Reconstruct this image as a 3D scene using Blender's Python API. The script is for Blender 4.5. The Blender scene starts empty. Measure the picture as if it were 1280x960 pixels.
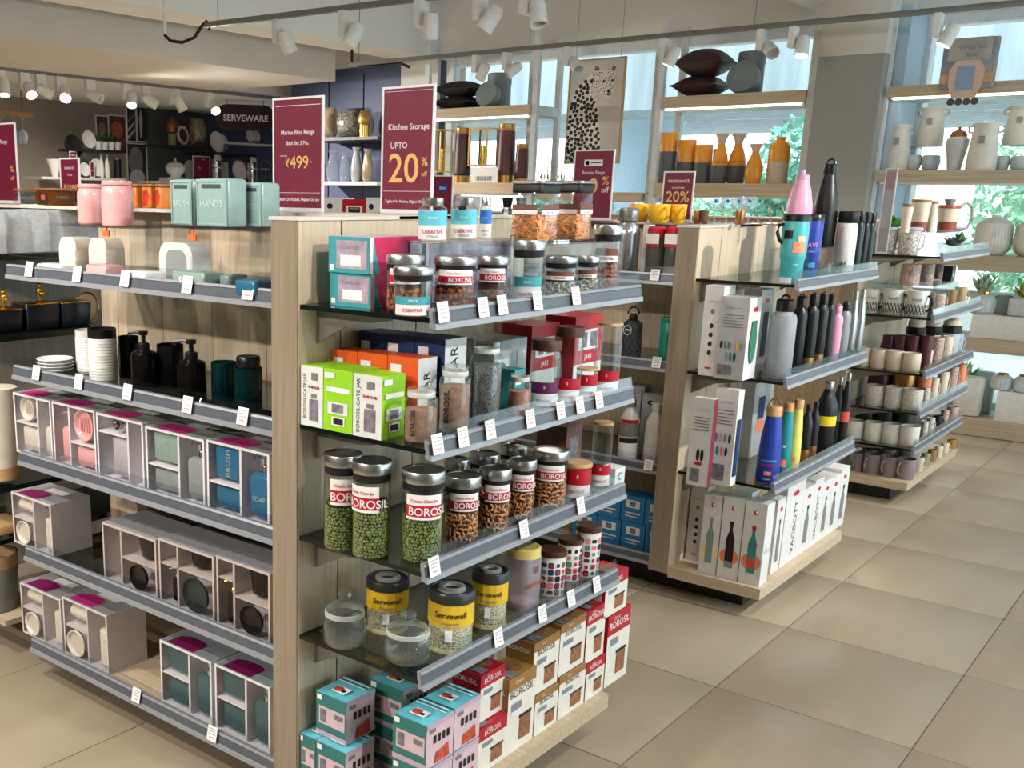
import bpy, math, random
from mathutils import Vector, Matrix
random.seed(7)
S = bpy.context.scene
COL = S.collection
PI = math.pi
# ------------------------------------------------------------------ camera
YAW, PIT, ROL = math.radians(41.13796281), math.radians(14.22885303), math.radians(0.77754939)
FPX, PCX, PCY = 1307.165, 435.465, 576.283
CAM = Vector((0, 0, 1.6))
_d = Vector((-math.sin(YAW)*math.cos(PIT), math.cos(YAW)*math.cos(PIT), -math.sin(PIT)))
_r0 = Vector((math.cos(YAW), math.sin(YAW), 0)); _u0 = _r0.cross(_d)
_r = _r0*math.cos(ROL) + _u0*math.sin(ROL); _u = -_r0*math.sin(ROL) + _u0*math.cos(ROL)
cd = bpy.data.cameras.new('camera'); cam = bpy.data.objects.new('camera', cd); COL.objects.link(cam)
cam.matrix_world = Matrix(((_r.x, _u.x, -_d.x, CAM.x), (_r.y, _u.y, -_d.y, CAM.y), (_r.z, _u.z, -_d.z, CAM.z), (0, 0, 0, 1)))
cd.sensor_fit = 'HORIZONTAL'; cd.sensor_width = 36; cd.lens = FPX/1280*36
cd.shift_x = (640-PCX)/1280; cd.shift_y = (PCY-480)/1280
cd.clip_start = 0.05; cd.clip_end = 200
S.camera = cam
# ------------------------------------------------------------------ view and sky
S.view_settings.view_transform = 'Standard'; S.view_settings.look = 'None'
S.view_settings.gamma = 1; S.view_settings.use_curve_mapping = False
S.view_settings.exposure = 0.02
S.cycles.max_bounces = 10; S.cycles.transparent_max_bounces = 40
S.cycles.diffuse_bounces = 4; S.cycles.glossy_bounces = 4; S.cycles.transmission_bounces = 4
S.cycles.sample_clamp_indirect = 4; S.cycles.caustics_reflective = False; S.cycles.caustics_refractive = False
W = bpy.data.worlds.new('sky'); S.world = W; W.use_nodes = True
_bg = W.node_tree.nodes['Background']; _bg.inputs[0].default_value = (0.92, 0.96, 0.985, 1); _bg.inputs[1].default_value = 4.6

def lamp(name, kind, loc, energy, col=(1, .93, .84), parent=None, size=.04, aim=None, spot=1.7, blend=.6):
    l = bpy.data.lights.new(name, kind); l.energy = energy; l.color = col
    if kind == 'AREA': l.size = size
    else: l.shadow_soft_size = size
    if kind == 'SPOT': l.spot_size = spot; l.spot_blend = blend
    o = bpy.data.objects.new(name, l); COL.objects.link(o); o.location = loc
    if aim is not None:
        o.rotation_euler = (Vector(aim)).to_track_quat('-Z', 'Y').to_euler()
    if parent: o.parent = parent
    return o

# ------------------------------------------------------------------ measuring: photo ray meets a real plane of the shop
def ray(px, py): return _d + (px-PCX)/FPX*_r - (py-PCY)/FPX*_u
def at(px, py, X=None, Y=None, Z=None):
    q = ray(px, py)
    t = (X-CAM.x)/q.x if X is not None else (Y-CAM.y)/q.y if Y is not None else (Z-CAM.z)/q.z
    return CAM + t*q
def col(px, z, X=None, Y=None):
    k = (px-PCX)/FPX; n = _r - k*_d      # n.(P-C)=0
    if X is not None:
        return X, CAM.y + (-(n.x*(X-CAM.x) + n.z*(z-CAM.z)))/n.y
    return CAM.x + (-(n.y*(Y-CAM.y) + n.z*(z-CAM.z)))/n.x, Y
def top(py, x, y):
    k = -(py-PCY)/FPX; n = _u - k*_d
    return CAM.z - (n.x*(x-CAM.x) + n.y*(y-CAM.y))/n.z
def depth(x, y, z): return (Vector((x, y, z))-CAM).dot(_d)
def slot(x0, x1, yt, z, X=None, Y=None):
    x, y = col((x0+x1)/2, z, X, Y)
    return x, y, z, (x1-x0)*depth(x, y, z+.1)/FPX, top(yt, x, y)-z
def facing(x, y): return math.atan2(-y, -x)

# ------------------------------------------------------------------ materials
def lin(c): return tuple(((v/255)/12.92 if v <= 10.3 else ((v/255+.055)/1.055)**2.4) for v in c)
MATS = {}
def M(name, c=None, rough=.5, metal=0., var=.06, scale=30., emit=0., alpha=None, coat=0., bump=0., ior=1.45):
    if name in MATS: return MATS[name]
    m = bpy.data.materials.new(name); MATS[name] = m; m.use_nodes = True
    nt = m.node_tree; b = nt.nodes['Principled BSDF']
    L = lin(c)
    b.inputs['Roughness'].default_value = rough; b.inputs['Metallic'].default_value = metal
    b.inputs['IOR'].default_value = ior
    if coat: b.inputs['Coat Weight'].default_value = coat; b.inputs['Coat Roughness'].default_value = .08
    tc = nt.nodes.new('ShaderNodeTexCoord'); nz = nt.nodes.new('ShaderNodeTexNoise')
    nz.inputs['Scale'].default_value = scale; nz.inputs['Detail'].default_value = 3
    nt.links.new(tc.outputs['Object'], nz.inputs['Vector'])
    rp = nt.nodes.new('ShaderNodeValToRGB')
    rp.color_ramp.elements[0].position = .3; rp.color_ramp.elements[1].position = .7
    rp.color_ramp.elements[0].color = tuple(v*(1-var) for v in L)+(1,)
    rp.color_ramp.elements[1].color = tuple(min(1, v*(1+var)) for v in L)+(1,)
    nt.links.new(nz.outputs['Fac'], rp.inputs['Fac']); nt.links.new(rp.outputs['Color'], b.inputs['Base Color'])
    if emit:
        b.inputs['Emission Color'].default_value = L+(1,); b.inputs['Emission Strength'].default_value = emit
    if bump:
        bp = nt.nodes.new('ShaderNodeBump'); bp.inputs['Strength'].default_value = bump; bp.inputs['Distance'].default_value = .004
        nt.links.new(nz.outputs['Fac'], bp.inputs['Height']); nt.links.new(bp.outputs['Normal'], b.inputs['Normal'])
    return m
def wood(name, c, d, sc=(28, 28, 1.1), rough=.45):
    m = M(name, c, rough); nt = m.node_tree
    nz = [n for n in nt.nodes if n.type == 'TEX_NOISE'][0]; rp = [n for n in nt.nodes if n.type == 'VALTORGB'][0]
    tc = [n for n in nt.nodes if n.type == 'TEX_COORD'][0]
    mp = nt.nodes.new('ShaderNodeMapping'); mp.inputs['Scale'].default_value = sc
    nt.links.new(tc.outputs['Object'], mp.inputs['Vector']); nt.links.new(mp.outputs['Vector'], nz.inputs['Vector'])
    nz.inputs['Scale'].default_value = 3.0; nz.inputs['Detail'].default_value = 6; nz.inputs['Roughness'].default_value = .65
    rp.color_ramp.elements[0].color = lin(d)+(1,); rp.color_ramp.elements[1].color = lin(c)+(1,)
    return m
def glass(name, tint=(255, 255, 255), rough=.02, ior=1.45, solid=0., body=(255, 255, 255), edge=.62, pwr=4.):
    """thin pane: see-through tint under a fresnel gloss; 'solid' mixes in a diffuse body (frosted, smoked, or a pale haze painted over clear glass)"""
    if name in MATS: return MATS[name]
    m = bpy.data.materials.new(name); MATS[name] = m; m.use_nodes = True; nt = m.node_tree
    nt.nodes.clear(); o = nt.nodes.new('ShaderNodeOutputMaterial')
    t = nt.nodes.new('ShaderNodeBsdfTransparent')
    rim = nt.nodes.new('ShaderNodeMixRGB'); rim.inputs[1].default_value = lin(tint)+(1,); rim.inputs[2].default_value = tuple(v*edge for v in lin(tint))+(1,)
    g = nt.nodes.new('ShaderNodeBsdfGlossy'); g.inputs['Roughness'].default_value = rough
    lw = nt.nodes.new('ShaderNodeLayerWeight'); lw.inputs['Blend'].default_value = .5
    pw = nt.nodes.new('ShaderNodeMath'); pw.operation = 'POWER'; pw.inputs[1].default_value = pwr
    f = nt.nodes.new('ShaderNodeMath'); f.operation = 'MULTIPLY_ADD'; r0 = ((ior-1)/(ior+1))**2
    f.inputs[1].default_value = 1-r0; f.inputs[2].default_value = r0
    p3 = nt.nodes.new('ShaderNodeMath'); p3.operation = 'POWER'; p3.inputs[1].default_value = 5.
    nt.links.new(lw.outputs['Facing'], p3.inputs[0]); nt.links.new(p3.outputs[0], rim.inputs[0]); nt.links.new(rim.outputs[0], t.inputs[0])
    nt.links.new(lw.outputs['Facing'], pw.inputs[0]); nt.links.new(pw.outputs[0], f.inputs[0])
    mx = nt.nodes.new('ShaderNodeMixShader')
    nt.links.new(f.outputs[0], mx.inputs[0]); nt.links.new(t.outputs[0], mx.inputs[1]); nt.links.new(g.outputs[0], mx.inputs[2])
    out = mx
    if solid:
        d = nt.nodes.new('ShaderNodeBsdfDiffuse'); d.inputs[0].default_value = lin(body)+(1,)
        m2 = nt.nodes.new('ShaderNodeMixShader'); m2.inputs[0].default_value = solid
        nt.links.new(mx.outputs[0], m2.inputs[1]); nt.links.new(d.outputs[0], m2.inputs[2]); out = m2
    nt.links.new(out.outputs[0], o.inputs[0])
    return m
_pl = {}
def C(c, rough=.5, metal=0., **k):
    """plain material for one colour"""
    key = 'tone_%d_%d_%d_%d_%d' % (c[0], c[1], c[2], rough*100, metal*100)
    return M(key, c, rough, metal, **k)

# ------------------------------------------------------------------ mesh building
class B:
    def __init__(s): s.v = []; s.f = []; s.m = []
    def add(s, vs, fs, mat=0):
        k = len(s.v); s.v += [tuple(p) for p in vs]
        for f in fs: s.f.append(tuple(i+k for i in f)); s.m.append(mat)
        return s
    def box(s, x0, x1, y0, y1, z0, z1, mat=0, mats=None):
        """mats: (left -X, right +X, front -Y, back +Y, bottom, top)"""
        v = [(x, y, z) for z in (z0, z1) for y in (y0, y1) for x in (x0, x1)]
        fs = [(0, 4, 6, 2), (1, 3, 7, 5), (0, 1, 5, 4), (2, 6, 7, 3), (0, 2, 3, 1), (4, 5, 7, 6)]
        k = len(s.v); s.v += v
        for i, f in enumerate(fs):
            s.f.append(tuple(q+k for q in f)); s.m.append(mats[i] if mats else mat)
        return s
    def obox(s, c, sx, sy, sz, rot=None, mat=0):
        b = B().box(-sx/2, sx/2, -sy/2, sy/2, -sz/2, sz/2)
        vs = [Vector(p) for p in b.v]
        if rot is not None: vs = [rot @ p for p in vs]
        return s.add([p+Vector(c) for p in vs], b.f, mat)
    def lathe(s, prof, n=24, mat=0, c=(0, 0), a0=0, a1=2*PI):
        full = abs(a1-a0-2*PI) < 1e-6; k = n if full else n+1; vs = []; fs = []
        for r, z in prof:
            for i in range(k):
                a = a0+(a1-a0)*i/n; vs.append((c[0]+r*math.cos(a), c[1]+r*math.sin(a), z))
        for j in range(len(prof)-1):
            for i in range(n):
                i2 = (i+1) % k
                fs.append((j*k+i, j*k+i2, (j+1)*k+i2, (j+1)*k+i))
        return s.add(vs, fs, mat)
    def loft(s, rings, mat=0, cap=True, closed=True):
        n = len(rings[0]); vs = [p for r in rings for p in r]; fs = []
        for j in range(len(rings)-1):
            for i in range(n if closed else n-1):
                i2 = (i+1) % n; fs.append((j*n+i, j*n+i2, (j+1)*n+i2, (j+1)*n+i))
        if cap: fs.append(tuple(range(n-1, -1, -1))); fs.append(tuple((len(rings)-1)*n+i for i in range(n)))
        return s.add(vs, fs, mat)
    def tube(s, pts, r, n=8, mat=0, rs=None):
        pts = [Vector(p) for p in pts]; rings = []
        for i, p in enumerate(pts):
            t = (pts[min(i+1, len(pts)-1)]-pts[max(i-1, 0)]).normalized()
            a = Vector((0, 0, 1)) if abs(t.z) < .9 else Vector((1, 0, 0))
            u = t.cross(a).normalized(); w = t.cross(u); q = rs[i] if rs else r
            rings.append([p+q*(u*math.cos(2*PI*k/n)+w*math.sin(2*PI*k/n)) for k in range(n)])
        return s.loft(rings, mat)
    def rbox(s, w, d, z0, z1, rad=.01, bev=.006, n=4, mat=0, c=(0, 0), taper=1.):
        def ring(z, k, sc):
            out = []; a = w/2*sc-k; b = d/2*sc-k; q = max(min(rad, a*.98, b*.98)-k*.3, .0005)
            for ci, (sx, sy) in enumerate(((1, 1), (-1, 1), (-1, -1), (1, -1))):
                for i in range(n+1):
                    t = ci*PI/2+i*PI/2/n
                    out.append((c[0]+sx*(a-q)+q*math.cos(t), c[1]+sy*(b-q)+q*math.sin(t), z))
            return out
        return s.loft([ring(z0, bev, 1), ring(z0+bev*.35, bev*.3, 1), ring(z0+bev, 0, 1),
                       ring(z1-bev, 0, taper), ring(z1-bev*.35, bev*.3, taper), ring(z1, bev, taper)], mat)
    def sphere(s, c, r, n=10, mat=0, sc=(1, 1, 1)):
        pr = [(max(1e-5, math.sin(PI*i/(n//2))), -math.cos(PI*i/(n//2))) for i in range(n//2+1)]
        b = B().lathe(pr, n)
        return s.add([(c[0]+r*sc[0]*x, c[1]+r*sc[1]*y, c[2]+r*sc[2]*z) for x, y, z in b.v], b.f, mat)
    def quad(s, a, b, c, d, mat=0): return s.add([a, b, c, d], [(0, 1, 2, 3)], mat)
    def xf(s, mtx): s.v = [tuple(mtx @ Vector(p)) for p in s.v]; return s
    def merge(s, o, mat=0, off=(0, 0, 0), rz=0):
        c, n = math.cos(rz), math.sin(rz)
        return s.add([(p[0]*c-p[1]*n+off[0], p[0]*n+p[1]*c+off[1], p[2]+off[2]) for p in o.v], o.f, mat)
    def mesh(s, name, mats, smooth=True, ang=35):
        me = bpy.data.meshes.new(name); me.from_pydata(s.v, [], s.f)
        mats = mats if isinstance(mats, (list, tuple)) else [mats]
        for m in mats: me.materials.append(m)
        me.polygons.foreach_set('material_index', s.m)
        if smooth:
            me.polygons.foreach_set('use_smooth', [True]*len(s.f)); me.set_sharp_from_angle(angle=math.radians(ang))
        me.update()
        return me
def obj(name, me, parent=None, loc=(0, 0, 0), rz=0, mats=None, kind=None, label=None):
    if isinstance(me, B): me = me.mesh(name, mats)
    o = bpy.data.objects.new(name, me); COL.objects.link(o); o.location = loc
    if rz: o.rotation_euler = (0, 0, rz)
    if parent: o.parent = parent
    if kind: o['kind'] = kind
    if label: o['label'] = label
    return o
def tag(o, label, cat, group=None):
    o['label'] = label; o['category'] = cat
    if group: o['group'] = group
    return o
def thing(name, label, cat, loc=(0, 0, 0), rz=0, group=None):
    o = bpy.data.objects.new(name, None); COL.objects.link(o); o.location = loc; o.rotation_euler = (0, 0, rz)
    o.empty_display_size = .05
    return tag(o, label, cat, group)
def dup(root, loc, rz=None, label=None, group=None):
    def cp(o, p):
        c = o.copy(); COL.objects.link(c)
        if p: c.parent = p
        for ch in o.children: cp(ch, c)
        return c
    r = cp(root, None); r.location = loc
    if rz is not None: r.rotation_euler = (0, 0, rz)
    if label: r['label'] = label
    if group: r['group'] = group
    return r
_tx = {}
def text_geo(s, bold=0.):
    """lettering as flat faces, cap height 1, starting at x=0"""
    if (s, bold) in _tx: return _tx[s, bold]
    c = bpy.data.curves.new('lettering', 'FONT'); c.body = s; c.size = 1; c.resolution_u = 3; c.offset = bold
    o = bpy.data.objects.new('lettering', c); COL.objects.link(o)
    me = o.to_mesh(); k = 1/.73
    vs = [(v.co.x*k, v.co.y*k) for v in me.vertices]; fs = [tuple(p.vertices) for p in me.polygons]
    o.to_mesh_clear(); bpy.data.objects.remove(o); bpy.data.curves.remove(c)
    if not vs: vs = [(0, 0)]
    x0 = min(v[0] for v in vs); vs = [(v[0]-x0, v[1]) for v in vs]; w = max(v[0] for v in vs)
    _tx[s, bold] = (vs, fs, w); return _tx[s, bold]
def write(b, s, o, xd, ud, w=None, h=None, mat=0, centre=True, bold=0.):
    """letters into builder b on a flat face; o = middle of baseline (or its start), xd right, ud up"""
    vs, fs, tw = text_geo(s, bold); k = h if h else 1e9
    if w: k = min(k, w/tw)
    o = Vector(o); xd = Vector(xd); ud = Vector(ud); sh = tw*k/2 if centre else 0
    return b.add([o+xd*(x*k-sh)+ud*(y*k) for x, y in vs], fs, mat)
def write_round(b, s, r, a, z, w=None, h=None, mat=0, bold=0.):
    vs, fs, tw = text_geo(s, bold); k = h if h else 1e9
    if w: k = min(k, w/tw)
    return b.add([(r*math.cos(a+(x-tw/2)*k/r), r*math.sin(a+(x-tw/2)*k/r), z+y*k) for x, y in vs], fs, mat)
def rect(b, o, xd, ud, x0, x1, y0, y1, mat=0):
    o = Vector(o); xd = Vector(xd); ud = Vector(ud)
    return b.quad(o+xd*x0+ud*y0, o+xd*x1+ud*y0, o+xd*x1+ud*y1, o+xd*x0+ud*y1, mat)
FRONT = ((1, 0, 0), (0, 0, 1)); SIDE = ((0, 1, 0), (0, 0, 1))      # faces towards -Y and towards +X
# palette
WHITE = M('white_satin', (232, 230, 226), .4); BLACK = M('black_satin', (18, 18, 19), .3)
STEEL = M('brushed_steel', (196, 196, 196), .28, 1.); CHROME = M('polished_chrome', (215, 215, 218), .12, 1.)
GASKET = M('black_gasket', (22, 22, 23), .5)
CLEAR = glass('clear_glass', (250, 252, 251), rough=.04, edge=.5, pwr=2.6); ACRYL = glass('clear_acrylic', (248, 251, 252), ior=1.3, pwr=5.)
SHELFGLASS = glass('shelf_glass', (190, 194, 187)); EDGE = M('green_glass_edge', (10, 22, 19), .12)
OAK = wood('pale_oak_veneer', (220, 202, 178), (190, 170, 145)); OAKDARK = wood('grey_oak_veneer', (158, 143, 124), (136, 121, 103))
OAKX = wood('ledge_oak', (205, 186, 160), (174, 154, 128), (1.1, 28, 28))
RAILM = M('grey_rail', (150, 153, 160), .35, .2); RAILD = M('rail_groove', (92, 97, 106), .4, .2)
LIP = glass('rail_lip', (244, 246, 248), .12, 1.25, edge=.95)
PAPER = M('white_paper', (240, 240, 240), .6); INK = M('black_ink', (25, 25, 27), .6); GREYINK = M('grey_ink', (120, 120, 122), .6)
REDINK = M('red_ink', (190, 25, 45), .5); ORANGE = M('orange_print', (226, 110, 55), .5)
BURG = M('burgundy_print', (118, 28, 56), .45); GOLDINK = M('gold_print', (232, 186, 108), .5)
GOLD = M('gold_metal', (226, 178, 84), .22, 1.)
# ================================================================== THE ROOM
TILE = M('beige_floor_tile', (202, 187, 164), .3, var=.05)
def _tile():
    nt = TILE.node_tree; nz = [n for n in nt.nodes if n.type == 'TEX_NOISE'][0]; rp = [n for n in nt.nodes if n.type == 'VALTORGB'][0]
    b = nt.nodes['Principled BSDF']
    g = nt.nodes.new('ShaderNodeNewGeometry'); mp = nt.nodes.new('ShaderNodeMapping'); mp.inputs['Scale'].default_value = (2.2, .55, 1)
    nt.links.new(g.outputs['Position'], mp.inputs['Vector']); nt.links.new(mp.outputs['Vector'], nz.inputs['Vector'])
    nz.inputs['Scale'].default_value = 2.2; nz.inputs['Detail'].default_value = 7; nz.inputs['Distortion'].default_value = 0
    rp.color_ramp.elements[0].position = .15; rp.color_ramp.elements[1].position = .85
    rp.color_ramp.elements[0].color = lin((150, 137, 117))+(1,); rp.color_ramp.elements[1].color = lin((174, 160, 140))+(1,)
    n2 = nt.nodes.new('ShaderNodeTexNoise'); n2.inputs['Scale'].default_value = 3; n2.inputs['Detail'].default_value = 4
    nt.links.new(g.outputs['Position'], n2.inputs['Vector'])
    r2 = nt.nodes.new('ShaderNodeMapRange'); r2.inputs['To Min'].default_value = .32; r2.inputs['To Max'].default_value = .36
    nt.links.new(n2.outputs['Fac'], r2.inputs['Value']); nt.links.new(r2.outputs[0], b.inputs['Roughness'])
_tile()
GROUT = M('dark_grout', (112, 102, 90), .8)
PLASTER = M('white_plaster', (224, 223, 219), .8, scale=3, var=.02); BEIGEP = M('beige_plaster', (206, 200, 191), .8, scale=2, var=.03)
CEILP = M('ceiling_paint', (228, 230, 230), .8, scale=2, var=.02)
GREYWALL = M('grey_wall_paint', (150, 148, 142), .7, scale=2, var=.03); TAUPE = M('taupe_wall_paint', (142, 132, 120), .7, scale=2, var=.04)
BLUEWALL = M('slate_blue_panel', (78, 90, 124), .5, scale=2, var=.05); CHARCOAL = M('charcoal_panel', (82, 85, 87), .5, scale=3)
ALU = M('white_aluminium', (222, 226, 230), .4); DARKALU = M('dark_frame', (50, 55, 60), .4)
def struct(name, b, m, smooth=False): return obj(name, b.mesh(name, m, smooth), kind='structure')
TX0, TY0, TDX, TDY = -1.197-.609*4, 3.282-.686*4, .609, .686
fl = struct('floor', B().box(-12.2, 4.2, -3.2, 9.2, -.08, -.003), GROUT)
tm = B().rbox(TDX-.004, TDY-.004, -.02, 0, .003, .0015, 1).mesh('floor_tile', TILE)
rest = B()
for i in range(-14, 13):
    for j in range(-5, 13):
        x, y = TX0+TDX*(i+.5), TY0+TDY*(j+.5)
        if x < -12.1 or x > 4.1 or y < -3.1 or y > 9: continue
        if -3 <= i < 8 and 0 <= j < 12: obj('floor_tile', tm, fl, (x, y, 0))
        else: rest.box(x-TDX/2+.002, x+TDX/2-.002, y-TDY/2+.002, y+TDY/2-.002, -.02, 0)
obj('floor_tile_field', rest, fl, mats=TILE, kind='stuff')
struct('ceiling', B().box(-12.4, 4.4, -3.4, 12.2, 3.45, 3.6), CEILP)
struct('trim_1', B().box(-9.1, -7.36, -3.2, 8.15, 2.7, 3.45), BEIGEP)               # big lowered beam on the left
o = struct('trim_2', B().box(-7.12, -6.68, -3.2, 8.95, 2.95, 3.45), CEILP)           # ceiling beam along Y
struct('trim_3', B().box(-2.98, -2.54, 4.2, 8.95, 3.0, 3.45), CEILP)                 # beam landing on the column
struct('trim_7', B().box(-12, -9.1, -3.2, 12, 2.722, 3.45), CEILP)                       # lower ceiling over the serveware wall
struct('wall_left', B().box(-12.3, -12, -3.2, 12, 0, 3.45), TAUPE)
struct('wall_far', B().box(-12.3, -8.66, 12, 12.2, 0, 3.45), TAUPE)
struct('wall_return', B().box(-8.75, -8.66, 9.15, 12, 0, 3.45), BLUEWALL)
struct('wall_back', B().box(-12.3, 4.3, -3.4, -3.2, 0, 3.45), PLASTER)
struct('wall_right', B().box(4.1, 4.3, -3.2, 1.6, 0, 3.45).box(4.1, 4.3, 8.6, 9.2, 0, 3.45).box(4.1, 4.3, 1.6, 8.6, 2.93, 3.45).box(4.1, 4.3, 1.6, 8.6, 0, .12), PLASTER)
wb = struct('wall_window', B().box(-8.75, 4.3, 8.95, 9.15, 2.93, 3.45).box(-6.66, 4.3, 8.95, 9.15, 0, .1), PLASTER)
struct('wall_slate', B().box(-8.75, -6.66, 8.95, 9.15, 0, 2.93), BLUEWALL)
for k in range(3):
    obj('wall_panel', B().box(-8.64+k*.5, -8.16+k*.5, 8.925, 8.95, .1, 2.86), bpy.data.objects['wall_slate'], mats=BLUEWALL)
obj('white_pier', B().box(-7.13, -6.66, 8.9, 8.95, 0, 2.95), bpy.data.objects['wall_slate'], mats=PLASTER)
# column between the windows: grey below, paler band on top
cl = struct('trim_4', B().rbox(.46, .6, 0, 2.62, .012, .004, 2, c=(-2.56, 8.62)), GREYWALL)
obj('pale_band', B().rbox(.46, .6, 2.62, 3.0, .012, .002, 2, c=(-2.56, 8.62)), cl, mats=BEIGEP)
obj('window_reveal', B().box(-2.33, -2.24, 8.5, 8.95, .1, 2.95), cl, mats=M('reveal_paint', (176, 196, 214), .5))
PANE = glass('window_pane', (236, 246, 248))
def window(name, x0, x1, mull, hor):
    w = struct(name, B().box(x0, x1, 8.97, 9.13, 2.86, 2.93).box(x0, x1, 8.97, 9.13, .1, .16).box(x0, x0+.05, 8.97, 9.13, .16, 2.86).box(x1-.05, x1, 8.97, 9.13, .16, 2.86), ALU)
    xs = [x0+.05]+mull+[x1-.05]
    for m_ in mull: obj('mullion', B().box(m_-.03, m_+.03, 8.99, 9.11, .16, 2.86), w, mats=ALU)
    for a, b_ in zip(xs[:-1], xs[1:]):
        zs = [.16]+hor+[2.86]
        for c, e in zip(zs[:-1], zs[1:]): obj('pane', B().box(a+.01, b_-.01, 9.045, 9.051, c+.01, e-.01), w, mats=PANE)
        for c in hor: obj('transom', B().box(a+.02, b_-.02, 9.0, 9.1, c-.02, c+.02), w, mats=ALU)
window('window_1', -6.6, -2.76, [-5.62, -4.35], [.95])
window('window_2', -2.26, 4.05, [-1.0, .3, 1.6, 2.9], [.95])
sf = struct('window_3', B().box(4.14, 4.26, 1.6, 1.66, .12, 2.93).box(4.14, 4.26, 8.54, 8.6, .12, 2.93).box(4.14, 4.26, 5.1, 5.16, .12, 2.93), ALU)  # unseen side window, its width set for the cool daylight it lets in
for a in (1.66, 5.16): obj('pane', B().box(4.2, 4.206, a, a+3.4, .12, 2.93), sf, mats=PANE)
# ------------------------------------------------------------------ outside
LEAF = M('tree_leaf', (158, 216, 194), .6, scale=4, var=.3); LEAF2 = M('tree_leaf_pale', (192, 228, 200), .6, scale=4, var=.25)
BARK = M('tree_bark', (104, 92, 80), .8)
CONC = M('flyover_concrete', (158, 166, 172), .9, scale=1.5, var=.22)
def _conc():
    nt = CONC.node_tree; nz = [n for n in nt.nodes if n.type == 'TEX_NOISE'][0]; tc = [n for n in nt.nodes if n.type == 'TEX_COORD'][0]
    mp = nt.nodes.new('ShaderNodeMapping'); mp.inputs['Scale'].default_value = (3, 3, .25)
    nt.links.new(tc.outputs['Object'], mp.inputs['Vector']); nt.links.new(mp.outputs['Vector'], nz.inputs['Vector']); nz.inputs['Detail'].default_value = 6
_conc()
obj('ground', B().box(-40, 30, 9.3, 60, -.4, -.3), mats=M('pale_road', (206, 204, 198), .9), kind='structure')
fo = thing('flyover', 'streaked pale concrete flyover seen high through the shop windows', 'flyover', (0, 17, 0))
obj('deck', B().box(-26, 16, 0, 7, 3.05, 6.4), fo, mats=CONC)
obj('parapet', B().box(-26, 16, -.15, .1, 6.4, 7.2), fo, mats=CONC)
for px in (-9.95, 3.5):
    obj('pier', B().loft([[(px+r*math.cos(a), 2.6+r*.7*math.sin(a), z) for a in [i*PI/10 for i in range(20)]] for r, z in ((.5, -.3), (.5, 2.1), (1.1, 3.05))]), fo, mats=M('pier_concrete', (176, 192, 208), .9))
def tree(x, y, h, spread, mat, label):
    t = thing('street_tree', label, 'tree', (x, y, -.3))
    obj('trunk', B().tube([(0, 0, 0), (.05, 0, h*.3), (-.04, .05, h*.75)], .08, rs=[.1, .08, .04]), t, mats=BARK)
    b = B(); rnd = random.Random(int(x*100+y*7))
    for _ in range(2600):
        a, c = rnd.uniform(0, 2*PI), rnd.uniform(-1, 1); q = rnd.random()**.4
        s = math.sqrt(1-c*c); p = Vector((math.cos(a)*s*q*spread, math.sin(a)*s*q*spread*.8, h*.58+c*q*h*.42))
        l = rnd.uniform(.04, .1); n1 = Vector((rnd.uniform(-1, 1), rnd.uniform(-1, 1), rnd.uniform(-1, 1))).normalized(); n2 = n1.orthogonal().normalized()
        b.add([p-n1*l, p+n2*l*.45, p+n1*l, p-n2*l*.45], [(0, 1, 2), (0, 2, 3)])
    obj('foliage', b.mesh('foliage', mat, False), t, kind='stuff')
tree(-4.45, 13.2, 2.9, .75, LEAF, 'teal green street tree outside beside the gap left of the grey column')
tree(-6.6, 15.6, 2.4, 1.2, LEAF2, 'pale street tree outside behind the dark lantern ledge')
tree(-7.4, 12.9, 2.2, .8, LEAF, 'small street tree outside at the far left window')
tree(-.8, 12.4, 2.6, 1.0, LEAF2, 'pale leafy tree outside behind the cream jugs')
tree(1.2, 11.4, 2.5, .9, LEAF, 'dense teal tree outside behind the fluted cream vase, farthest right')
tree(-2.4, 16.0, 3.0, .8, LEAF2, 'tall pale tree standing farthest back outside the right window')

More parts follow.
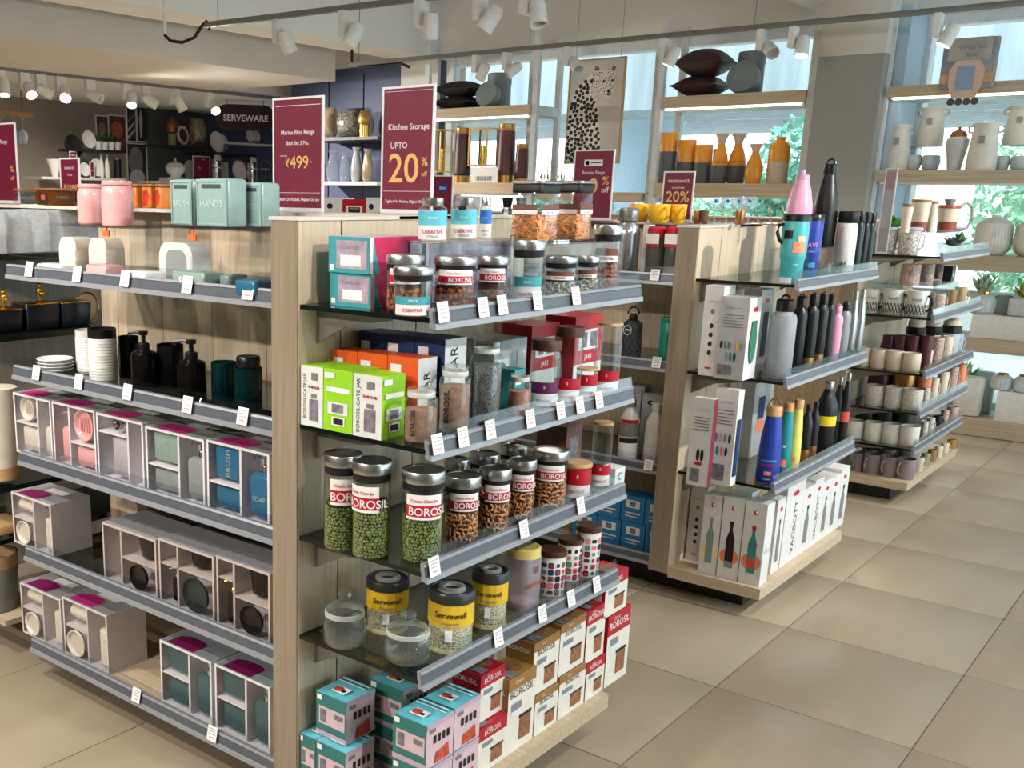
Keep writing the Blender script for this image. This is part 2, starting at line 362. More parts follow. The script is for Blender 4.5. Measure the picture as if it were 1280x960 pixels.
# ================================================================== TRACK LIGHTS
WCAN = M('white_lamp_can', (228, 228, 226), .35); LENS = M('lit_lens', (255, 244, 224), .3, emit=9.); DULL = M('unlit_reflector', (178, 178, 178), .3, .6)
TRK = M('grey_track', (126, 126, 124), .45, .3)
def track(label, p0, p1, ztop=3.45):
    p0, p1 = Vector(p0), Vector(p1); t = thing('light_track', label, 'light track', p0, 0); d = p1-p0; L = d.length
    a = math.atan2(d.y, d.x)
    r = obj('rail', B().box(0, L, -.018, .018, 0, .034), t, rz=a, mats=TRK)
    b = B()
    k = max(2, int(L/1.6))
    for i in range(k+1):
        s = .12+(L-.24)*i/k; b = B().tube([(s*math.cos(a), s*math.sin(a), .034), (s*math.cos(a), s*math.sin(a), ztop-p0.z)], .0035, 5)
        obj('hanger_wire', b, t, mats=TRK)
    return t
def head(label, p, aim, lit=True, energy=0, group=None, size=1.):
    """spotlight: adapter box under the track, swivel arm, can with recessed lens"""
    t = thing('track_spotlight', label, 'spotlight', p, 0, group)
    obj('adapter', B().box(-.022*size, .022*size, -.05*size, .05*size, -.15*size, 0), t, mats=WCAN)
    v = Vector(aim).normalized(); q = v.to_track_quat('Z', 'Y').to_matrix().to_4x4()
    c = Vector((.075*size, 0, -.15*size)); mt = Matrix.Translation(c) @ q
    obj('swivel_arm', B().tube([(.02*size, 0, -.13*size), c], .012*size, 6), t, mats=WCAN)
    can = obj('can', B().lathe([(.001, -.08*size), (.035*size, -.078*size), (.047*size, -.05*size), (.05*size, .07*size), (.047*size, .07*size), (.043*size, .02*size)], 20).xf(mt), t, mats=WCAN)
    obj('lens', B().lathe([(.001, .035*size), (.046*size, .035*size)], 20).xf(mt), can, mats=LENS if lit else DULL)
    if energy: lamp('spot_bulb', 'SPOT', c+v*.09*size, energy, parent=t, aim=v, size=.03, spot=1.75, blend=.7)
    return t
Z1 = 2.75
track('near grey ceiling track carrying the black cable loop', (-6.05, 5.32, Z1), (.6, 5.7, Z1))
track('long grey ceiling track in front of the windows', (-6.75, 7.66, Z1), (2.5, 7.7, Z1))
track('grey track under the lowered beam on the left', (-9.18, 3.4, 2.68), (-9.18, 11.2, 2.68), 2.722)
T1N = ['leftmost white spotlight on the near track', 'second white spotlight on the near track from the left', 'wrapped white spotlight in the middle of the near track', 'white spotlight on the near track turned to the windows', 'white spotlight at the right of the near track in view']
for n, (px, a) in enumerate(((349, (.2, .4, -1)), (432, (-.5, -.3, -1)), (527, (-.2, .2, -1)), (601, (-.5, -.3, -.9)), (660, (.3, -.2, -1)))):
    x, y = col(px, Z1, Y=5.4); head(T1N[n], (x, y, Z1), a, False, 30)
T2N = ['white spotlight above the black cushions', 'second spotlight along above the grey cushion', 'spotlight before the leopard picture', 'spotlight at the left post of the yellow vase shelf', 'round white spotlight above the leather cushion stack', 'spotlight shining above the round grey box', 'spotlight near the hanging pack, at the right of the far track']
for n, (px, a) in enumerate(((596, (-.5, .1, -.8)), (634, (-.5, -.5, -.5)), (711, (.6, -.3, -.6)), (831, (-.4, -.2, -1)), (953, (.6, -.6, -.5)), (993, (.1, -.3, -1)), (1175, (-.4, -.2, -1)))):
    x, y = col(px, Z1, Y=7.68); head(T2N[n], (x, y, Z1), a, n in (3, 5, 6), 36, size=.9)
T3N = ['lit spotlight at the far left edge under the beam', 'lit spotlight near the hanging glasses', 'unlit spotlight beside the two lit ones on the left', 'brightest lit spotlight over the left aisle', 'swung white spotlight under the beam', 'lit spotlight above the framed pictures', 'dull spotlight to the right of the framed pictures', 'white spotlight over the dark display wall', 'lit spotlight beside the oval hanging sign']
for n, (px, a, lit) in enumerate(((-2, (.3, -.2, -1), 1), (30, (.7, -.2, -.7), 1), (50, (.5, .8, -.5), 0), (75, (.6, -.45, -.75), 1), (112, (.8, .4, -.4), 0), (158, (.45, -.4, -.85), 1), (182, (.6, .5, -.5), 0), (219, (.3, .3, -.9), 0), (262, (.7, -.4, -.6), 1))):
    x, y = col(px, 2.68, X=-9.18); head(T3N[n], (x, y, 2.68), a, lit, 230 if lit else 120, size=1.05)
CABLE = M('black_cable', (20, 20, 20), .5)
p = [at(205, 17, Y=5.32), at(206, 44, Y=5.32), at(213, 51, Y=5.32), at(228, 53, Y=5.32), at(243, 47, Y=5.32), at(252, 33, Y=5.32), at(258, 27, Y=5.32), at(263, 32, Y=5.32), at(261, 38, Y=5.32)]
tag(obj('power_cable', B().tube(p[1:], .012, 8), mats=CABLE), 'black cable looping down to the left end of the near track', 'cable')
obj('conduit', B().tube([Vector((p[0].x, p[0].y, 3.45)), p[1]], .011, 8), bpy.data.objects['power_cable'], mats=WCAN, label='white conduit')
p = [at(440, 62, Y=7.66), at(440, 78, Y=7.66), at(450, 84, Y=7.66), at(478, 82, Y=7.66), at(500, 79, Y=7.66), at(512, 84, Y=7.66)]
tag(obj('power_cable', B().tube(p, .013, 8), mats=CABLE), 'black cable fixed along the left end of the window track', 'cable')
# unseen spots added to brighten the aisles, gondola sides and far wall
for x, y, ax, ay, e in ((-2.3, -1.7, 0, 1.9, 230), (-1.5, -1.7, -.5, 1.9, 110), (-2.5, -.1, 0, .75, 80), (-3.6, -.1, .1, .75, 110), (-2.9, .7, 0, .1, 120), (-.2, 1.5, -.6, .3, 50), (-.1, 2.9, -.6, .0, 50), (-.2, 4.6, -.5, .0, 40), (-6, 1.0, 0, .4, 90), (.9, 3.4, 0, .1, 40), (-2.6, 3.35, .3, .0, 22), (-.4, 6.4, -.5, 0, 50), (-6.5, 6.5, -.3, .5, 90), (-10.3, 7.0, -.4, .3, 150)):
    lamp('aisle_bulb', 'SPOT', (x, y, 2.7), e, aim=(ax, ay, -1), size=.05, spot=2.0, blend=.8)
for x, y, ay, e in ((1.0, 1.9, .12, 190), (1.1, 4.2, .1, 330), (1.1, 6.3, .1, 260)):  # unseen spots added to brighten the end shelves facing +X
    lamp('shelf_bulb', 'SPOT', (x, y, 2.7), e, col=(1, .97, .92), aim=(-1, ay, -.62), size=.05, spot=.95, blend=.7)
# ================================================================== GONDOLAS
def tagmesh():
    b = B().box(-.019, .019, -.001, .0, -.022, .022, 0)
    for z, w, m_ in ((.012, .03, 1), (.005, .024, 1), (-.003, .028, 1), (-.013, .02, 2)): b.quad((-w/2, -.0014, z), (w/2, -.0014, z), (w/2, -.0014, z+.0035), (-w/2, -.0014, z+.0035), m_)
    return b
TAGM = tagmesh().mesh('price_tag', [PAPER, M('tag_ink', (186, 186, 192), .6), M('tag_red', (206, 150, 156), .6)], False)
def pricetag(parent, x, y, z, side):
    o = obj('price_tag', TAGM, parent, (x, y, z)); o.rotation_euler = (math.radians(-12), 0, PI/2 if side == 'X' else 0); return o
def rail(parent, side, a0, a1, v, z, h=.055):
    """extruded price rail along the shelf edge: grey channel with a clear lip; side X faces +X, side Y faces -Y"""
    def prism(prof, mat, name):
        f = (lambda u, q, zz: (q, u, zz)) if side == 'X' else (lambda u, q, zz: (u, -q, zz))
        return obj(name, B().loft([[f(u, v_, z_) for v_, z_ in prof] for u in (a0, a1)]).mesh(name, mat, False), parent)
    prism([(v, z-.020), (v+.018, z-.024), (v+.016, z-.012), (v+.010, z-.010), (v+.006, z+.012), (v+.010, z+.014), (v+.006, z+.020), (v-.004, z+.020)], RAILM, 'price_rail')
    prism([(v+.0105, z-.0095), (v+.0125, z-.0095), (v+.0085, z+.0125), (v+.0065, z+.0125)], RAILD, 'rail_insert')
    prism([(v+.004, z+.020), (v+.007, z+.020), (v+.001, z-.02+h+.012), (v-.002, z-.02+h+.012)], LIP, 'clear_lip')
def shelf(parent, side, a0, a1, v0, v1, z, tags=(), name='glass_shelf', mat=None, thick=.011, tagz=.012, dark=True):
    """z = top of the shelf; v1 = outer edge carrying the rail"""
    if side == 'X': b = B().box(v0, v1, a0, a1, z-thick, z, mats=(1, 1, 1, 1, 0, 0))
    else: b = B().box(a0, a1, -v1, -v0, z-thick, z, mats=(1, 1, 1, 1, 0, 0))
    s = obj(name, b.mesh(name, [mat or SHELFGLASS, EDGE if dark else (mat or EDGE)], False), parent)
    rail(s, side, a0, a1, v1, z)
    for px in tags:
        if side == 'X': x, y = col(px, z+tagz, X=v1+.014); pricetag(s, x+.002, y, z+tagz, 'X')
        else: x, y = col(px, z+tagz, Y=-(v1+.014)); pricetag(s, x, y-.002, z+tagz, 'Y')
    n = max(2, int(abs(a1-a0)/.55)+1)
    for i in range(n):
        u = a0+.06+(abs(a1-a0)-.12)*i/(n-1)
        prof = [(v0, z-thick), (v0+(v1-v0)*.62, z-thick), (v0+(v1-v0)*.6, z-thick-.012), (v0+(v1-v0)*.25, z-thick-.035), (v0, z-thick-.085)]
        f = (lambda uu, q, zz: (q, uu, zz)) if side == 'X' else (lambda uu, q, zz: (uu, -q, zz))
        obj('bracket', B().loft([[f(uu, q, zz) for q, zz in prof] for uu in (u-.004, u+.004)]).mesh('bracket', M('bracket_metal', (126, 122, 114), .4, .3), False), s)
    return s
XF, XB, XP = -1.315, -1.69, -1.777
def gondola(label, yl, yr, ztop, boards, levels, tray, xfar):
    """levels: (z top, tag pixels); end panel at XP..XB, shelves to XF"""
    g = thing('shelf_gondola', label, 'shelving', (0, 0, 0))
    ys = [yl]+boards+[yr]
    for i, (a, b_) in enumerate(zip(ys[:-1], ys[1:])):
        obj('end_board', B().box(XP, XB, a+(.0025 if i else 0), b_-(.0025 if b_ != yr else 0), .1, ztop), g, mats=OAKDARK if False else OAK)
    obj('edge_strip', B().box(XP+.002, XB-.002, yl-.004, yl, .1, ztop), g, mats=OAKDARK)
    yc = (yl+yr)/2
    x = XP-.003; k = 0
    while x > xfar:
        x2 = max(x-.245, xfar)
        obj('back_board', B().box(x2+.002, x, yc-.02, yc+.02, .1, ztop-.004), g, mats=OAK); x = x2
    obj('top_cap', B().box(xfar, XB+.004, yc-.12, yc+.12, ztop-.002, ztop+.008), g, mats=M('cap_laminate', (214, 208, 198), .4))
    obj('end_cap_strip', B().box(XP-.004, XB+.004, yl-.006, yr, ztop-.001, ztop+.007), g, mats=M('cap_laminate', (214, 208, 198), .4))
    for z, tags in levels: shelf(g, 'X', yl+.005, yr-.01, XB+.001, XF, z, tags)
    t = obj('base_tray', B().box(XB, XF+.005, yl+.0, yr, tray-.045, tray), g, mats=OAKX)
    obj('plinth', B().box(xfar+.05, XF-.1, yl+.12, yr-.1, 0, .1), g, mats=M('dark_plinth', (34, 32, 30), .6))
    return g
G1Y0, G1Y1, G2Y0, G2Y1, G3Y0, G3Y1 = 1.752, 2.715, 3.955, 4.97, 6.08, 7.22
b1 = [col(425, 1.2, X=XB)[1], col(425, 1.2, X=XB)[1]+.3]
L1 = [1.355, 1.072, .792, .532]; T1Z = .145
g1 = gondola('nearest oak gondola with glass end shelves of storage jars and side shelves of bath sets', G1Y0, G1Y1, 1.545, b1,
    [(L1[0], (553, 603, 627, 671, 719)), (L1[1], (546, 578, 612, 662, 700, 724, 748)), (L1[2], (542, 654, 725)), (L1[3], (622, 677, 713, 745))], T1Z, -3.1)
S1 = [1.363, 1.05, .77, .445, .12]
S1T = [(37, 97, 157, 235, 311), (46, 99, 160, 235, 304), (), (), (171, 266)]
for z, t in zip(S1, S1T):
    shelf(g1, 'Y', -2.95, XP-.002, -(2.21), -(G1Y0+.02), z, t, 'side_shelf', SHELFGLASS if z > .2 else OAKX, dark=z > .2)
b2 = [col(894, 1.2, X=XB)[1], col(894, 1.2, X=XB)[1]+.33]
L2 = [1.308, .948, .540]; T2Z = .13
g2 = gondola('middle oak gondola with drink bottles on glass end shelves', G2Y0, G2Y1, 1.5, b2, [(L2[0], ()), (L2[1], ()), (L2[2], ())], T2Z, -5.6)
S2 = [1.3, .955, .53, .14]
for z, t in zip(S2, [(819,), (821,), (811,), ()]):
    shelf(g2, 'Y', -4.1, XP-.002, -4.43, -(G2Y0+.02), z, t, 'side_shelf', SHELFGLASS if z > .2 else OAKX, dark=z > .2)
L3 = [1.338, 1.023, .728, .520, .323]; T3Z = .138
g3 = gondola('farthest oak gondola crowded with mugs on glass end shelves', G3Y0, G3Y1, 1.5, [6.35, 6.75], [(z, ()) for z in L3], T3Z, -5)
obj('far_end_board', B().box(-3.65, -3.625, 1.78, 2.715, .1, 1.543), g1, mats=OAKDARK)
obj('top_cap', B().box(-3.65, -3.102, 2.115, 2.355, 1.543, 1.5525), g1, mats=M('cap_laminate', (214, 208, 198), .4))
# far end of the near gondola: glass end shelf with black edge
for z in (1.135, 1.4, .62, .14):
    b = B().box(-3.62, -3.14, 1.78, 2.7, z-.02, z)
    obj('far_end_shelf' if z > .2 else 'far_end_tray', b.mesh('far_end_shelf', [EDGE if z > .2 else OAKX], False), g1)
# ================================================================== BUILDERS FOR GOODS
def lt(name, label, cat, s, parts, group=None, rz=0.):
    """turned object: parts = (name, profile in half-widths/heights, material[, sides]); one part -> one mesh"""
    x, y, z, w, h = s; R = w/2
    mk = lambda p: B().lathe([(max(r*R, 1e-5), q*h) for r, q in p[1]], p[3] if len(p) > 3 else 20)
    if len(parts) == 1:
        return tag(obj(name, mk(parts[0]), None, (x, y, z), rz, parts[0][2]), label, cat, group)
    t = thing(name, label, cat, (x, y, z), rz, group)
    for p in parts: obj(p[0], mk(p), t, mats=p[2])
    return t
NUT = M('cashew_nut', (224, 152, 96), .45, var=.4, scale=45); ALM = M('almond_nut', (168, 88, 48), .55, var=.35, scale=60)
LENT = M('green_lentil', (128, 142, 74), .45, var=.3, scale=120); SPICE = M('mixed_seed', (120, 118, 70), .6, var=.4, scale=200)
PALE = M('pale_cashew', (226, 204, 164), .5, var=.2, scale=60)
def contents(parent, R, z0, z1, kind, seed=1):
    rnd = random.Random(seed); mt = {'lentil': LENT, 'cashew': NUT, 'almond': ALM, 'seed': SPICE, 'pale': PALE}[kind]
    b = B().lathe([(1e-4, z0), (R*.92, z0), (R*.92, z1-.004), (1e-4, z1-.002)], 20, mat=1)  # inner core coloured darker, painting the shade between the pieces
    if kind in ('lentil', 'seed'):
        l = .0042 if kind == 'lentil' else .0034; sp = l*1.95
    else: l = .0082; sp = l*1.55
    na = int(2*PI*R/sp); nr = int((z1-z0-l*.8)/(sp*.9)); n = min(na*nr, 2600)
    for i in range(n+n//5):
        a = (i % na+.5*(i//na % 2)+rnd.uniform(-.22, .22))*2*PI/na; z = z0+l*.6+(i//na+rnd.uniform(-.2, .2))*sp*.9; r = R*.955-l*.25
        if i >= n:
            a = rnd.uniform(0, 2*PI); r *= math.sqrt(rnd.random()); z = z1-.002
        q = Matrix.Rotation(a, 3, 'Z') @ Matrix.Rotation(rnd.uniform(0, PI), 3, 'X') @ Matrix.Rotation(rnd.uniform(-.5, .5), 3, 'Y')
        c = Vector((r*math.cos(a), r*math.sin(a), z))
        if kind in ('lentil', 'seed'):
            vs = [(.5*l, 0, 0), (-.5*l, 0, 0), (0, l, 0), (0, -l, 0), (0, 0, l), (0, 0, -l)]
            fs = [(0, 2, 4), (2, 1, 4), (1, 3, 4), (3, 0, 4), (2, 0, 5), (1, 2, 5), (3, 1, 5), (0, 3, 5)]
        elif kind == 'almond':
            vs = [(0, 0, l*1.25)]+[(l*.38*math.cos(t), l*.72*math.sin(t), .1*l) for t in (0, PI/2, PI, 1.5*PI)]+[(0, 0, -l*1.1)]
            fs = [(0, 1, 2), (0, 2, 3), (0, 3, 4), (0, 4, 1), (5, 2, 1), (5, 3, 2), (5, 4, 3), (5, 1, 4)]
        else:
            vs = []; fs = []; n5 = 5
            for k, (t, rr) in enumerate(((-1.3, .12), (-.75, .36), (0, .42), (.75, .36), (1.3, .12))):
                for m_ in range(4): vs.append((rr*l*math.cos(m_*PI/2), (l*.95+rr*l*math.sin(m_*PI/2))*math.cos(t)-l*.6, (l*.95+rr*l*math.sin(m_*PI/2))*math.sin(t)))
            for k in range(4):
                for m_ in range(4): fs.append((k*4+m_, k*4+(m_+1) % 4, k*4+4+(m_+1) % 4, k*4+4+m_))
        b.add([q @ Vector(v)+c for v in vs], fs)
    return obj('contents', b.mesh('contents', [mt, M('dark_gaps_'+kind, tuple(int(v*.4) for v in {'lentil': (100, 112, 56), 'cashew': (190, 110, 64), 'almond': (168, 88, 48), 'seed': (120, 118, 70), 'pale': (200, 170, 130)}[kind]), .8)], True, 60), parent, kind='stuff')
def band(b, r, a, half, z0, z1, mat=0, n=14):
    return b.lathe([(r, z0), (r, z1)], n, mat, a0=a-half, a1=a+half)
def wrap(parent, r, a, half, bands, texts=(), name='paper_label'):
    """bands: (z0, z1, material); texts: (string, z, w, h, material)"""
    ms = []; b = B()
    def k(m):
        if m not in ms: ms.append(m)
        return ms.index(m)
    for i, bd in enumerate(bands):
        da = bd[3] if len(bd) > 3 else 0; hf = bd[4] if len(bd) > 4 else half
        band(b, r+.0004*i, a+da, hf, bd[0], bd[1], k(bd[2]))
    for t in texts: write_round(b, t[0], r+.0004*len(bands)+.0004, a+(t[5] if len(t) > 5 else 0), t[1], t[2], t[3], k(t[4]), bold=.012)
    return obj(name, b.mesh(name, ms, False), parent)
LABW = M('label_white', (236, 232, 230), .5); LABR = M('label_red', (186, 22, 44), .45); LABPINK = M('label_rose', (214, 120, 130), .5)
TEAL = M('teal_print', (62, 158, 168), .45); CYAN = M('cyan_print', (92, 190, 206), .45); BROWNLAB = M('label_brown', (112, 66, 48), .5)
def steel_jar(label, s, kind=None, fill=.55, lab='red', text='BOROSIL', group=None, lid=None, seed=1, da=0.):
    x, y, z, w, h = s; R = w/2*.95; a = facing(x, y)+da; lh = min(.026, h*.16)
    t = thing('glass_storage_jar', label, 'jar', (x, y, z), 0, group)
    hb = h-lh*1.2
    obj('glass_body', B().lathe([(1e-4, .002), (R*.92, .002), (R*.985, .006), (R, .014), (R, hb-.012), (R*.97, hb)], 32), t, mats=CLEAR)
    l = obj('lid', B().lathe([(R*.98, h-lh), (R*1.05, h-lh), (R*1.07, h-lh+.003), (R*1.07, h-.004), (R*1.03, h), (R*.9, h-.001), (R*.86, h-.003), (1e-4, h-.003)], 32), t, mats=lid or STEEL)
    obj('gasket', B().lathe([(R*.97, h-lh*1.75), (R*1.0, h-lh*1.6), (R*1.0, h-lh*1.15), (R*1.02, h-lh)], 28), l, mats=GASKET)
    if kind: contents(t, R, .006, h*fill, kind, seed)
    if lab == 'red':
        z0 = h*.50; wrap(t, R+.0008, a, .95, [(z0, z0+h*.27, LABW), (z0+h*.03, z0+h*.155, LABR)],
            [(text, z0+h*.048, R*2.5, h*.09, LABW, .3), ('Classic Glass Jar', z0+h*.19, R*1.5, h*.035, LABR)])
    elif lab == 'brown':
        z0 = h*.45; wrap(t, R+.0008, a, 1.0, [(z0, z0+h*.2, BROWNLAB), (z0, z0+h*.09, LABW)], [(text, z0+h*.03, R*1.2, h*.05, INK)])
    elif lab == 'teal':
        wrap(t, R+.0008, a, 1.05, [(h*.05, h*.42, LABW), (h*.26, h*.42, TEAL)], [('CREATIVE', h*.12, R*1.1, h*.08, REDINK), ('SINCE', h*.32, R*.5, h*.05, LABW)])
    return t
def carton(name, label, cat, bx, z, mat, art=(), sides=None, group=None, rz=0., lid=None):
    """cardboard box from (x0,x1,y0,y1,h) with printing: art rows (face F/S/T, kind, ...) in 0..1 of that face"""
    x0, x1, y0, y1, h = bx; cx, cy = (x0+x1)/2, (y0+y1)/2; dx, dy = (x1-x0)/2, (y1-y0)/2
    t = thing(name, label, cat, (cx, cy, z), rz, group)
    b = B(); ms = [mat]
    fm = [0]*6
    if sides:
        for k, m_ in sides.items():
            if m_ not in ms: ms.append(m_)
            fm[{'L': 0, 'S': 1, 'F': 2, 'K': 3, 'B': 4, 'T': 5}[k]] = ms.index(m_)
    b.box(-dx, dx, -dy, dy, 0, h, mats=fm)
    b.box(-dx*.92, dx*.92, -dy*.98, -dy*.98+.002, h, h+.0012, mat=fm[5])      # tucked flap edge
    obj('carton', b.mesh('carton', ms, False), t)
    if art:
        p = B(); pm = []
        e = .0007
        fr = {'F': (Vector((-dx, -dy-e, 0)), Vector((1, 0, 0)), Vector((0, 0, 1)), 2*dx, h), 'S': (Vector((dx+e, -dy, 0)), Vector((0, 1, 0)), Vector((0, 0, 1)), 2*dy, h),
              'T': (Vector((-dx, -dy, h+.0016)), Vector((1, 0, 0)), Vector((0, 1, 0)), 2*dx, 2*dy)}
        nrm = {'F': Vector((0, -1, 0)), 'S': Vector((1, 0, 0)), 'T': Vector((0, 0, 1))}
        for n, c in enumerate(art):
            o, xd, ud, fw, fh = fr[c[0]]; o = o+nrm[c[0]]*(.0002*n)
            m_ = c[-1]
            if m_ not in pm: pm.append(m_)
            k = pm.index(m_)
            if c[1] == 'r': rect(p, o, xd, ud, c[2]*fw, c[3]*fw, c[4]*fh, c[5]*fh, k)
            elif c[1] == 't': write(p, c[2], o+xd*c[3]*fw+ud*c[4]*fh, xd, ud, c[5]*fw, c[6]*fh, k)
            elif c[1] == 'v': write(p, c[2], o+xd*c[3]*fw+ud*c[4]*fh, ud, -xd, c[5]*fh, c[6]*fw, k)
            elif c[1] == 'e':
                q = [o+xd*(c[2]*fw+c[4]*fw*math.cos(i*PI/8))+ud*(c[3]*fh+c[5]*fh*math.sin(i*PI/8)) for i in range(16)]
                p.add(q, [tuple(range(16))], k)
            elif c[1] == 'p':
                p.add([o+xd*a*fw+ud*b_*fh for a, b_ in c[2]], [tuple(range(len(c[2])))], k)
        obj('printed_artwork', p.mesh('printed_artwork', pm, False), t)
    return t
def cb(xl, xc, xr, yt, z, X=None, Y=None, dx=.1, dy=.1, ref=.08):
    """box dims from the pixels of its left end, near corner and right end"""
    zz = z+ref
    if X is not None: Yc = col(xc, zz, X=X)[1]; Xc = X
    else: Xc = col(xc, zz, Y=Y)[0]; Yc = Y
    x0 = col(xl, zz, Y=Yc)[0] if xl is not None else Xc-dx
    y1 = col(xr, zz, X=Xc)[1] if xr is not None else Yc+dy
    return x0, Xc, Yc, y1, top(yt, Xc, Yc)-z
def pump(parent, m, z, r=.013, k=1., a=0., name='pump'):
    b = B().lathe([(r, z-.004), (r, z+.016*k), (r*.8, z+.02*k), (r*.36, z+.02*k), (r*.36, z+.042*k), (r*.75, z+.043*k), (r*.8, z+.054*k), (1e-4, z+.056*k)], 14)
    c, s_ = math.cos(a), math.sin(a)
    b.tube([(0, 0, z+.049*k), (c*r*1.6, s_*r*1.6, z+.05*k), (c*r*2.9, s_*r*2.9, z+.046*k), (c*r*3.1, s_*r*3.1, z+.038*k)], r*.3, 6)
    return obj(name, b, parent, mats=m)
"""profiles, radius in half-widths, height in heights"""
PROF = dict(
    bottle=[(.0, 0), (.94, 0), (1, .02), (1, .62), (.93, .70), (.62, .80), (.42, .86), (.40, .885)],
    cap=[(.44, .88), (.46, .885), (.46, .985), (.40, 1), (0, 1)],
    cola=[(0, 0), (.92, 0), (1, .02), (1, .45), (.97, .55), (.72, .75), (.55, .84), (.5, .88)],
    wide=[(0, 0), (.94, 0), (1, .015), (1, .74), (.92, .80), (.62, .845), (.58, .86)],
    mug=[(0, .03), (.86, .03), (.95, 0), (1, .04), (1, .97), (.985, 1), (.95, .985), (.93, .1), (0, .08)],
    mugt=[(0, .03), (.70, .03), (.74, 0), (.8, .04), (1, .97), (.985, 1), (.95, .985), (.76, .1), (0, .08)],
    bowl=[(0, .1), (.6, .1), (.62, 0), (.68, 0), (.72, .12), (1, .96), (.98, 1), (.94, .96), (.68, .2), (0, .16)],
)
def bottle(label, s, body, cap, prof='bottle', bandm=None, name='water_bottle', loop=None, group=None, base=None, cat='bottle', lid=None):
    x, y, z, w, h = s; R = w/2
    t = thing(name, label, cat, (x, y, z), 0, group)
    obj('body', B().lathe([(max(r*R, 1e-4), q*h) for r, q in PROF[prof]], 24), t, mats=body)
    n0 = PROF[prof][-1]
    cpr = lid or [(n0[0]*1.08, n0[1]-.01), (n0[0]*1.12, n0[1]), (n0[0]*1.12, .985), (n0[0]*.95, 1), (0, 1)]
    c = obj('cap', B().lathe([(max(r*R, 1e-4), q*h) for r, q in cpr], 20), t, mats=cap)
    if bandm: obj('colour_band', B().lathe([(R*1.01, bandm[0]*h), (R*1.01, bandm[1]*h)], 24), t, mats=bandm[2])
    if base: obj('base_ring', B().lathe([(R*1.01, 0), (R*1.012, base[0]*h), (R*.9, base[0]*h)], 24), t, mats=base[1])
    if loop:
        q = loop[1] if len(loop) > 1 else .35
        pts = [(R*q*math.cos(i*PI/8)*.9, 0, h*.985+R*q*1.25*math.sin(i*PI/8)) for i in range(9)]
        obj('carry_loop', B().tube(pts, R*.09, 6), c, mats=loop[0], rz=facing(x, y)+PI/2)
    return t
def mug(label, s, m, group=None, a=-1.2, prof='mug', name='mug', art=None, hm=None, inner=None):
    x, y, z, w, h = s; w *= .93; R = w/2
    t = thing(name, label, 'mug', (x, y, z), 0, group)
    obj('body', B().lathe([(max(r*R, 1e-4), q*h) for r, q in PROF[prof]], 20), t, mats=m)
    c, s_ = math.cos(a), math.sin(a); pts = []
    for i in range(9):
        th = -PI*.45+PI*.9*i/8; rr = R*.96+R*.55*math.cos(th); pts.append((c*rr, s_*rr, h*.52+h*.3*math.sin(th)))
    obj('handle', B().tube(pts, R*.11, 6), t, mats=hm or m)
    if art: art(t, R*1.012, h, facing(x, y))
    return t
# ================================================================== NEAR GONDOLA, END SHELVES
z1, z2, z3, z4 = L1
LAV = M('lavender_print', (196, 170, 190), .45); MAG = M('magenta_print', (196, 36, 84), .45); LILAC = M('lilac_photo', (176, 160, 178), .5, scale=40, var=.25)
def gift(label, xl, xc, xr, yt, z, X, dy, pinkface, long=False):
    x0, x1, y0, y1, h = cb(xl, xc, xr, yt, z, X=X)
    art = [('F', 'r', .2, .95, .12, .9, LILAC), ('F', 'r', .3, .8, .2, .5, PAPER), ('F', 't', 'CREATIVE', .55, .66, .5, .1, GREYINK), ('F', 'r', .04, .14, .06, .22, PAPER)]
    if pinkface: art += [('S', 'r', 0, .06, 0, 1, PAPER), ('S', 'p', [(.06, 0), (.2, 0), (.12, .5), (.06, 1)], TEAL), ('S', 'r', .75, 1, .1, .9, LILAC)]
    else: art += [('S', 'r', .04, .4, .1, .9, LILAC), ('S', 'r', .46, .95, .1, .9, LILAC), ('S', 't', 'STORAGE JARS', .5, .5, .4, .12, MAG)]
    return carton('gift_box', label, 'box', (x0, x1, y0, y1, h), z, TEAL, art, {'S': MAG if pinkface else LAV, 'T': LAV})
GX = -1.52
gb = gift('teal and magenta gift box at the bottom of its two-box stack', 413, 464, 528, 343, z1, GX, .3, True)
h0 = top(343, GX, 1.86)-z1
gift('teal and magenta gift box lying on top of the other one', 411, 462, 527, 297, z1+h0+.002, GX, .3, True)
gift('lower lavender gift box behind the steel lidded jars', 500, 533, 640, 344, z1, GX-.001, .3, False)
gift('upper lavender gift box half hidden behind the creative label jars', 500, 533, 640, 301, z1+h0+.002, GX-.001, .3, False)
FX = -1.372
steel_jar('steel lidded jar with red label standing behind the short teal label jar', slot(481, 529, 318, z1, X=-1.44), 'almond', .5, seed=2)
steel_jar('short steel lidded jar with teal label at the shelf corner', slot(490, 541, 333, z1, X=-1.365), None, lab='teal', seed=3)
steel_jar('almond jar with red label, left one of the pair on the top end shelf', slot(541, 594, 320, z1, X=FX), 'almond', .5, seed=4)
steel_jar('almond jar with red label, right one of the pair on the top end shelf', slot(594, 633, 320, z1, X=FX), 'almond', .5, seed=5)
steel_jar('tall narrow steel lidded canister with teal label below and yellow pasta print', slot(638, 678, 300, z1, X=FX), None, lab='teal', seed=6)
steel_jar('pale nut jar with brown label, larger one beside the tall canister', slot(678, 719, 320, z1, X=FX), 'pale', .55, 'brown', seed=7)
steel_jar('pale nut jar with brown label, smaller one near the end of the top shelf', slot(719, 746, 320, z1, X=FX), 'pale', .55, 'brown', seed=8)
steel_jar('tall almond jar with dark lid at the right end of the top end shelf', slot(738, 772, 281, z1, X=-1.40), 'almond', .62, 'brown', seed=9)
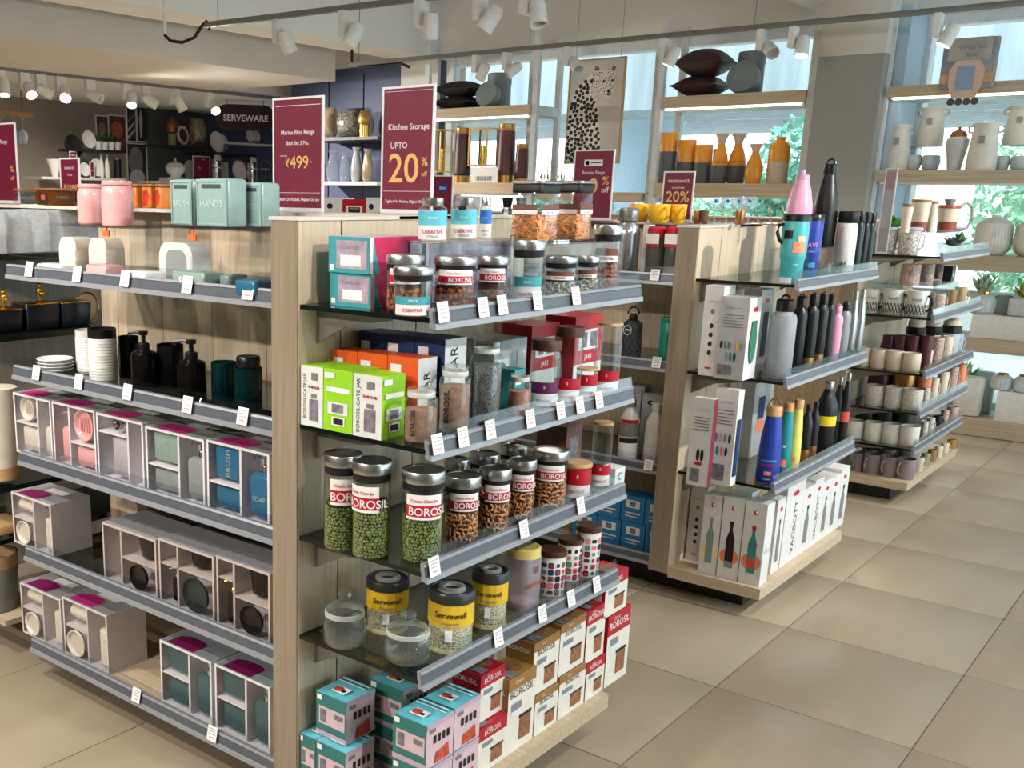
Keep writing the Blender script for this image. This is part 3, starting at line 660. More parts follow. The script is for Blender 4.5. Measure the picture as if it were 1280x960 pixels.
def riser(label, x0, x1, y0, y1, z, h):
    t = thing('acrylic_riser', label, 'display riser', ((x0+x1)/2, (y0+y1)/2, z)); a, c = (x1-x0)/2, (y1-y0)/2
    obj('top_sheet', B().box(-a, a, -c, c, h-.005, h), t, mats=ACRYL)
    obj('side_sheet', B().box(-a, -a+.004, -c, c, 0, h-.005), t, mats=ACRYL); obj('side_sheet', B().box(a-.004, a, -c, c, 0, h-.005), t, mats=ACRYL)
    return z+h
RX = -1.455
r1y0, r1y1 = col(515, z1+.09, X=RX)[1], col(628, z1+.09, X=RX)[1]
zr = top(299, RX, (r1y0+r1y1)/2)
riser('clear acrylic riser under the creative label jars', RX-.05, RX+.045, r1y0+.01, r1y1, z1, zr-z1)
def creative(label, px0, px1, blue=False):
    x, y, z, w, h = slot(px0, px1, 247, zr, X=RX); R = w/2*.92
    t = thing('glass_storage_jar', label, 'jar', (x, y, z))
    obj('glass_body', B().lathe([(1e-4, .002), (R*.95, .002), (R, .01), (R, h*.74), (R*.8, h*.8), (R*.66, h*.82)], 24), t, mats=CLEAR)
    obj('lid', B().lathe([(R*.7, h*.81), (R*.72, h*.82), (R*.72, h*.985), (R*.66, h), (1e-4, h)], 24), t, mats=STEEL)
    wrap(t, R+.0008, facing(x, y), 1.2, [(h*.03, h*.36, LABW), (h*.36, h*.7, M('blue_print', (40, 120, 200), .45) if blue else CYAN)],
         [('CREATIVE', h*.17, R*1.5, h*.11, REDINK), ('STORAGE', h*.08, R*1.0, h*.05, GREYINK), ('SINCE', h*.5, R*.6, h*.08, LABW)])
creative('creative label jar, leftmost on the acrylic riser', 520, 560)
creative('creative label jar, middle one on the acrylic riser', 561, 597)
creative('creative label jar with a bluer label, rightmost on the riser', 598, 614, True)
R2X = -1.43; q0, q1 = col(612, z1+.08, X=R2X)[1], col(760, z1+.08, X=R2X)[1]
zr2 = top(302, R2X, (q0+q1)/2); riser('clear acrylic riser under the two large cashew canisters', R2X-.05, R2X+.05, q0+.03, q1-.01, z1, zr2-z1)
def square_can(label, px0, px1, seed):
    x, y, z, w, h = slot(px0, px1, 226, zr2, X=R2X); w *= .8
    t = thing('glass_canister', label, 'canister', (x, y, z))
    obj('glass_body', B().rbox(.085, w, .002, h*.86, .012, .004), t, mats=CLEAR)
    l = obj('lid', B().rbox(.094, w*1.06, h*.94, h, .014, .004), t, mats=STEEL); obj('gasket', B().rbox(.088, w*1.0, h*.80, h*.94, .012, .002), l, mats=GASKET)
    b = B(); rnd = random.Random(seed); hh = h*.46
    c = obj('contents', B().rbox(.074, w*.88, .006, hh, .01, .003), t, mats=NUT, kind='stuff')
    for i in range(210):
        f = rnd.random(); l_ = .009
        if f < .5: p = Vector((.037, rnd.uniform(-.42, .42)*w, rnd.uniform(.01, hh))); n = 0
        elif f < .85: p = Vector((rnd.uniform(-.035, .035), -.44*w, rnd.uniform(.01, hh))); n = -PI/2
        else: p = Vector((rnd.uniform(-.035, .035), rnd.uniform(-.42, .42)*w, hh)); n = 0
        th = rnd.uniform(0, PI); q = Matrix.Rotation(n, 3, 'Z') @ Matrix.Rotation(th, 3, 'X')
        b.tube([p+q @ Vector((0, (l_*.9*math.cos(t_)-l_*.5), l_*.9*math.sin(t_))) for t_ in (-1.2, -.6, 0, .6, 1.2)], .003, 4, rs=[.0012, .0032, .0036, .0032, .0012])
    obj('nuts', b.mesh('nuts', NUT), t, kind='stuff')
    a = B(); ms = [BROWNLAB, LABW, INK]
    rect(a, (.0432, 0, 0), *SIDE, -w*.42, w*.42, h*.5, h*.62, 0); rect(a, (.0434, 0, 0), *SIDE, -w*.42, w*.42, h*.46, h*.53, 1)
    rect(a, (0, -w/2-.0005, 0), *FRONT, -.036, .036, h*.5, h*.62, 0); rect(a, (0, -w/2-.0007, 0), *FRONT, -.036, .036, h*.46, h*.53, 1)
    write(a, 'BOROSIL', (.0436, 0, h*.475), *SIDE, w*.6, h*.035, 2)
    obj('paper_label', a.mesh('paper_label', ms, False), t)
square_can('large cashew canister with black gasket and steel lid, left one on the riser', 636, 698, 31)
square_can('large cashew canister with steel lid, right one on the riser', 690, 735, 32)

# ---- second end shelf: borosilicate cartons and cork lid jars
LIME = M('lime_print', (150, 212, 40), .45); ORNG = M('orange_carton', (232, 92, 34), .45); NAVY = M('navy_carton', (28, 56, 104), .4); PALEG = M('pale_carton', (222, 224, 222), .5)
BLOT = M('grey_blot', (120, 116, 124), .6, scale=60, var=.4)
def jarpic(f, x0, x1, y0, y1):
    """little printed picture of a jar"""
    w = x1-x0; h = y1-y0
    return [(f, 'r', x0, x1, y0, y0+h*.8, BLOT), (f, 'r', x0+w*.2, x1-w*.2, y0+h*.84, y1, GREYINK)]
WF = [('F', 'v', 'BOROSILICATE JAR', .24, .5, .86, .13, INK)]+jarpic('F', .4, .8, .1, .55)+[('F', 'e', .4+.13*i, .66, .05, .025, REDINK if i % 2 else GREYINK) for i in range(4)]+[('F', 'r', .5, .75, .78, .9, GREYINK)]
LF = [('F', 'r', .12, .9, .64, .72, PAPER), ('F', 'r', .15, .85, .28, .48, PALEG), ('F', 'r', .3, .7, .31, .45, BLOT), ('F', 'r', .3, .75, .1, .24, PAPER), ('F', 'r', .36, .7, .12, .22, INK), ('F', 'r', .05, .4, .86, .95, PAPER)]
LS = [(('S',)+c[1:]) for c in LF]
LY = 1.757
e = [col(p, z2+.08, Y=LY)[0] for p in (373.5, 404, 441, 477)]; hg = top(466, e[2], LY)-z2
yb = col(506, z2+.08, X=e[3])[1]
carton('jar_carton', 'white faced lime topped carton, leftmost of the lime cartons', 'box', (max(e[0], -1.687), e[1]-.001, LY, LY+.1, hg), z2, PALEG, WF, {'T': LIME, 'S': LIME})
carton('jar_carton', 'lime sided carton between two white faced cartons', 'box', (e[1]+.001, e[2]-.001, LY, LY+.1, hg), z2, LIME, LF)
carton('jar_carton', 'white faced lime carton showing its lime side, nearest the glass jars', 'box', (e[2]+.001, e[3], LY, min(yb, LY+.1), hg), z2, PALEG, WF+LS, {'T': LIME, 'S': LIME})
Yo = 1.866
e = [col(p, z2+.1, Y=Yo)[0] for p in (412, 447, 484, 523)]
ho = top(441, e[1], Yo)-z2
OF = [('F', 'r', .1, .45, .74, .9, PAPER), ('F', 'r', .2, .8, .3, .34, PALEG), ('F', 'r', .15, .6, .2, .23, PALEG)]
for i, w_ in enumerate(('leftmost', 'middle', 'rightmost, with a white jar side')):
    carton('jar_carton', 'orange carton behind the lime cartons, '+w_, 'box', (max(e[i], -1.687), e[i+1]-.002, Yo, Yo+.07, ho+.002*i), z2, ORNG,
           OF+([('S', 'v', 'JAR', .62, .66, .5, .36, INK), ('S', 'e', .7, .2, .12, .05, REDINK)] if i == 2 else []), {'S': PALEG} if i == 2 else None)
Yn = 1.948
e = [col(p, z2+.12, Y=Yn)[0] for p in (448, 481, 518, 556)]
hn = top(418, e[1], Yn)-z2
NF = [('F', 'r', .1, .45, .72, .9, PAPER), ('F', 'r', .1, .8, .4, .42, CYAN)]
for i, w_ in enumerate(('leftmost', 'middle', 'rightmost, with a silver jar side')):
    carton('jar_carton', 'navy carton in the back row over the orange ones, '+w_, 'box', (max(e[i], -1.687), e[i+1]-.002, Yn, Yn+.085, hn+.002*i), z2, NAVY,
           NF+([('S', 'v', 'JAR', .6, .76, .34, .36, INK), ('S', 'e', .4, .2, .12, .05, GREYINK), ('S', 'e', .75, .2, .12, .05, GREYINK)] if i == 2 else []), {'S': PALEG} if i == 2 else None)
FOIL = M('black_white_beads', (110, 112, 112), .35, .3, scale=260, var=.95); CHOC = M('brown_grain', (148, 116, 98), .6, scale=90, var=.3)
def glass_jar(label, s, fillm=None, fill=.7, text=None, lidm=None, lidh=.12, neck=.8, sticker=None, lower=None, lidr=.86, purple=None):
    x, y, z, w, h = s; R = w/2*.96; a = facing(x, y); hb = h*(1-lidh)
    t = thing('glass_jar', label, 'jar', (x, y, z))
    obj('glass_body', B().lathe([(1e-4, .002), (R*.9, .002), (R*.985, .008), (R, .018), (R, hb*.86), (R*.97, hb*.92), (R*neck, hb*.97), (R*neck, hb+.002)], 28), t, mats=CLEAR)
    if lidm is None:
        obj('glass_lid', B().lathe([(R*neck*.95, hb), (R*lidr, hb), (R*lidr, h-.006), (R*lidr*.95, h-.001), (1e-4, h-.001)], 28), t, mats=CLEAR)
        obj('seal_ring', B().lathe([(R*neck, hb-.006), (R*neck*1.04, hb-.004), (R*neck*1.04, hb+.004), (R*neck, hb+.006)], 24), t, mats=M('clear_seal', (216, 216, 212), .3))
    else: obj('wooden_lid', B().lathe([(R*neck, hb), (R*lidr, hb), (R*lidr, h-.004), (R*lidr*.96, h), (1e-4, h)], 28), t, mats=lidm)
    if fillm: obj('contents', B().lathe([(1e-4, .008), (R*.9, .008), (R*.94, .02), (R*.94, h*fill), (1e-4, h*fill+.003)], 24), t, mats=fillm, kind='stuff')
    if text:
        b = B(); write_round(b, text, R+.001, 0, 0, hb*.5, R*.5)
        # upright lettering runs up the jar
        vs, fs, tw = text_geo(text, .02); k = min(hb*.55/tw, R*.55)
        b = B().add([((R+.001)*math.cos(a-.35-y_*k/R), (R+.001)*math.sin(a-.35-y_*k/R), hb*.2+x_*k) for x_, y_ in vs], fs)
        obj('lettering', b.mesh('lettering', INK, False), t)
    if lower: wrap(t, R+.0008, a, 1.15, lower[0], lower[1])
    return t
WALNUT = wood('walnut_lid', (92, 52, 34), (58, 32, 22), (20, 3, 20)); BAMBOO = wood('bamboo_lid', (206, 170, 124), (182, 142, 96), (20, 3, 20))
PURP = M('purple_print', (98, 34, 88), .45)
glass_jar('small clear jar filled with brown grain at the corner of the second end shelf', slot(503, 547, 484, z2, X=-1.365), CHOC, .62, 'BOROSIL', sticker=1)
glass_jar('clear jar with brown grain, second along the second end shelf', slot(546, 587, 456, z2, X=-1.375), CHOC, .7, 'BOROSIL')
glass_jar('tall clear jar with a speckled black and white filling', slot(584, 625, 425, z2, X=-1.385), FOIL, .72)
glass_jar('short clear jar holding pinkish grain on the second end shelf', slot(633, 663, 467, z2, X=-1.375), M('rosy_grain', (176, 128, 110), .6, scale=90, var=.3), .6)
lab = lambda c, s_: ([(.004, .036, LABW), (.036, .066, c)], [(s_, .014, .04, .012, c), ('S', .05, .02, .008, LABW)])
glass_jar('walnut lidded jar with a purple label', slot(660, 698, 424, z2, X=-1.40), None, lidm=WALNUT, lidh=.16, lidr=1.04, neck=.9, lower=lab(PURP, 'DELIGHT'))
glass_jar('tall walnut lidded jar with a bright red label', slot(690, 725, 408, z2, X=-1.385), None, lidm=WALNUT, lidh=.13, lidr=1.04, neck=.9, lower=lab(LABR, 'DELIGHT'))
glass_jar('small bamboo lidded jar with a red label', slot(718, 746, 459, z2, X=-1.375), None, lidm=BAMBOO, lidh=.08, lidr=1.02, neck=.95, lower=lab(LABR, 'DELIGHT'))
glass_jar('tall bamboo lidded jar with delight label at the shelf end', slot(740, 773, 403, z2, X=-1.37), None, lidm=BAMBOO, lidh=.035, lidr=1.02, neck=.98, lower=lab(LABR, 'DELIGHT'))
RB = M('red_carton', (176, 26, 44), .45); SILV = M('silver_carton', (176, 178, 184), .35, .3, scale=8, var=.25)
x, y = col(640, z2+.1, X=-1.5); h_ = top(424, x, y)-z2
carton('kitchen_box', 'silver grey printed box behind the jars on the second end shelf', 'box', (x-.12, x, y-.085, y+.07, h_), z2, SILV, [('S', 'r', .1, .5, .2, .7, PALEG), ('S', 'e', .25, .55, .1, .1, GREYINK), ('S', 'r', .7, .95, .3, .8, PALEG)])
x, y = col(648, z2+.05, X=-1.43); carton('kitchen_box', 'small teal box tucked between the jars', 'box', (x-.05, x, y-.02, y+.03, top(462, x, y)-z2), z2, TEAL, [('S', 'r', .1, .6, .6, .9, PAPER), ('S', 'r', .2, .7, .1, .4, BROWNLAB)])
RS = [('S', 'r', .15, .85, .5, .8, PALEG), ('S', 'r', .25, .45, .54, .76, BLOT), ('S', 'r', .55, .8, .54, .76, BLOT), ('S', 'r', 0, 1, 0, .3, PALEG), ('S', 't', 'JARS', .5, .36, .6, .08, PAPER)]
for n, (pa, pb, yt, X_) in enumerate(((664, 698, 408, -1.53), (718, 752, 397, -1.49))):
    ya, yb = col(pa, z2+.12, X=X_)[1], col(pb, z2+.12, X=X_)[1]
    carton('jar_carton', ('red and white carton behind the walnut lidded jars', 'tall red and white carton behind the bamboo lidded jars')[n], 'box', (X_-.1, X_, ya, yb, top(yt, X_, ya)-z2), z2, RB, RS)

# ---- third end shelf: steel lidded jars of lentils and cashews
J = [(403, 452, 566, -1.56, 'lentil', .5, 'lentil jar with steel lid standing at the back left of the third end shelf', .25),
     (438, 488, 575, -1.475, 'lentil', .58, 'lentil jar with a red and white label turned sideways, third end shelf', -.55),
     (499, 553, 586, -1.372, 'lentil', .56, 'large lentil jar with red label at the front corner of the third end shelf', .1),
     (553, 598, 593, -1.39, 'cashew', .54, 'cashew jar next to the large lentil jar', .2),
     (596, 636, 584, -1.375, 'cashew', .54, 'cashew jar, second from the large lentil jar', .3),
     (633, 667, 573, -1.38, 'cashew', .56, 'cashew jar, third from the large lentil jar', .1),
     (663, 707, 561, -1.385, 'cashew', .56, 'cashew jar, last before the bamboo lidded ones', 0)]
for n, (a_, b_, yt, X_, k, fl_, lb, da) in enumerate(J): steel_jar(lb, slot(a_, b_, yt, z3, X=X_), k, fl_, seed=40+n, da=da)
for n, (a_, b_, yt) in enumerate(((553, 584, 573), (584, 622, 566), (622, 656, 556))):
    steel_jar(('steel lidded jar in the back row behind the first cashew jar', 'steel lidded jar in the back row behind the second cashew jar', 'steel lidded jar in the back row behind the third cashew jar')[n], slot(a_, b_, yt, z3, X=-1.50), 'cashew', .5, seed=60+n)
glass_jar('bamboo lidded jar with red label on the third end shelf', slot(703, 738, 577, z3, X=-1.375), None, lidm=BAMBOO, lidh=.11, lidr=1.03, neck=.96, lower=([(.004, .04, LABW), (.04, .085, LABR)], [('DELIGHT', .018, .045, .014, REDINK), ('S', .06, .02, .01, LABW)]))
glass_jar('tall bamboo lidded jar at the end of the third end shelf', slot(736, 762, 527, z3, X=-1.385), None, lidm=BAMBOO, lidh=.04, lidr=1.02, neck=.98, lower=lab(LABR, 'DELIGHT'))
x, y = col(708, z3+.12, X=-1.47); carton('kitchen_box', 'brown printed carton behind the bamboo lidded jars of the third end shelf', 'box', (x-.1, x, y, y+.09, top(535, x, y)-z3), z3, M('brown_carton', (110, 74, 62), .5), [('S', 'r', .2, .8, .3, .8, BLOT)])
x, y = col(775, z3+.03, X=-1.345); carton('kitchen_box', 'tiny white box with a round logo at the far end of the third end shelf', 'box', (x-.05, x, y-.03, y+.03, .05), z3, PALEG, [('S', 'e', .5, .5, .2, .25, GREYINK), ('S', 'e', .55, .5, .12, .16, PALEG)])

# ---- fourth end shelf: apothecary jars, printed canisters
APO = glass('fluted_clear_glass', (246, 250, 249), rough=.05, edge=.45, pwr=2.0, solid=.04, body=(230, 236, 236))  # small diffuse share paints a pale haze so the clear jars show
def apothecary(label, s):
    x, y, z, w, h = s; R = w/2
    t = thing('apothecary_jar', label, 'jar', (x, y, z))
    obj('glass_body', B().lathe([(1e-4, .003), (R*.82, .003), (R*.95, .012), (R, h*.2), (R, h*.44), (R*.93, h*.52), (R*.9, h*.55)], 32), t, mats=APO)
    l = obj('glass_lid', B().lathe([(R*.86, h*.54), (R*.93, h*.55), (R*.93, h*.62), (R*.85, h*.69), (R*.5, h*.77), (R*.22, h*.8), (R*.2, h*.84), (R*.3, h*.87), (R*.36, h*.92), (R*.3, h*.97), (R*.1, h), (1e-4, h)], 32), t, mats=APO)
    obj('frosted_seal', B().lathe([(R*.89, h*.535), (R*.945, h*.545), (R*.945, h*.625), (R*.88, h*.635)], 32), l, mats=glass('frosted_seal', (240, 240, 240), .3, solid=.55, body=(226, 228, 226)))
    b = B()
    for i in range(28):
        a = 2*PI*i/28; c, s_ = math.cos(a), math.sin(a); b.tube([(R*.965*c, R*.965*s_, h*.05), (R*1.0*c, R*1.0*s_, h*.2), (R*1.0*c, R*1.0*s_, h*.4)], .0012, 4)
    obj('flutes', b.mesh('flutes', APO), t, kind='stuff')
apothecary('fluted glass apothecary jar with ball knob, back left of the fourth end shelf', slot(404, 457, 737, z4, X=-1.57))
apothecary('fluted glass apothecary jar with ball knob, in front at the fourth shelf edge', slot(480, 538, 763, z4, X=-1.40))
YEL = M('yellow_print', (226, 184, 44), .45); CREAM = M('cream_plastic', (226, 214, 160), .4); DKLID = M('dark_grey_lid', (48, 50, 52), .3)
def printed_can(label, s, seed):
    x, y, z, w, h = s; R = w/2*.97; a = facing(x, y)
    t = thing('printed_canister', label, 'canister', (x, y, z))
    obj('body', B().lathe([(1e-4, .001), (R*.97, .001), (R*.98, h*.8)], 28), t, mats=M('clear_plastic', (206, 204, 180), .25))
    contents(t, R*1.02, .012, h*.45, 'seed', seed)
    wrap(t, R+.0014, a, 2.6, [(h*.42, h*.76, YEL), (.0, .012, CREAM)], [('Servewell', h*.56, R*1.5, h*.1, INK), ('Organiser', h*.46, R, h*.05, GREYINK)])
    b = B(); rect(b, (0, 0, 0), (0, 1, 0), (0, 0, 1), -R*.22, R*.1, h*.2, h*.38, 0); b = b.xf(Matrix.Rotation(a, 4, 'Z') @ Matrix.Translation((R+.003, 0, 0)))
    obj('white_sticker', b.mesh('white_sticker', PAPER, False), t)
    l = obj('lid', B().lathe([(R*1.0, h*.76), (R*1.06, h*.77), (R*1.06, h*.9), (R*1.0, h*.93), (R*.9, h*.93), (R*.86, h*.9), (1e-4, h*.9)], 28), t, mats=DKLID)
    obj('swirl_knob', B().lathe([(R*.62, h*.9), (R*.6, h*.95), (R*.5, h*.965), (R*.36, h*.95), (R*.3, h*.91)], 20), l, mats=M('pale_swirl', (150, 152, 150), .3))
printed_can('yellow printed canister with dark lid in the back row of the fourth end shelf', slot(457, 510, 716, z4, X=-1.56), 81)
printed_can('yellow printed canister with dark swirl lid at the front of the fourth end shelf', slot(533, 591, 728, z4, X=-1.375), 82)
printed_can('yellow printed canister with dark lid, second from the shelf corner', slot(587, 633, 706, z4, X=-1.385), 83)
x, y, z, w, h = slot(630, 671, 681, z4, X=-1.375); R = w/2
t = thing('plastic_bottle', 'clear plastic bottle with a pale yellow lid and brown lettering', 'bottle', (x, y, z))
obj('body', B().rbox(w*.92, w*.92, .001, h*.86, .02, .004), t, mats=glass('milky_plastic', (225, 222, 226), .1, solid=.35, body=(205, 196, 204)))
obj('lid', B().lathe([(R*.82, h*.84), (R*1.02, h*.845), (R*1.04, h*.98), (R*.95, h), (R*.6, h*.985), (1e-4, h*.985)], 28), t, mats=M('yellow_lid', (226, 204, 120), .35))
b = B(); write(b, 'herevin', (w*.462+.0008, 0, h*.42), *SIDE, w*.85, h*.13, 0, bold=.02); rect(b, (w*.462+.0006, 0, 0), *SIDE, -.012, .012, h*.62, h*.72, 1)
obj('lettering', b.mesh('lettering', [M('brown_ink', (150, 84, 50), .5), M('plum_ink', (110, 70, 92), .5)], False), t)
obj('pink_content', B().rbox(w*.8, w*.8, .006, h*.16, .02, .004), t, mats=M('rose_powder', (226, 190, 196), .7), kind='stuff')
rnd = random.Random(5)
se = lambda c: math.copysign(abs(c)**.55, c)
for px0, px1, yt, lb in ((669, 705, 686, 'geometric patterned canister with walnut lid, leftmost of three'), (695, 725, 672, 'geometric patterned canister with walnut lid, middle of three'), (716, 748, 655, 'geometric patterned canister with walnut lid, rightmost of three')):
    x, y, z, w, h = slot(px0, px1, yt, z4, X=-1.38 if px0 != 695 else -1.40); R = w/2*.97; t = thing('patterned_canister', lb, 'canister', (x, y, z)); a0 = facing(x, y)
    obj('body', B().lathe([(1e-4, .001), (R*.97, .001), (R, .006), (R, h*.88), (R*.9, h*.89)], 28), t, mats=M('canister_white', (232, 228, 224), .35))
    obj('wooden_lid', B().lathe([(R*.9, h*.88), (R*1.05, h*.885), (R*1.05, h*.985), (R, h), (1e-4, h)], 28), t, mats=WALNUT)
    b = B(); ms = [LABR, M('navy_ink', (44, 56, 92), .5), INK, M('sage_ink', (92, 130, 120), .5), LABPINK]
    cell = .0195
    for i in range(int(h*.86/cell)):
        for k in range(-4, 5):
            a = a0+k*cell/R; zc = (i+.5)*cell+.004; m_ = rnd.randrange(5); q = rnd.random()
            def el(rx, rz, lvl, mm): b.add([((R+.0006+lvl)*math.cos(a+rx*se(math.cos(v*PI/5))/R), (R+.0006+lvl)*math.sin(a+rx*se(math.cos(v*PI/5))/R), zc+rz*se(math.sin(v*PI/5))) for v in range(10)], [tuple(range(10))], mm)
            el(cell*(.42 if q < .7 else .26), cell*.46 if q < .6 else cell*.3, 0, m_)
            if q < .35: el(cell*.26, cell*.26, .0003, 3 if m_ == 0 else 0)
    obj('printed_pattern', b.mesh('printed_pattern', ms, False), t)

# ---- base tray: boxed jar sets
TOPT = M('cyan_carton_top', (98, 186, 202), .45); PINKS = M('rose_carton_side', (214, 186, 196), .5); GREENF = M('teal_carton_front', (56, 120, 118), .5)
FRUIT = M('jam_photo', (190, 74, 50), .5, scale=60, var=.5)
def teal_box(label, x0, x1, y0, y1, h, z):
    art = [('F', 'r', .1, .95, .28, .7, PINKS), ('F', 'r', .62, .9, .5, .62, GREYINK), ('F', 'r', .14, .35, .34, .64, BLOT), ('F', 'r', 0, 1, 0, .12, LAV), ('F', 'r', .04, .2, .84, .96, PAPER),
           ('S', 'r', 0, 1, .9, 1, LAV), ('S', 'p', [(.3, .05), (.85, .05), (.8, .38), (.5, .3), (.35, .3)], FRUIT)]+[('S', 'r', .25+.16*i, .34+.16*i, .52, .7, INK) for i in range(4)]+[('S', 'r', .1, .3, .8, .88, GREYINK)]
    art += [('T', 'r', .05, .95, .72+.07*i, .75+.07*i, INK if i % 2 else PAPER) for i in range(4)]+[('T', 'r', .3, .72, .2, .5, PAPER), ('T', 'e', .42, .36, .14, .12, FRUIT), ('T', 'e', .6, .32, .07, .06, INK)]
    return carton('jar_set_box', label, 'box', (x0, x1, y0, y1, h), z, GREENF, art, {'S': PINKS, 'T': TOPT})
zt = T1Z; h = .1165; zu = zt+h+.003
teal_box('narrow teal box on the base tray against the end panel', -1.686, -1.633, 1.757, 1.868, h, zt)
teal_box('teal box on the base tray under the single upper one at the left', -1.630, -1.531, 1.757, 1.868, h, zt)
teal_box('upper teal box with a fruit picture, alone on top at the left', -1.655, -1.553, 1.783, 1.893, h, zu)
for z_, w_ in ((zt, 'lower'), (zu, 'upper')):
    teal_box(w_+' teal box at the front corner of the base tray', -1.436, -1.334, 1.824, 1.934, h, z_)
    teal_box(w_+' teal box second from the front corner of the base tray', -1.432, -1.336, 1.940, 2.052, h, z_)
    teal_box(w_+' shaded teal box behind the front corner stack', -1.60, -1.49, 1.93, 2.045, h, z_)
def borosil(label, pa, pb, yt, z, X, c, hh=None, dx=.09):
    ya, yb = col(pa, z+.06, X=X)[1], col(pb, z+.06, X=X)[1]
    h = hh or top(yt, X, ya)-z
    gold = c is not RB
    art = [('S', 't', 'BOROSIL', .5, .8 if not gold else .74, .86, .11, INK if gold else PAPER), ('S', 'r', .12, .5, .56, .66, STEELP), ('S', 'r', .12, .5, .48, .56, PALEG), ('S', 'r', .45, .85, .12, .42, FRUITB), ('S', 'r', .42, .88, .42, .46, INK), ('S', 't', 'Classic', .36, .92, .5, .05, PALEG),
           ('T', 'r', .05, .95, .1, .4, BLOT), ('T', 'e', .5, .62, .3, .2, FRUITB), ('F', 'r', .1, .9, .1, .6, PALEG), ('F', 't', 'BOROSIL', .5, .8, .8, .1, PAPER)]
    if not gold: art = [('S', 'r', 0, 1, 0, .72, PALEG2)]+art
    return carton('storage_jar_box', label, 'box', (X-dx, X, ya, yb-.001, h), z, PALEG2 if gold else RB, [('S', 'r', 0, 1, .84, 1, GOLDB)]+art if gold else art, {'T': GOLDB if gold else RB, 'F': GOLDB if gold else RB}), h
STEELP = M('steel_print', (130, 134, 140), .4); FRUITB = M('brown_jar_photo', (140, 92, 62), .5, scale=80, var=.4)
PALEG2 = M('ivory_carton', (226, 222, 212), .45); GOLDB = M('bronze_carton', (150, 110, 58), .4)
FB = -1.338
_, h = borosil('lower red storage jar box next to the teal boxes', 597, 633, 914, zt, FB, RB)
_, h2 = borosil('upper red storage jar box, lifted above the lower red one', 600, 630, 846, zt+h+.003, FB-.02, RB)
_, h = borosil('tall ivory storage jar box standing on the tray edge', 633, 667, 852, zt, FB, GOLDB)
_, h = borosil('lower ivory storage jar box right of the tall one', 668, 697, 872, zt, FB, GOLDB)
borosil('upper ivory storage jar box with a bronze top, first of the upper pair', 666, 698, 806, zt+h+.003, FB-.006, GOLDB)
_, h = borosil('lower ivory storage jar box, last before the red ones', 698, 731, 848, zt, FB, GOLDB)
borosil('upper ivory storage jar box with a bronze top, second of the upper pair', 699, 731, 783, zt+h+.003, FB-.004, GOLDB)
_, h = borosil('lower red storage jar box behind the ivory boxes', 732, 755, 831, zt, FB, RB)
borosil('upper red storage jar box behind the ivory boxes', 732, 755, 765, zt+h+.003, FB-.003, RB)
_, h = borosil('lower red storage jar box at the far end of the base tray', 756, 784, 772, zt, FB, RB)
borosil('upper red storage jar box at the far end of the base tray', 756, 784, 724, zt+h+.003, FB-.003, RB)
x, y = col(648, zt+.3, X=-1.46)
carton('storage_jar_box', 'ivory box behind the tall ivory storage jar box', 'box', (-1.56, -1.45, 2.215, 2.30, .3), zt, PALEG2, [('S', 'r', .2, .45, .6, .9, BLOT), ('S', 'r', .55, .8, .6, .9, STEELP), ('T', 'r', .1, .9, .2, .8, GOLDB)])
# ================================================================== NEAR GONDOLA, LEFT SHELVES
SY = 1.80
CARDW = M('white_carton', (224, 220, 224), .5); CARDG = M('grey_carton', (150, 150, 154), .5); CARDIN = M('carton_inside', (205, 200, 206), .6)
STICK = M('magenta_sticker', (196, 44, 128), .4); STICKD = M('plum_sticker', (120, 24, 84), .4)
FILM = glass('window_film', (250, 250, 250), .03, 1.3)
CERW = M('cream_ceramic', (216, 206, 194), .25); CERP = M('pink_ceramic', (228, 166, 166), .2); CERS = M('sage_ceramic', (138, 162, 152), .25)
CERB = M('ocean_ceramic', (48, 104, 138), .25); CERT = M('dark_teal_ceramic', (62, 92, 96), .3); CERG = M('grey_ceramic', (142, 146, 146), .3); CERI = M('ivory_ceramic', (222, 212, 198), .3)
SMOKE = glass('smoked_glass', (92, 86, 82), .03, solid=.25, body=(60, 52, 48)); TEALG = glass('teal_glass', (50, 120, 128), .03, solid=.2, body=(14, 70, 78)); BLACKG = glass('black_smoked_glass', (60, 58, 60), .03, solid=.45, body=(22, 20, 20))
GREYP = M('grey_product', (176, 172, 176), .4)
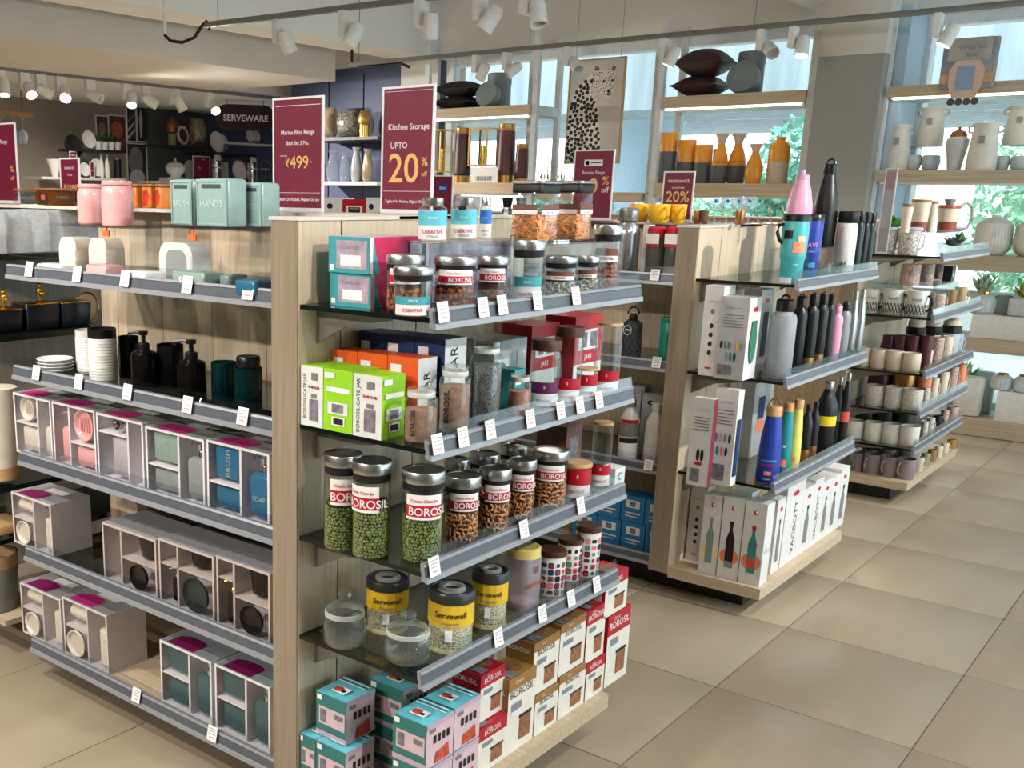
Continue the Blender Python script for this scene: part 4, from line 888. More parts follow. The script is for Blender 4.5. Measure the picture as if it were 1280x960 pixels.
def fitem(parent, kind, m, x0, x1, z0, z1, yd, word=None, pm=None):
    """goods inside a window carton, local coordinates, facing -Y at depth yd"""
    w, h = x1-x0, z1-z0; cx, cz = (x0+x1)/2, (z0+z1)/2; g = .004
    if kind == 'disc':
        R = min(w, h)/2-.003; b = B().lathe([(1e-4, 0), (R*.75, 0), (R*.97, .008), (R, .022), (R*.93, .022), (R*.72, .012), (1e-4, .012)], 28)
        for k in range(-3, 4): b.obox((k*R*.16, 0, .0135), R*.05, R*.9, .003)
        b.xf(Matrix.Translation((cx, yd, cz)) @ Matrix.Rotation(PI/2, 4, 'X') @ Matrix.Translation((0, 0, -.02)))
        return obj('soap_dish', b, parent, mats=m)
    if kind == 'plate':
        R = min(w, h*1.1)/2-.003; sz = h/2/R*.97
        b = B().lathe([(1e-4, 0), (R*.8, 0), (R, .01), (R, .016), (R*.94, .016), (R*.78, .006), (1e-4, .006)], 28)
        b.xf(Matrix.Translation((cx, yd+.004, cz)) @ Matrix.Diagonal((1, 1, sz, 1)) @ Matrix.Rotation(PI/2, 4, 'X'))
        return obj('soap_dish', b, parent, mats=m)
    if kind == 'block':
        b = B().rbox(w-.008, .05, z0+g, z1-g, .012, .006, c=(cx, yd+.03))
        o = obj('tumbler', b, parent, mats=m)
        if word:
            t = B(); write(t, word, (cx+w*.1, yd+.0042, z0+h*.5), (0, 0, 1), (-1, 0, 0), h*.75, w*.22)
            obj('embossed_word', t.mesh('embossed_word', M('pale_emboss', (150, 172, 174), .4), False), o)
        return o
    if kind == 'cyl':
        R = h/2-.004; b = B().lathe([(1e-4, 0), (R, 0), (R, w-.01), (1e-4, w-.01)], 20).xf(Matrix.Translation((x0+.005, yd+R+.004, cz)) @ Matrix.Rotation(PI/2, 4, 'Y'))
        return obj('tumbler', b, parent, mats=m)
    if kind in ('bottle', 'ribbed'):
        R = w/2-.004; hb = h*(.66 if kind == 'bottle' else .7); pr = [(1e-4, 0), (R*.96, 0)]
        if kind == 'ribbed':
            for k in range(12): q = hb*.98*k/12; pr += [(R, q+.002), (R, q+hb*.065), (R*.93, q+hb*.075)]
        else: pr += [(R, .004), (R, hb*.8), (R*.86, hb*.92)]
        pr += [(R*.4, hb), (R*.4, hb+.004)]
        b = B().lathe(pr, 18) if kind == 'ribbed' else B().rbox(w-.008, .05, 0, hb, .014, .012)
        o = obj('bottle', b, parent, (cx, yd+R+.006 if kind == 'ribbed' else yd+.03, z0+.003), mats=m)
        pump(o, pm or CHROME, hb+.002, .009, h*.28/.056, -PI*.8)
        if word:
            t = B(); write(t, word, (0, -.0254, hb*.38), (1, 0, 0), (0, 0, 1), w*.75, hb*.12)
            obj('embossed_word', t.mesh('embossed_word', M('pale_emboss', (150, 172, 174), .4), False), o)
        return o
    if kind == 'tumb':
        R = w/2-.005; b = B().lathe([(1e-4, 0), (R*.85, 0), (R, h*.9), (R*.95, h*.9), (R*.8, .01), (1e-4, .01)], 20); 
        return obj('tumbler', b, parent, (cx, yd+R+.006, z0+.003), mats=m)
def bathset(label, xl, xr, yt, z, bars, items, sticker=STICK, dep=.15, Y=SY, carton_m=CARDW, topm=CARDG, white_patch=True, group=None):
    """window carton: shell, front frame with dividers, goods inside, film over the window, sticker on the lid"""
    X0, X1 = col(xl, z+.09, Y=Y)[0]+.002, col(xr, z+.09, Y=Y)[0]-.002
    w = X1-X0; h = top(yt, X0, Y)-z; t = thing('bath_set_box', label, 'box', (X0, Y, z), 0, group); f = .007
    obj('carton', B().box(0, .002, .0, dep, 0, h).box(w-.002, w, 0, dep, 0, h).box(.002, w-.002, dep-.002, dep, 0, h).box(.002, w-.002, 0, dep-.002, 0, .002).box(.002, w-.002, 0, dep-.002, h-.002, h, mats=[0, 0, 0, 0, 0, 1]).mesh('carton', [carton_m, topm], False), t)
    obj('front_frame', B().box(0, f, -.002, .0, 0, h).box(w-f, w, -.002, .0, 0, h).box(f, w-f, -.002, .0, 0, f).box(f, w-f, -.002, .0, h-f, h), t, mats=carton_m)
    obj('backing_card', B().box(.003, w-.003, .068, .07, .003, h-.003), t, mats=CARDIN)
    b = B()
    for k, a, c, d in bars:
        if k == 'v': b.box(a*w-.004, a*w+.004, .001, .067, c*h+.002, d*h-.002)
        else: b.box(c*w+.002, d*w-.002, .001, .067, a*h-.003, a*h+.003)
        obj('divider', b, t, mats=carton_m); b = B()
    for it in items:
        kind, m, a0, a1, b0, b1 = it[:6]
        fitem(t, kind, m, a0*w+.005, a1*w-.005, b0*h+.004, b1*h-.004, .006, *(it[6:]))
    obj('window_film', B().quad((f, -.001, f), (w-f, -.001, f), (w-f, -.001, h-f), (f, -.001, h-f)), t, mats=FILM)
    if sticker: obj('sticker', B().add([(w*.12, .004, h+.0008), (w*.62, .004, h+.0008), (w*.62, dep*.42, h+.0008), (w*.5, dep*.5, h+.0008), (w*.24, dep*.5, h+.0008), (w*.12, dep*.4, h+.0008)], [tuple(range(6))]), t, mats=sticker)
    if white_patch: obj('white_sticker', B().quad((w*.3, dep*.55, h+.0008), (w*.75, dep*.55, h+.0008), (w*.75, dep*.78, h+.0008), (w*.3, dep*.78, h+.0008)), t, mats=PAPER)
    return t
y1_, y2_, y3_, y4_, y5_ = S1
# third shelf: five marine bath sets
bathset('white window carton with a cream soap dish, leftmost on the middle left shelf', 19, 66, 490, y3_, [('v', .62, 0, 1), ('h', .52, 0, .62)], [('disc', CERW, .02, .62, .53, 1), ('block', CERW, .06, .6, .02, .5), ('bottle', CERW, .66, .98, .02, .8)])
bathset('white window carton with a pink soap dish and pink bottle', 67, 121, 501, y3_, [('v', .38, 0, 1), ('h', .42, .38, 1)], [('disc', CERP, .4, .98, .44, 1), ('block', CERP, .42, .96, .02, .4), ('bottle', CERP, .06, .34, .02, .9)])
bathset('white window carton showing a clear flower ornament on a grey set', 122, 181, 515, y3_, [('v', .66, 0, 1), ('h', .72, 0, .66)], [('block', GREYP, .2, .66, .03, .7), ('disc', CHROME, .22, .6, .76, 1)])
bathset('white window carton with a sage green bath set', 183, 257, 532, y3_, [('v', .56, 0, 1), ('h', .44, 0, .56)], [('block', CERS, .03, .56, .46, .98, 'BRUSH'), ('block', CERG, .03, .56, .02, .42), ('bottle', CERG, .6, .98, .02, .98, 'SOAP', CHROME)])
bathset('white window carton with an ocean blue bath set', 259, 338, 549, y3_, [('v', .54, 0, 1), ('h', .42, 0, .54)], [('block', CERB, .03, .53, .44, .98, 'BRUSH'), ('block', CERB, .03, .53, .02, .4), ('bottle', CERB, .58, .98, .02, .98, 'SOAP', CHROME)])
# fourth shelf
RB4 = [('v', .54, 0, 1), ('h', .52, 0, .54)]
def ribset(label, a, b, yt, z, st):
    return bathset(label, a, b, yt, z, RB4, [('cyl', CERI, .06, .52, .6, .92), ('plate', CERI, .03, .53, .02, .52), ('ribbed', CERI, .62, .98, .02, .9, None, CHROME)], st, carton_m=M('mauve_white_carton', (208, 200, 202), .5))
ribset('window carton with a ribbed ivory set, alone at the left of the fourth left shelf', 16, 66, 614, y4_, STICKD)
def smokeset(label, a, b, yt, bars, items):
    return bathset(label, a, b, yt, y4_, bars, items, None, dep=.16, carton_m=M('mauve_grey_carton', (190, 178, 174), .5), topm=CARDG, white_patch=False)
smokeset('window carton with a brown smoked glass dish, left one of three', 129, 197, 652, [('v', .34, 0, 1), ('h', .5, .34, 1)], [('tumb', SMOKE, .42, .95, .53, .98), ('plate', SMOKE, .36, .98, .02, .5)])
smokeset('window carton with a greenish smoked glass dish, middle of three', 199, 269, 672, [('v', .34, 0, 1), ('h', .62, 0, 1)], [('tumb', BLACKG, .38, .8, .66, .98), ('plate', glass('green_smoke', (110, 128, 122), .03, solid=.3, body=(70, 84, 80)), .36, .98, .02, .6), ('ribbed', BLACKG, .1, .32, .02, .56)])
smokeset('window carton with a fluted grey glass dish and gold pump, right one of three', 271, 339, 694, [('v', .32, 0, 1), ('h', .5, .32, 1), ('h', .7, 0, .32)], [('tumb', BLACKG, .36, .96, .54, .98), ('plate', SMOKE, .34, .98, .02, .48), ('ribbed', SMOKE, .04, .3, .02, .66, None, GOLD)])
for n, (a, b_, yt) in enumerate(((182, 238, 636), (244, 306, 653))):
    Yb = 2.0; xa, xb_ = col(a, y4_+.15, Y=Yb)[0], col(b_, y4_+.15, Y=Yb)[0]
    carton('bath_set_box', ('grey lidded carton in the back row, left one, on the fourth left shelf', 'grey lidded carton in the back row, right one, on the fourth left shelf')[n], 'box', (xa, xb_, Yb, Yb+.15, top(yt, xa, Yb)-y4_), y4_, CARDG, [('T', 'r', .4, .85, .15, .4, PAPER), ('F', 'r', .2, .7, .1, .8, GREYINK)])
# bottom shelf
ribset('window carton with a ribbed ivory set, left of the pair on the bottom shelf', 27, 78, 727, y5_, STICKD)
ribset('window carton with a ribbed ivory set, right of the pair on the bottom shelf', 80, 136, 745, y5_, STICK)
tl = lambda label, a, b, yt: bathset(label, a, b, yt, y5_, [('v', .56, 0, 1), ('h', .5, 0, .56)], [('block', CERT, .03, .55, .53, .98), ('block', CERT, .03, .55, .02, .47), ('bottle', CERT, .6, .98, .02, .98, None, CHROME)], STICKD, white_patch=False, topm=M('blue_grey_top', (142, 154, 160), .4))
tl('window carton with a dark teal bath set, left one of the bottom right pair', 201, 266, 799)
tl('window carton with a dark teal bath set, right one nearest the end panel', 269, 339, 829)

# second shelf: plates, tumblers, pump bottles
WPOR = M('white_porcelain', (236, 234, 230), .2)
x, y, z, w, h = slot(47, 92, 451, y2_, Y=1.84)
for k in range(4):
    tag(obj('saucer', B().lathe([(1e-4, 0), (w*.3, 0), (w*.46, .011), (w*.5, .013), (w*.49, .015), (w*.3, .004), (1e-4, .004)], 28), None, (x, y, z+k*.0105), mats=WPOR), 'small white dish in the left stack, '+('at the bottom', 'second from the bottom', 'second from the top', 'on top')[k], 'dish', 'stack of small white dishes')
for n, (a, b_, yt, Y_, bl) in enumerate(((96, 132, 412, 1.93, 0), (112, 148, 410, 1.86, 1))):
    x, y, z, w, h = slot(a, b_, yt, y2_, Y=Y_); R = w/2
    t = thing('ribbed_tumbler', ('white ribbed tumbler half hidden behind another one with a black rim', 'white ribbed tumbler with a broad black rim')[n], 'tumbler', (x, y, z))
    pr = [(1e-4, 0), (R*.92, 0)]
    for k in range(14): q = .004+(h*.8)*k/14; pr += [(R*.95, q), (R, q+.002), (R, q+h*.045), (R*.95, q+h*.052)]
    obj('body', B().lathe(pr+[(R*.9, h*.83), (R*.86, h*.8), (1e-4, h*.8)], 24), t, mats=WPOR)
    obj('black_rim' if bl else 'white_rim', B().lathe([(R*.96, h*.82), (R*.98, h*.83), (R*.98, h), (R*.9, h), (R*.88, h*.82)], 24), t, mats=BLACK if bl else WPOR)
def fl_tumbler(label, a, b_, yt, Y_, m, lid=None):
    x, y, z, w, h = slot(a, b_, yt, y2_, Y=Y_); R = w/2; n = 24; pr = []
    t = thing('glass_tumbler', label, 'tumbler', (x, y, z)); hb = h*(.8 if lid else 1)
    rings = [[((R*(1+.03*math.cos(12*2*PI*i/48))*k)*math.cos(2*PI*i/48), (R*(1+.03*math.cos(12*2*PI*i/48))*k)*math.sin(2*PI*i/48), q) for i in range(48)] for k, q in ((.92, 0), (.97, .006), (.97, hb-.003), (.94, hb), (.9, hb-.004), (.88, .012))]
    obj('fluted_body', B().loft(rings), t, mats=m)
    if lid: obj('black_lid', B().lathe([(R*.8, hb), (R*.84, hb+.004), (R*.84, h-.004), (R*.78, h), (1e-4, h)], 24), t, mats=BLACK)
def pump_bottle(label, a, b_, yt, Y_, m, pm):
    x, y, z, w, h = slot(a, b_, yt, y2_, Y=Y_); R = w/2; hb = h*.68
    t = thing('pump_bottle', label, 'bottle', (x, y, z))
    obj('body', B().lathe([(1e-4, 0), (R*.93, 0), (R, .006), (R, hb*.84), (R*.9, hb*.93), (R*.5, hb*.98), (R*.38, hb)], 26), t, mats=m)
    pump(t, pm, hb, R*.45, h*.32/.056, -PI*.9)
fl_tumbler('dark smoked tumbler beside the white ribbed ones', 149, 175, 420, 1.95, BLACKG)
pump_bottle('black pump bottle between two dark tumblers', 165, 198, 413, 1.86, BLACKG, BLACK)
fl_tumbler('dark smoked tumbler between the two black pump bottles', 197, 231, 430, 1.93, BLACKG)
pump_bottle('black pump bottle with square shoulders, nearer the teal tumblers', 222, 259, 424, 1.85, BLACKG, BLACK)
fl_tumbler('teal fluted glass tumbler without a lid', 264, 297, 452, 1.90, TEALG)
fl_tumbler('teal fluted glass jar with a black lid', 293, 329, 445, 1.85, TEALG, True)
for px, w_, Y_, lb in ((178, 56, 1.80, 'black smoked soap dish in front of the black pump bottles'), (246, 56, 1.80, 'black smoked soap dish lying below the teal tumbler'), (325, 40, 1.82, 'dark soap dish against the end panel')):
    x, y = col(px, y2_, Y=Y_); r_ = w_*depth(x, y, y2_)/FPX/2
    tag(obj('soap_dish', B().lathe([(1e-4, 0), (r_*.8, 0), (r_, .014), (r_*.96, .016), (r_*.78, .005), (1e-4, .005)], 28).xf(Matrix.Diagonal((1, .55, 1, 1))), None, (x, y, y2_), mats=BLACKG), lb, 'dish')
# top shelf: dishes, dispensers and risers with pink jars and green toothbrush holders
def tray_dish(label, a, b_, yt, m, Y_=1.83, word=None, dep=.07):
    x, y, z, w, h = slot(a, b_, yt, y1_, Y=Y_); w *= .96
    t = thing('soap_dish', label, 'dish', (x, y, z))
    obj('tray', B().rbox(w, dep, 0, h, .012, .004), t, mats=m)
    obj('hollow', B().rbox(w*.84, dep*.7, h-.001, h+.0015, .01, .0005), t, mats=m)
    if word: obj('embossed_word', write(B(), word, (0, -dep/2-.0008, h*.25), *FRONT, w*.5, h*.5, bold=.02).mesh('embossed_word', WPOR, False), t)
tray_dish('white soap tray at the left end of the top left shelf', 44, 100, 330, WPOR)
tray_dish('pink soap dish in front of the cream dispensers', 108, 156, 331, CERP, 1.80)
tray_dish('white soap tray between the pink dish and the grey dispenser', 156, 206, 339, WPOR, 1.80)
tray_dish('sage green soap tray lettered soap', 214, 281, 339, CERS, 1.80, 'SOAP')
tray_dish('plain sage green soap tray next to the lettered one', 282, 303, 343, CERS, 1.83)
tray_dish('ocean blue soap tray at the right end of the top left shelf', 298, 339, 350, CERB, 1.79)
def hump(label, a, b_, yt, m, Y_, dark=None, tapered=.8):
    x, y, z, w, h = slot(a, b_, yt, y1_, Y=Y_)
    t = thing('dispenser', label, 'dispenser', (x, y, z))
    k = 10; R = w/2
    prof = [(-R, 0)]+[(-R+R*.5*(1-math.cos(PI/2*i/k)), h*.62+h*.38*math.sin(PI/2*i/k)) for i in range(k+1)]+[(R-R*.5*(1-math.cos(PI/2*(k-i)/k)), h*.62+h*.38*math.sin(PI/2*(k-i)/k)) for i in range(k+1)]+[(R, 0)]
    obj('body', B().loft([[(px_*s_, yy, pz*s_) for px_, pz in prof] for yy, s_ in ((-.035, .94), (-.031, 1), (.031, 1), (.035, .94))]), t, mats=m)
    if dark: obj('shaded_front', B().loft([[(R*.1+px_*.62 if True else 0, yy, pz*.82) for px_, pz in prof] for yy in (-.0362, -.035)]), t, mats=dark)  # darker slab laid on the front face
hump('cream flat shouldered dispenser, left one behind the pink dish', 79, 115, 296, CERI, 1.90)
hump('cream rounded dispenser, right one behind the pink dish', 116, 153, 297, CERI, 1.90)
hump('grey arched dispenser with a dark inset behind the green soap tray', 199, 263, 303, M('pale_grey_ceramic', (200, 202, 202), .3), 1.90, CERG)
def riser2(label, a, b_, py, Y_):
    xa, xb_ = col(a, y1_+.1, Y=Y_)[0], col(b_, y1_+.1, Y=Y_)[0]; zz = top(py, (xa+xb_)/2, Y_)
    return riser(label, xa, xb_, Y_-.07, Y_+.08, y1_, zz-y1_), Y_
za, Ya = riser2('clear acrylic riser carrying the two pink jars', 80, 187, 281, 1.93)
zb, Yb_ = riser2('clear acrylic riser carrying the green toothbrush holders', 205, 337, 283, 1.93)
for a, b_, yt, Y_, lb in ((98, 132, 230, 1.95, 'glossy pink jar, left and slightly behind'), (128, 168, 226, 1.89, 'glossy pink jar, right one in front')):
    x, y, z, w, h = slot(a, b_, yt, za, Y=Y_)
    lt('ceramic_jar', lb, 'jar', (x, y, z, w, h), [('body', [(0, 0), (.9, 0), (.98, .03), (1, .1), (1, .72), (.97, .8), (.86, .88), (.8, .9), (.8, .92)], CERP, 28), ('rim', [(.8, .9), (.92, .91), (.95, .94), (.92, 1), (.8, 1), (.74, .9)], CERP, 28)])
ml = M('mint_ceramic', (148, 176, 174), .2); EMB = M('mint_emboss', (176, 202, 200), .3)
for a, b_, yt, Y_, wd, lb in ((214, 251, 224, 1.91, 'BRUSH', 'mint toothbrush holder lettered brush, leftmost of three'), (246, 299, 223, 1.875, 'HANDS', 'mint dispenser lettered hands, middle of three'), (298, 338, 228, 1.96, 'HANDS', 'mint dispenser half hidden at the right of three')):
    x0, x1 = col(a, zb+.05, Y=Y_)[0], col(b_, zb+.05, Y=Y_)[0]; w = (x1-x0)*.74; x = x0+w/2; h = top(yt, x, Y_)-zb
    t = thing('toothbrush_holder', lb, 'holder', (x, Y_+.035, zb), 0)
    o = obj('body', B().rbox(w, .075, 0, h, .012, .008), t, mats=ml)
    obj('raised_frame', B().loft([[(sx*(w/2-k), -.0375-e, sz_) for sx, sz_ in ((-1, k), (1, k), (1, h-k), (-1, h-k))] for k, e in ((.002, 0), (.006, .003), (.009, .003), (.011, -.001))], cap=False), t, mats=ml)
    obj('embossed_word', write(B(), wd, (0, -.0385, h*.42), *FRONT, w*.72, h*.2, bold=.03).mesh('embossed_word', EMB, False), t)
    obj('slot', B().box(-w*.3, w*.3, -.0386, -.037, h*.8, h*.88), t, mats=M('dark_slot', (60, 78, 80), .6))
for px, py in ((133, 292), (241, 297)):
    p = at(px, py, Y=1.862); tag(obj('tag_holder', B().box(-.014, .014, -.003, .003, -.008, .008).box(-.003, .003, -.002, .002, .008, .02), None, p, mats=ORANGE), 'orange tag holder clipped under the '+('pink jars' if px < 200 else 'mint dispensers'), 'tag')
# behind the left end: far end shelf with grey textured boxes, black planters, pots
GREYTEX = M('grey_woven_print', (196, 202, 208), .6, scale=60, var=.12)
for n, (a, b_, Y_) in enumerate(((-46, 7, 1.79), (8, 64, 1.86), (66, 125, 2.10))):
    ya = Y_; X_ = -3.16
    y0, y1 = col(a, 1.47, X=X_)[1], col(b_, 1.47, X=X_)[1]
    carton('storage_box', ('grey woven storage box cut by the left edge of the picture', 'grey woven storage box, large one at the left end', 'grey woven storage box behind the cream dispensers')[n], 'box', (X_-.2, X_-.01*n, y0, y1, .138), 1.401, GREYTEX)
NAV = M('midnight_enamel', (24, 30, 44), .3)
for n, (a, b_, yt, yb) in enumerate(((-10, 30, 388, 420), (34, 76, 380, 413), (78, 115, 378, 410))):
    X_ = -3.2; y0, y1 = col(a, 1.17, X=X_)[1], col(b_, 1.17, X=X_)[1]; hh = top(yt, X_, (y0+y1)/2)-1.137
    t = thing('planter', ('dark blue planter at the left edge under the gold figure', 'dark blue planter, second from the left, under a gold figure', 'dark blue planter in front of the wooden board')[n], 'planter', (X_-.05, (y0+y1)/2, 1.136))
    obj('pot', B().rbox(.1, y1-y0-.004, 0, hh, .012, .004, taper=1.06), t, mats=NAV)
    obj('gold_rim', B().rbox(.108, (y1-y0)*1.03, hh, hh+.004, .012, .001), t, mats=GOLD)
    if n < 2:
        f_ = thing('figurine', ('gold figurine standing at the left edge of the picture', 'gold figurine holding a round bundle')[n], 'figurine', (X_-.03, (y0+y1)/2+.005, 1.136+hh+.004))
        k = .062/.1
        obj('figure', B().lathe([(1e-4, 0), (.02*k, 0), (.022*k, .006*k), (.01*k, .012*k), (.009*k, .03*k), (.016*k, .045*k), (.018*k, .06*k), (.013*k, .075*k), (.006*k, .08*k)], 14).sphere((0, 0, .09*k), .013*k, 12).sphere((0, 0, .1*k), .0135*k, 10, sc=(1, 1, .6))
            .tube([(0, .014*k, .074*k), (.006*k, .026*k, .055*k), (.018*k, .016*k, .045*k)], .0045*k, 6).tube([(0, -.014*k, .074*k), (.01*k, -.022*k, .058*k), (.02*k, -.006*k, .05*k)], .0045*k, 6).sphere((.018*k, .008*k, .05*k), .012*k*(1+n*.4), 10), f_, mats=GOLD)
t = thing('planter', 'wooden round board with a gold ring leaning behind the planters', 'board', (-3.3, col(105, 1.2, X=-3.3)[1], 1.136))
obj('board', B().lathe([(1e-4, 0), (.05, 0), (.05, .012), (1e-4, .012)], 24).xf(Matrix.Translation((0, 0, .055)) @ Matrix.Rotation(PI/2, 4, 'Y')), t, mats=BAMBOO); t.name = 'serving_board'
obj('gold_ring', B().tube([(.014, .052*math.cos(i*PI/12), .055+.052*math.sin(i*PI/12)) for i in range(25)], .003, 6), t, mats=GOLD)
x, y, z, w, h = slot(-24, 28, 486, .64, X=-3.2)
h = top(484, x, y)-.64
lt('pot', 'cream pot with a wooden base at the left edge', 'pot', (x, y, .64, w, h), [('body', [(0, .14), (.86, .14), (1, .97), (1, 1), (.95, 1), (.9, .3)], CERI, 24), ('wooden_base', [(0, 0), (.84, 0), (.86, .14), (0, .14)], BAMBOO, 24)])
x, y, z, w, h = slot(-30, 25, 612, .64-.18, X=-3.2)
b_ = thing('glass_container', 'clear container with a brown band at the left edge', 'container', (x, y, .44)); obj('body', B().rbox(w, w, 0, .12, .012, .004), b_, mats=CLEAR); obj('brown_band', B().rbox(w*1.01, w*1.01, .02, .045, .012, .001), b_, mats=BAMBOO)
obj('far_end_shelf', B().box(-3.5, -3.14, 1.78, 2.7, .42, .439), g1, mats=EDGE)
x, y, z, w, h = slot(-34, 25, 702, .141, X=-3.28); h = top(690, x, y)-.141
lt('pot', 'grey concrete pot with a brown rim on the far base tray', 'pot', (x, y, .141, w, h), [('body', [(0, 0), (.82, 0), (.86, .02), (1, .78), (.95, .8), (0, .8)], M('grey_concrete', (128, 134, 134), .6), 24), ('brown_rim', [(1.0, .78), (1.02, .8), (1.02, 1), (.95, 1), (.94, .8)], BAMBOO, 24)])
# on top of the near gondola: glassware, sign stands
def sign(label, a, b_, yt, yb, X=None, Y=None, rot=None, lines=(), logo=None, z=None, thick=True, w=None):
    """printed card in a clear acrylic stand with a foot; lines = (text, x, y, w, h, material) in 0..1"""
    pc = at((a+b_)/2, (yt+yb)/2, X=X, Y=Y); zb_ = z if z is not None else at((a+b_)/2, yb, X=X, Y=Y).z
    rz = rot if rot is not None else 0
    x, y = pc.x, pc.y; h = top(yt, x, y)-zb_
    wv = Vector((math.cos(rz), math.sin(rz), 0)); wpx = abs((wv.dot(_r)-(((a+b_)/2-PCX)/FPX)*wv.dot(_d))); w = w or (b_-a)*depth(x, y, zb_+h/2)/FPX/max(wpx, .3)
    t = thing('sign_stand', label, 'sign', (x, y, zb_), rz)
    obj('card', B().box(-w/2+.006, w/2-.006, -.0012, .0012, .012, h-.006), t, mats=BURG)
    obj('acrylic_frame', B().box(-w/2, -w/2+.006, -.003, .003, 0, h).box(w/2-.006, w/2, -.003, .003, 0, h).box(-w/2+.006, w/2-.006, -.003, .003, h-.006, h).box(-w/2+.006, w/2-.006, -.003, .003, 0, .012), t, mats=M('white_acrylic_edge', (222, 216, 222), .25))
    obj('front_sheet', B().quad((-w/2+.006, -.003, .012), (w/2-.006, -.003, .012), (w/2-.006, -.003, h-.006), (-w/2+.006, -.003, h-.006)), t, mats=FILM)
    obj('foot', B().box(-w/2, w/2, -.035, .035, -.0005, .003), t, mats=ACRYL)
    p = B(); ms = []
    for tx, cx, cy, ww, hh, m in lines:
        if m not in ms: ms.append(m)
        write(p, tx, (-w/2+cx*w, -.002, cy*h), *FRONT, ww*w, hh*h, ms.index(m), bold=.01)
    for x0, x1, y0, y1, m in (logo or []):
        if m not in ms: ms.append(m)
        rect(p, (-w/2, -.0018, 0), *FRONT, x0*w, x1*w, y0*h, y1*h, ms.index(m))
    if ms: obj('lettering', p.mesh('lettering', ms, False), t)
    return t
GT = 1.5535
WI = M('white_ink', (238, 226, 230), .5)
sign('tall burgundy sign with a 499 price on the near gondola top', 341, 404, 121, 261, Y=2.19, z=GT, lines=[('Marine Bliss Range', .5, .68, .66, .045, WI), ('Bath Set 3 Pcs.', .5, .59, .44, .035, WI), ('PACK RATE', .22, .49, .14, .014, WI), ('\u20b9', .3, .40, .08, .07, GOLDINK), ('499', .53, .385, .38, .115, GOLDINK), ('*', .76, .42, .05, .03, GOLDINK), ('Tighter On Pocket, Higher On Joy', .5, .1, .86, .036, WI)],
     logo=[(.06, .94, .925, .93, WI), (.06, .94, .17, .173, WI)])
sign('tallest burgundy sign, reading Kitchen Storage up to 20 percent off', 477, 542, 107, 258, Y=2.33, z=GT, rot=.0, lines=[('Kitchen Storage', .52, .665, .78, .075, WI), ('UPTO', .34, .52, .32, .05, WI), ('20', .44, .255, .62, .235, GOLDINK), ('%', .84, .38, .2, .07, GOLDINK), ('off', .84, .3, .16, .04, GOLDINK), ('Tighter On Pocket, Higher On Joy', .5, .09, .82, .036, WI)], logo=[(.05, .95, .96, .963, WI), (.05, .95, .18, .183, WI)])
sign('tall burgundy sign with a percent figure cut by the left edge', -44, 21, 155, 258, Y=2.25, z=GT, lines=[('20', .56, .28, .56, .2, GOLDINK), ('%', .9, .4, .14, .08, GOLDINK), ('off', .9, .3, .12, .05, GOLDINK), ('Range', .78, .75, .3, .05, WI)])
sign('narrow burgundy sign with a 1299 price behind the pink jars', 76, 100, 197, 250, Y=2.28, z=GT, lines=[('DINNER SET', .5, .76, .7, .05, WI), ('13 Pcs.', .5, .62, .5, .05, WI), ('\u20b91299', .5, .3, .8, .14, GOLDINK)])
AMB = glass('amber_glass', (200, 140, 80), .03, solid=.25, body=(150, 90, 40))
def casserole(label, a, b_, yt, Y_, m, print_=None):
    x, y, z, w, h = slot(a, b_, yt, GT, Y=Y_)
    t = thing('glass_box', label, 'container', (x, y, z))
    obj('body', B().rbox(w, .1, 0, h*.84, .02, .006), t, mats=m); obj('lid', B().rbox(w*1.03, .104, h*.86, h, .02, .004), t, mats=M('amber_lid', (150, 96, 60), .3))
    if print_: obj('printed_label', B().box(-w*.18, w*.22, -.0515, -.0506, h*.06, h*.7).box(-w*.08, w*.12, -.052, -.0516, h*.3, h*.6, mat=1).mesh('printed_label', [M('black_label', (40, 34, 32), .5), print_], False), t)
casserole('clear glass box with an amber lid beside the far left sign', 24, 50, 236, 2.24, CLEAR)
casserole('amber glass box with a printed food label', 47, 92, 235, 2.20, AMB, FRUIT)
FRT = M('red_fruit_print', (196, 50, 36), .5, scale=25, var=.5)
for n, (a, b_) in enumerate(((166, 185), (184, 203), (202, 214))):
    x, y, z, w, h = slot(a, b_, 230, GT, Y=2.22)
    t = thing('printed_jar', 'glass jar printed with red and orange fruit, '+('leftmost of three', 'middle of three', 'rightmost of three, by the mint holder')[n], 'jar', (x, y, z))
    obj('body', B().rbox(w*.94, .07, 0, h*.86, .008, .003), t, mats=M('orange_glaze', (206, 120, 44), .35)); obj('lid', B().rbox(w*.98, .072, h*.88, h, .008, .002), t, mats=M('amber_lid', (150, 96, 60), .3))
    obj('fruit_print', B().add([(-w*.34, -.0356, h*.1), (w*.1, -.0356, h*.06), (w*.36, -.0356, h*.5), (w*.1, -.0356, h*.78), (-w*.3, -.0356, h*.7)], [(0, 1, 2, 3, 4)]), t, mats=FRT)
# ================================================================== MIDDLE GONDOLA GOODS
a1_, a2_, a3_ = L2; zt = T2Z
MATB = M('matte_black_bottle', (26, 26, 28), .35); GREYB = M('grey_bottle', (140, 144, 150), .35); PINKB = M('pink_bottle', (216, 156, 186), .35); WHB = M('white_bottle', (214, 212, 210), .3)
DGRN = M('dark_green_bottle', (34, 48, 48), .3); STB = M('steel_bottle', (170, 172, 174), .25, .8); COPPER = M('copper_base', (176, 126, 76), .3, .8)
TQ = M('turquoise_print', (64, 160, 166), .35); COBALT = M('cobalt_print', (34, 58, 156), .35); CORAL = M('coral_print', (236, 140, 100), .4); CORK = M('cork_cap', (206, 160, 110), .7, var=.2, scale=80)
DTEAL = M('deep_teal_bottle', (34, 138, 146), .35); LEMON = M('lemon_bottle', (220, 212, 110), .35); YBAND = M('yellow_band', (220, 196, 44), .4); RBAND = M('red_band', (206, 76, 60), .4); TBAND = M('petrol_band', (36, 84, 100), .4)
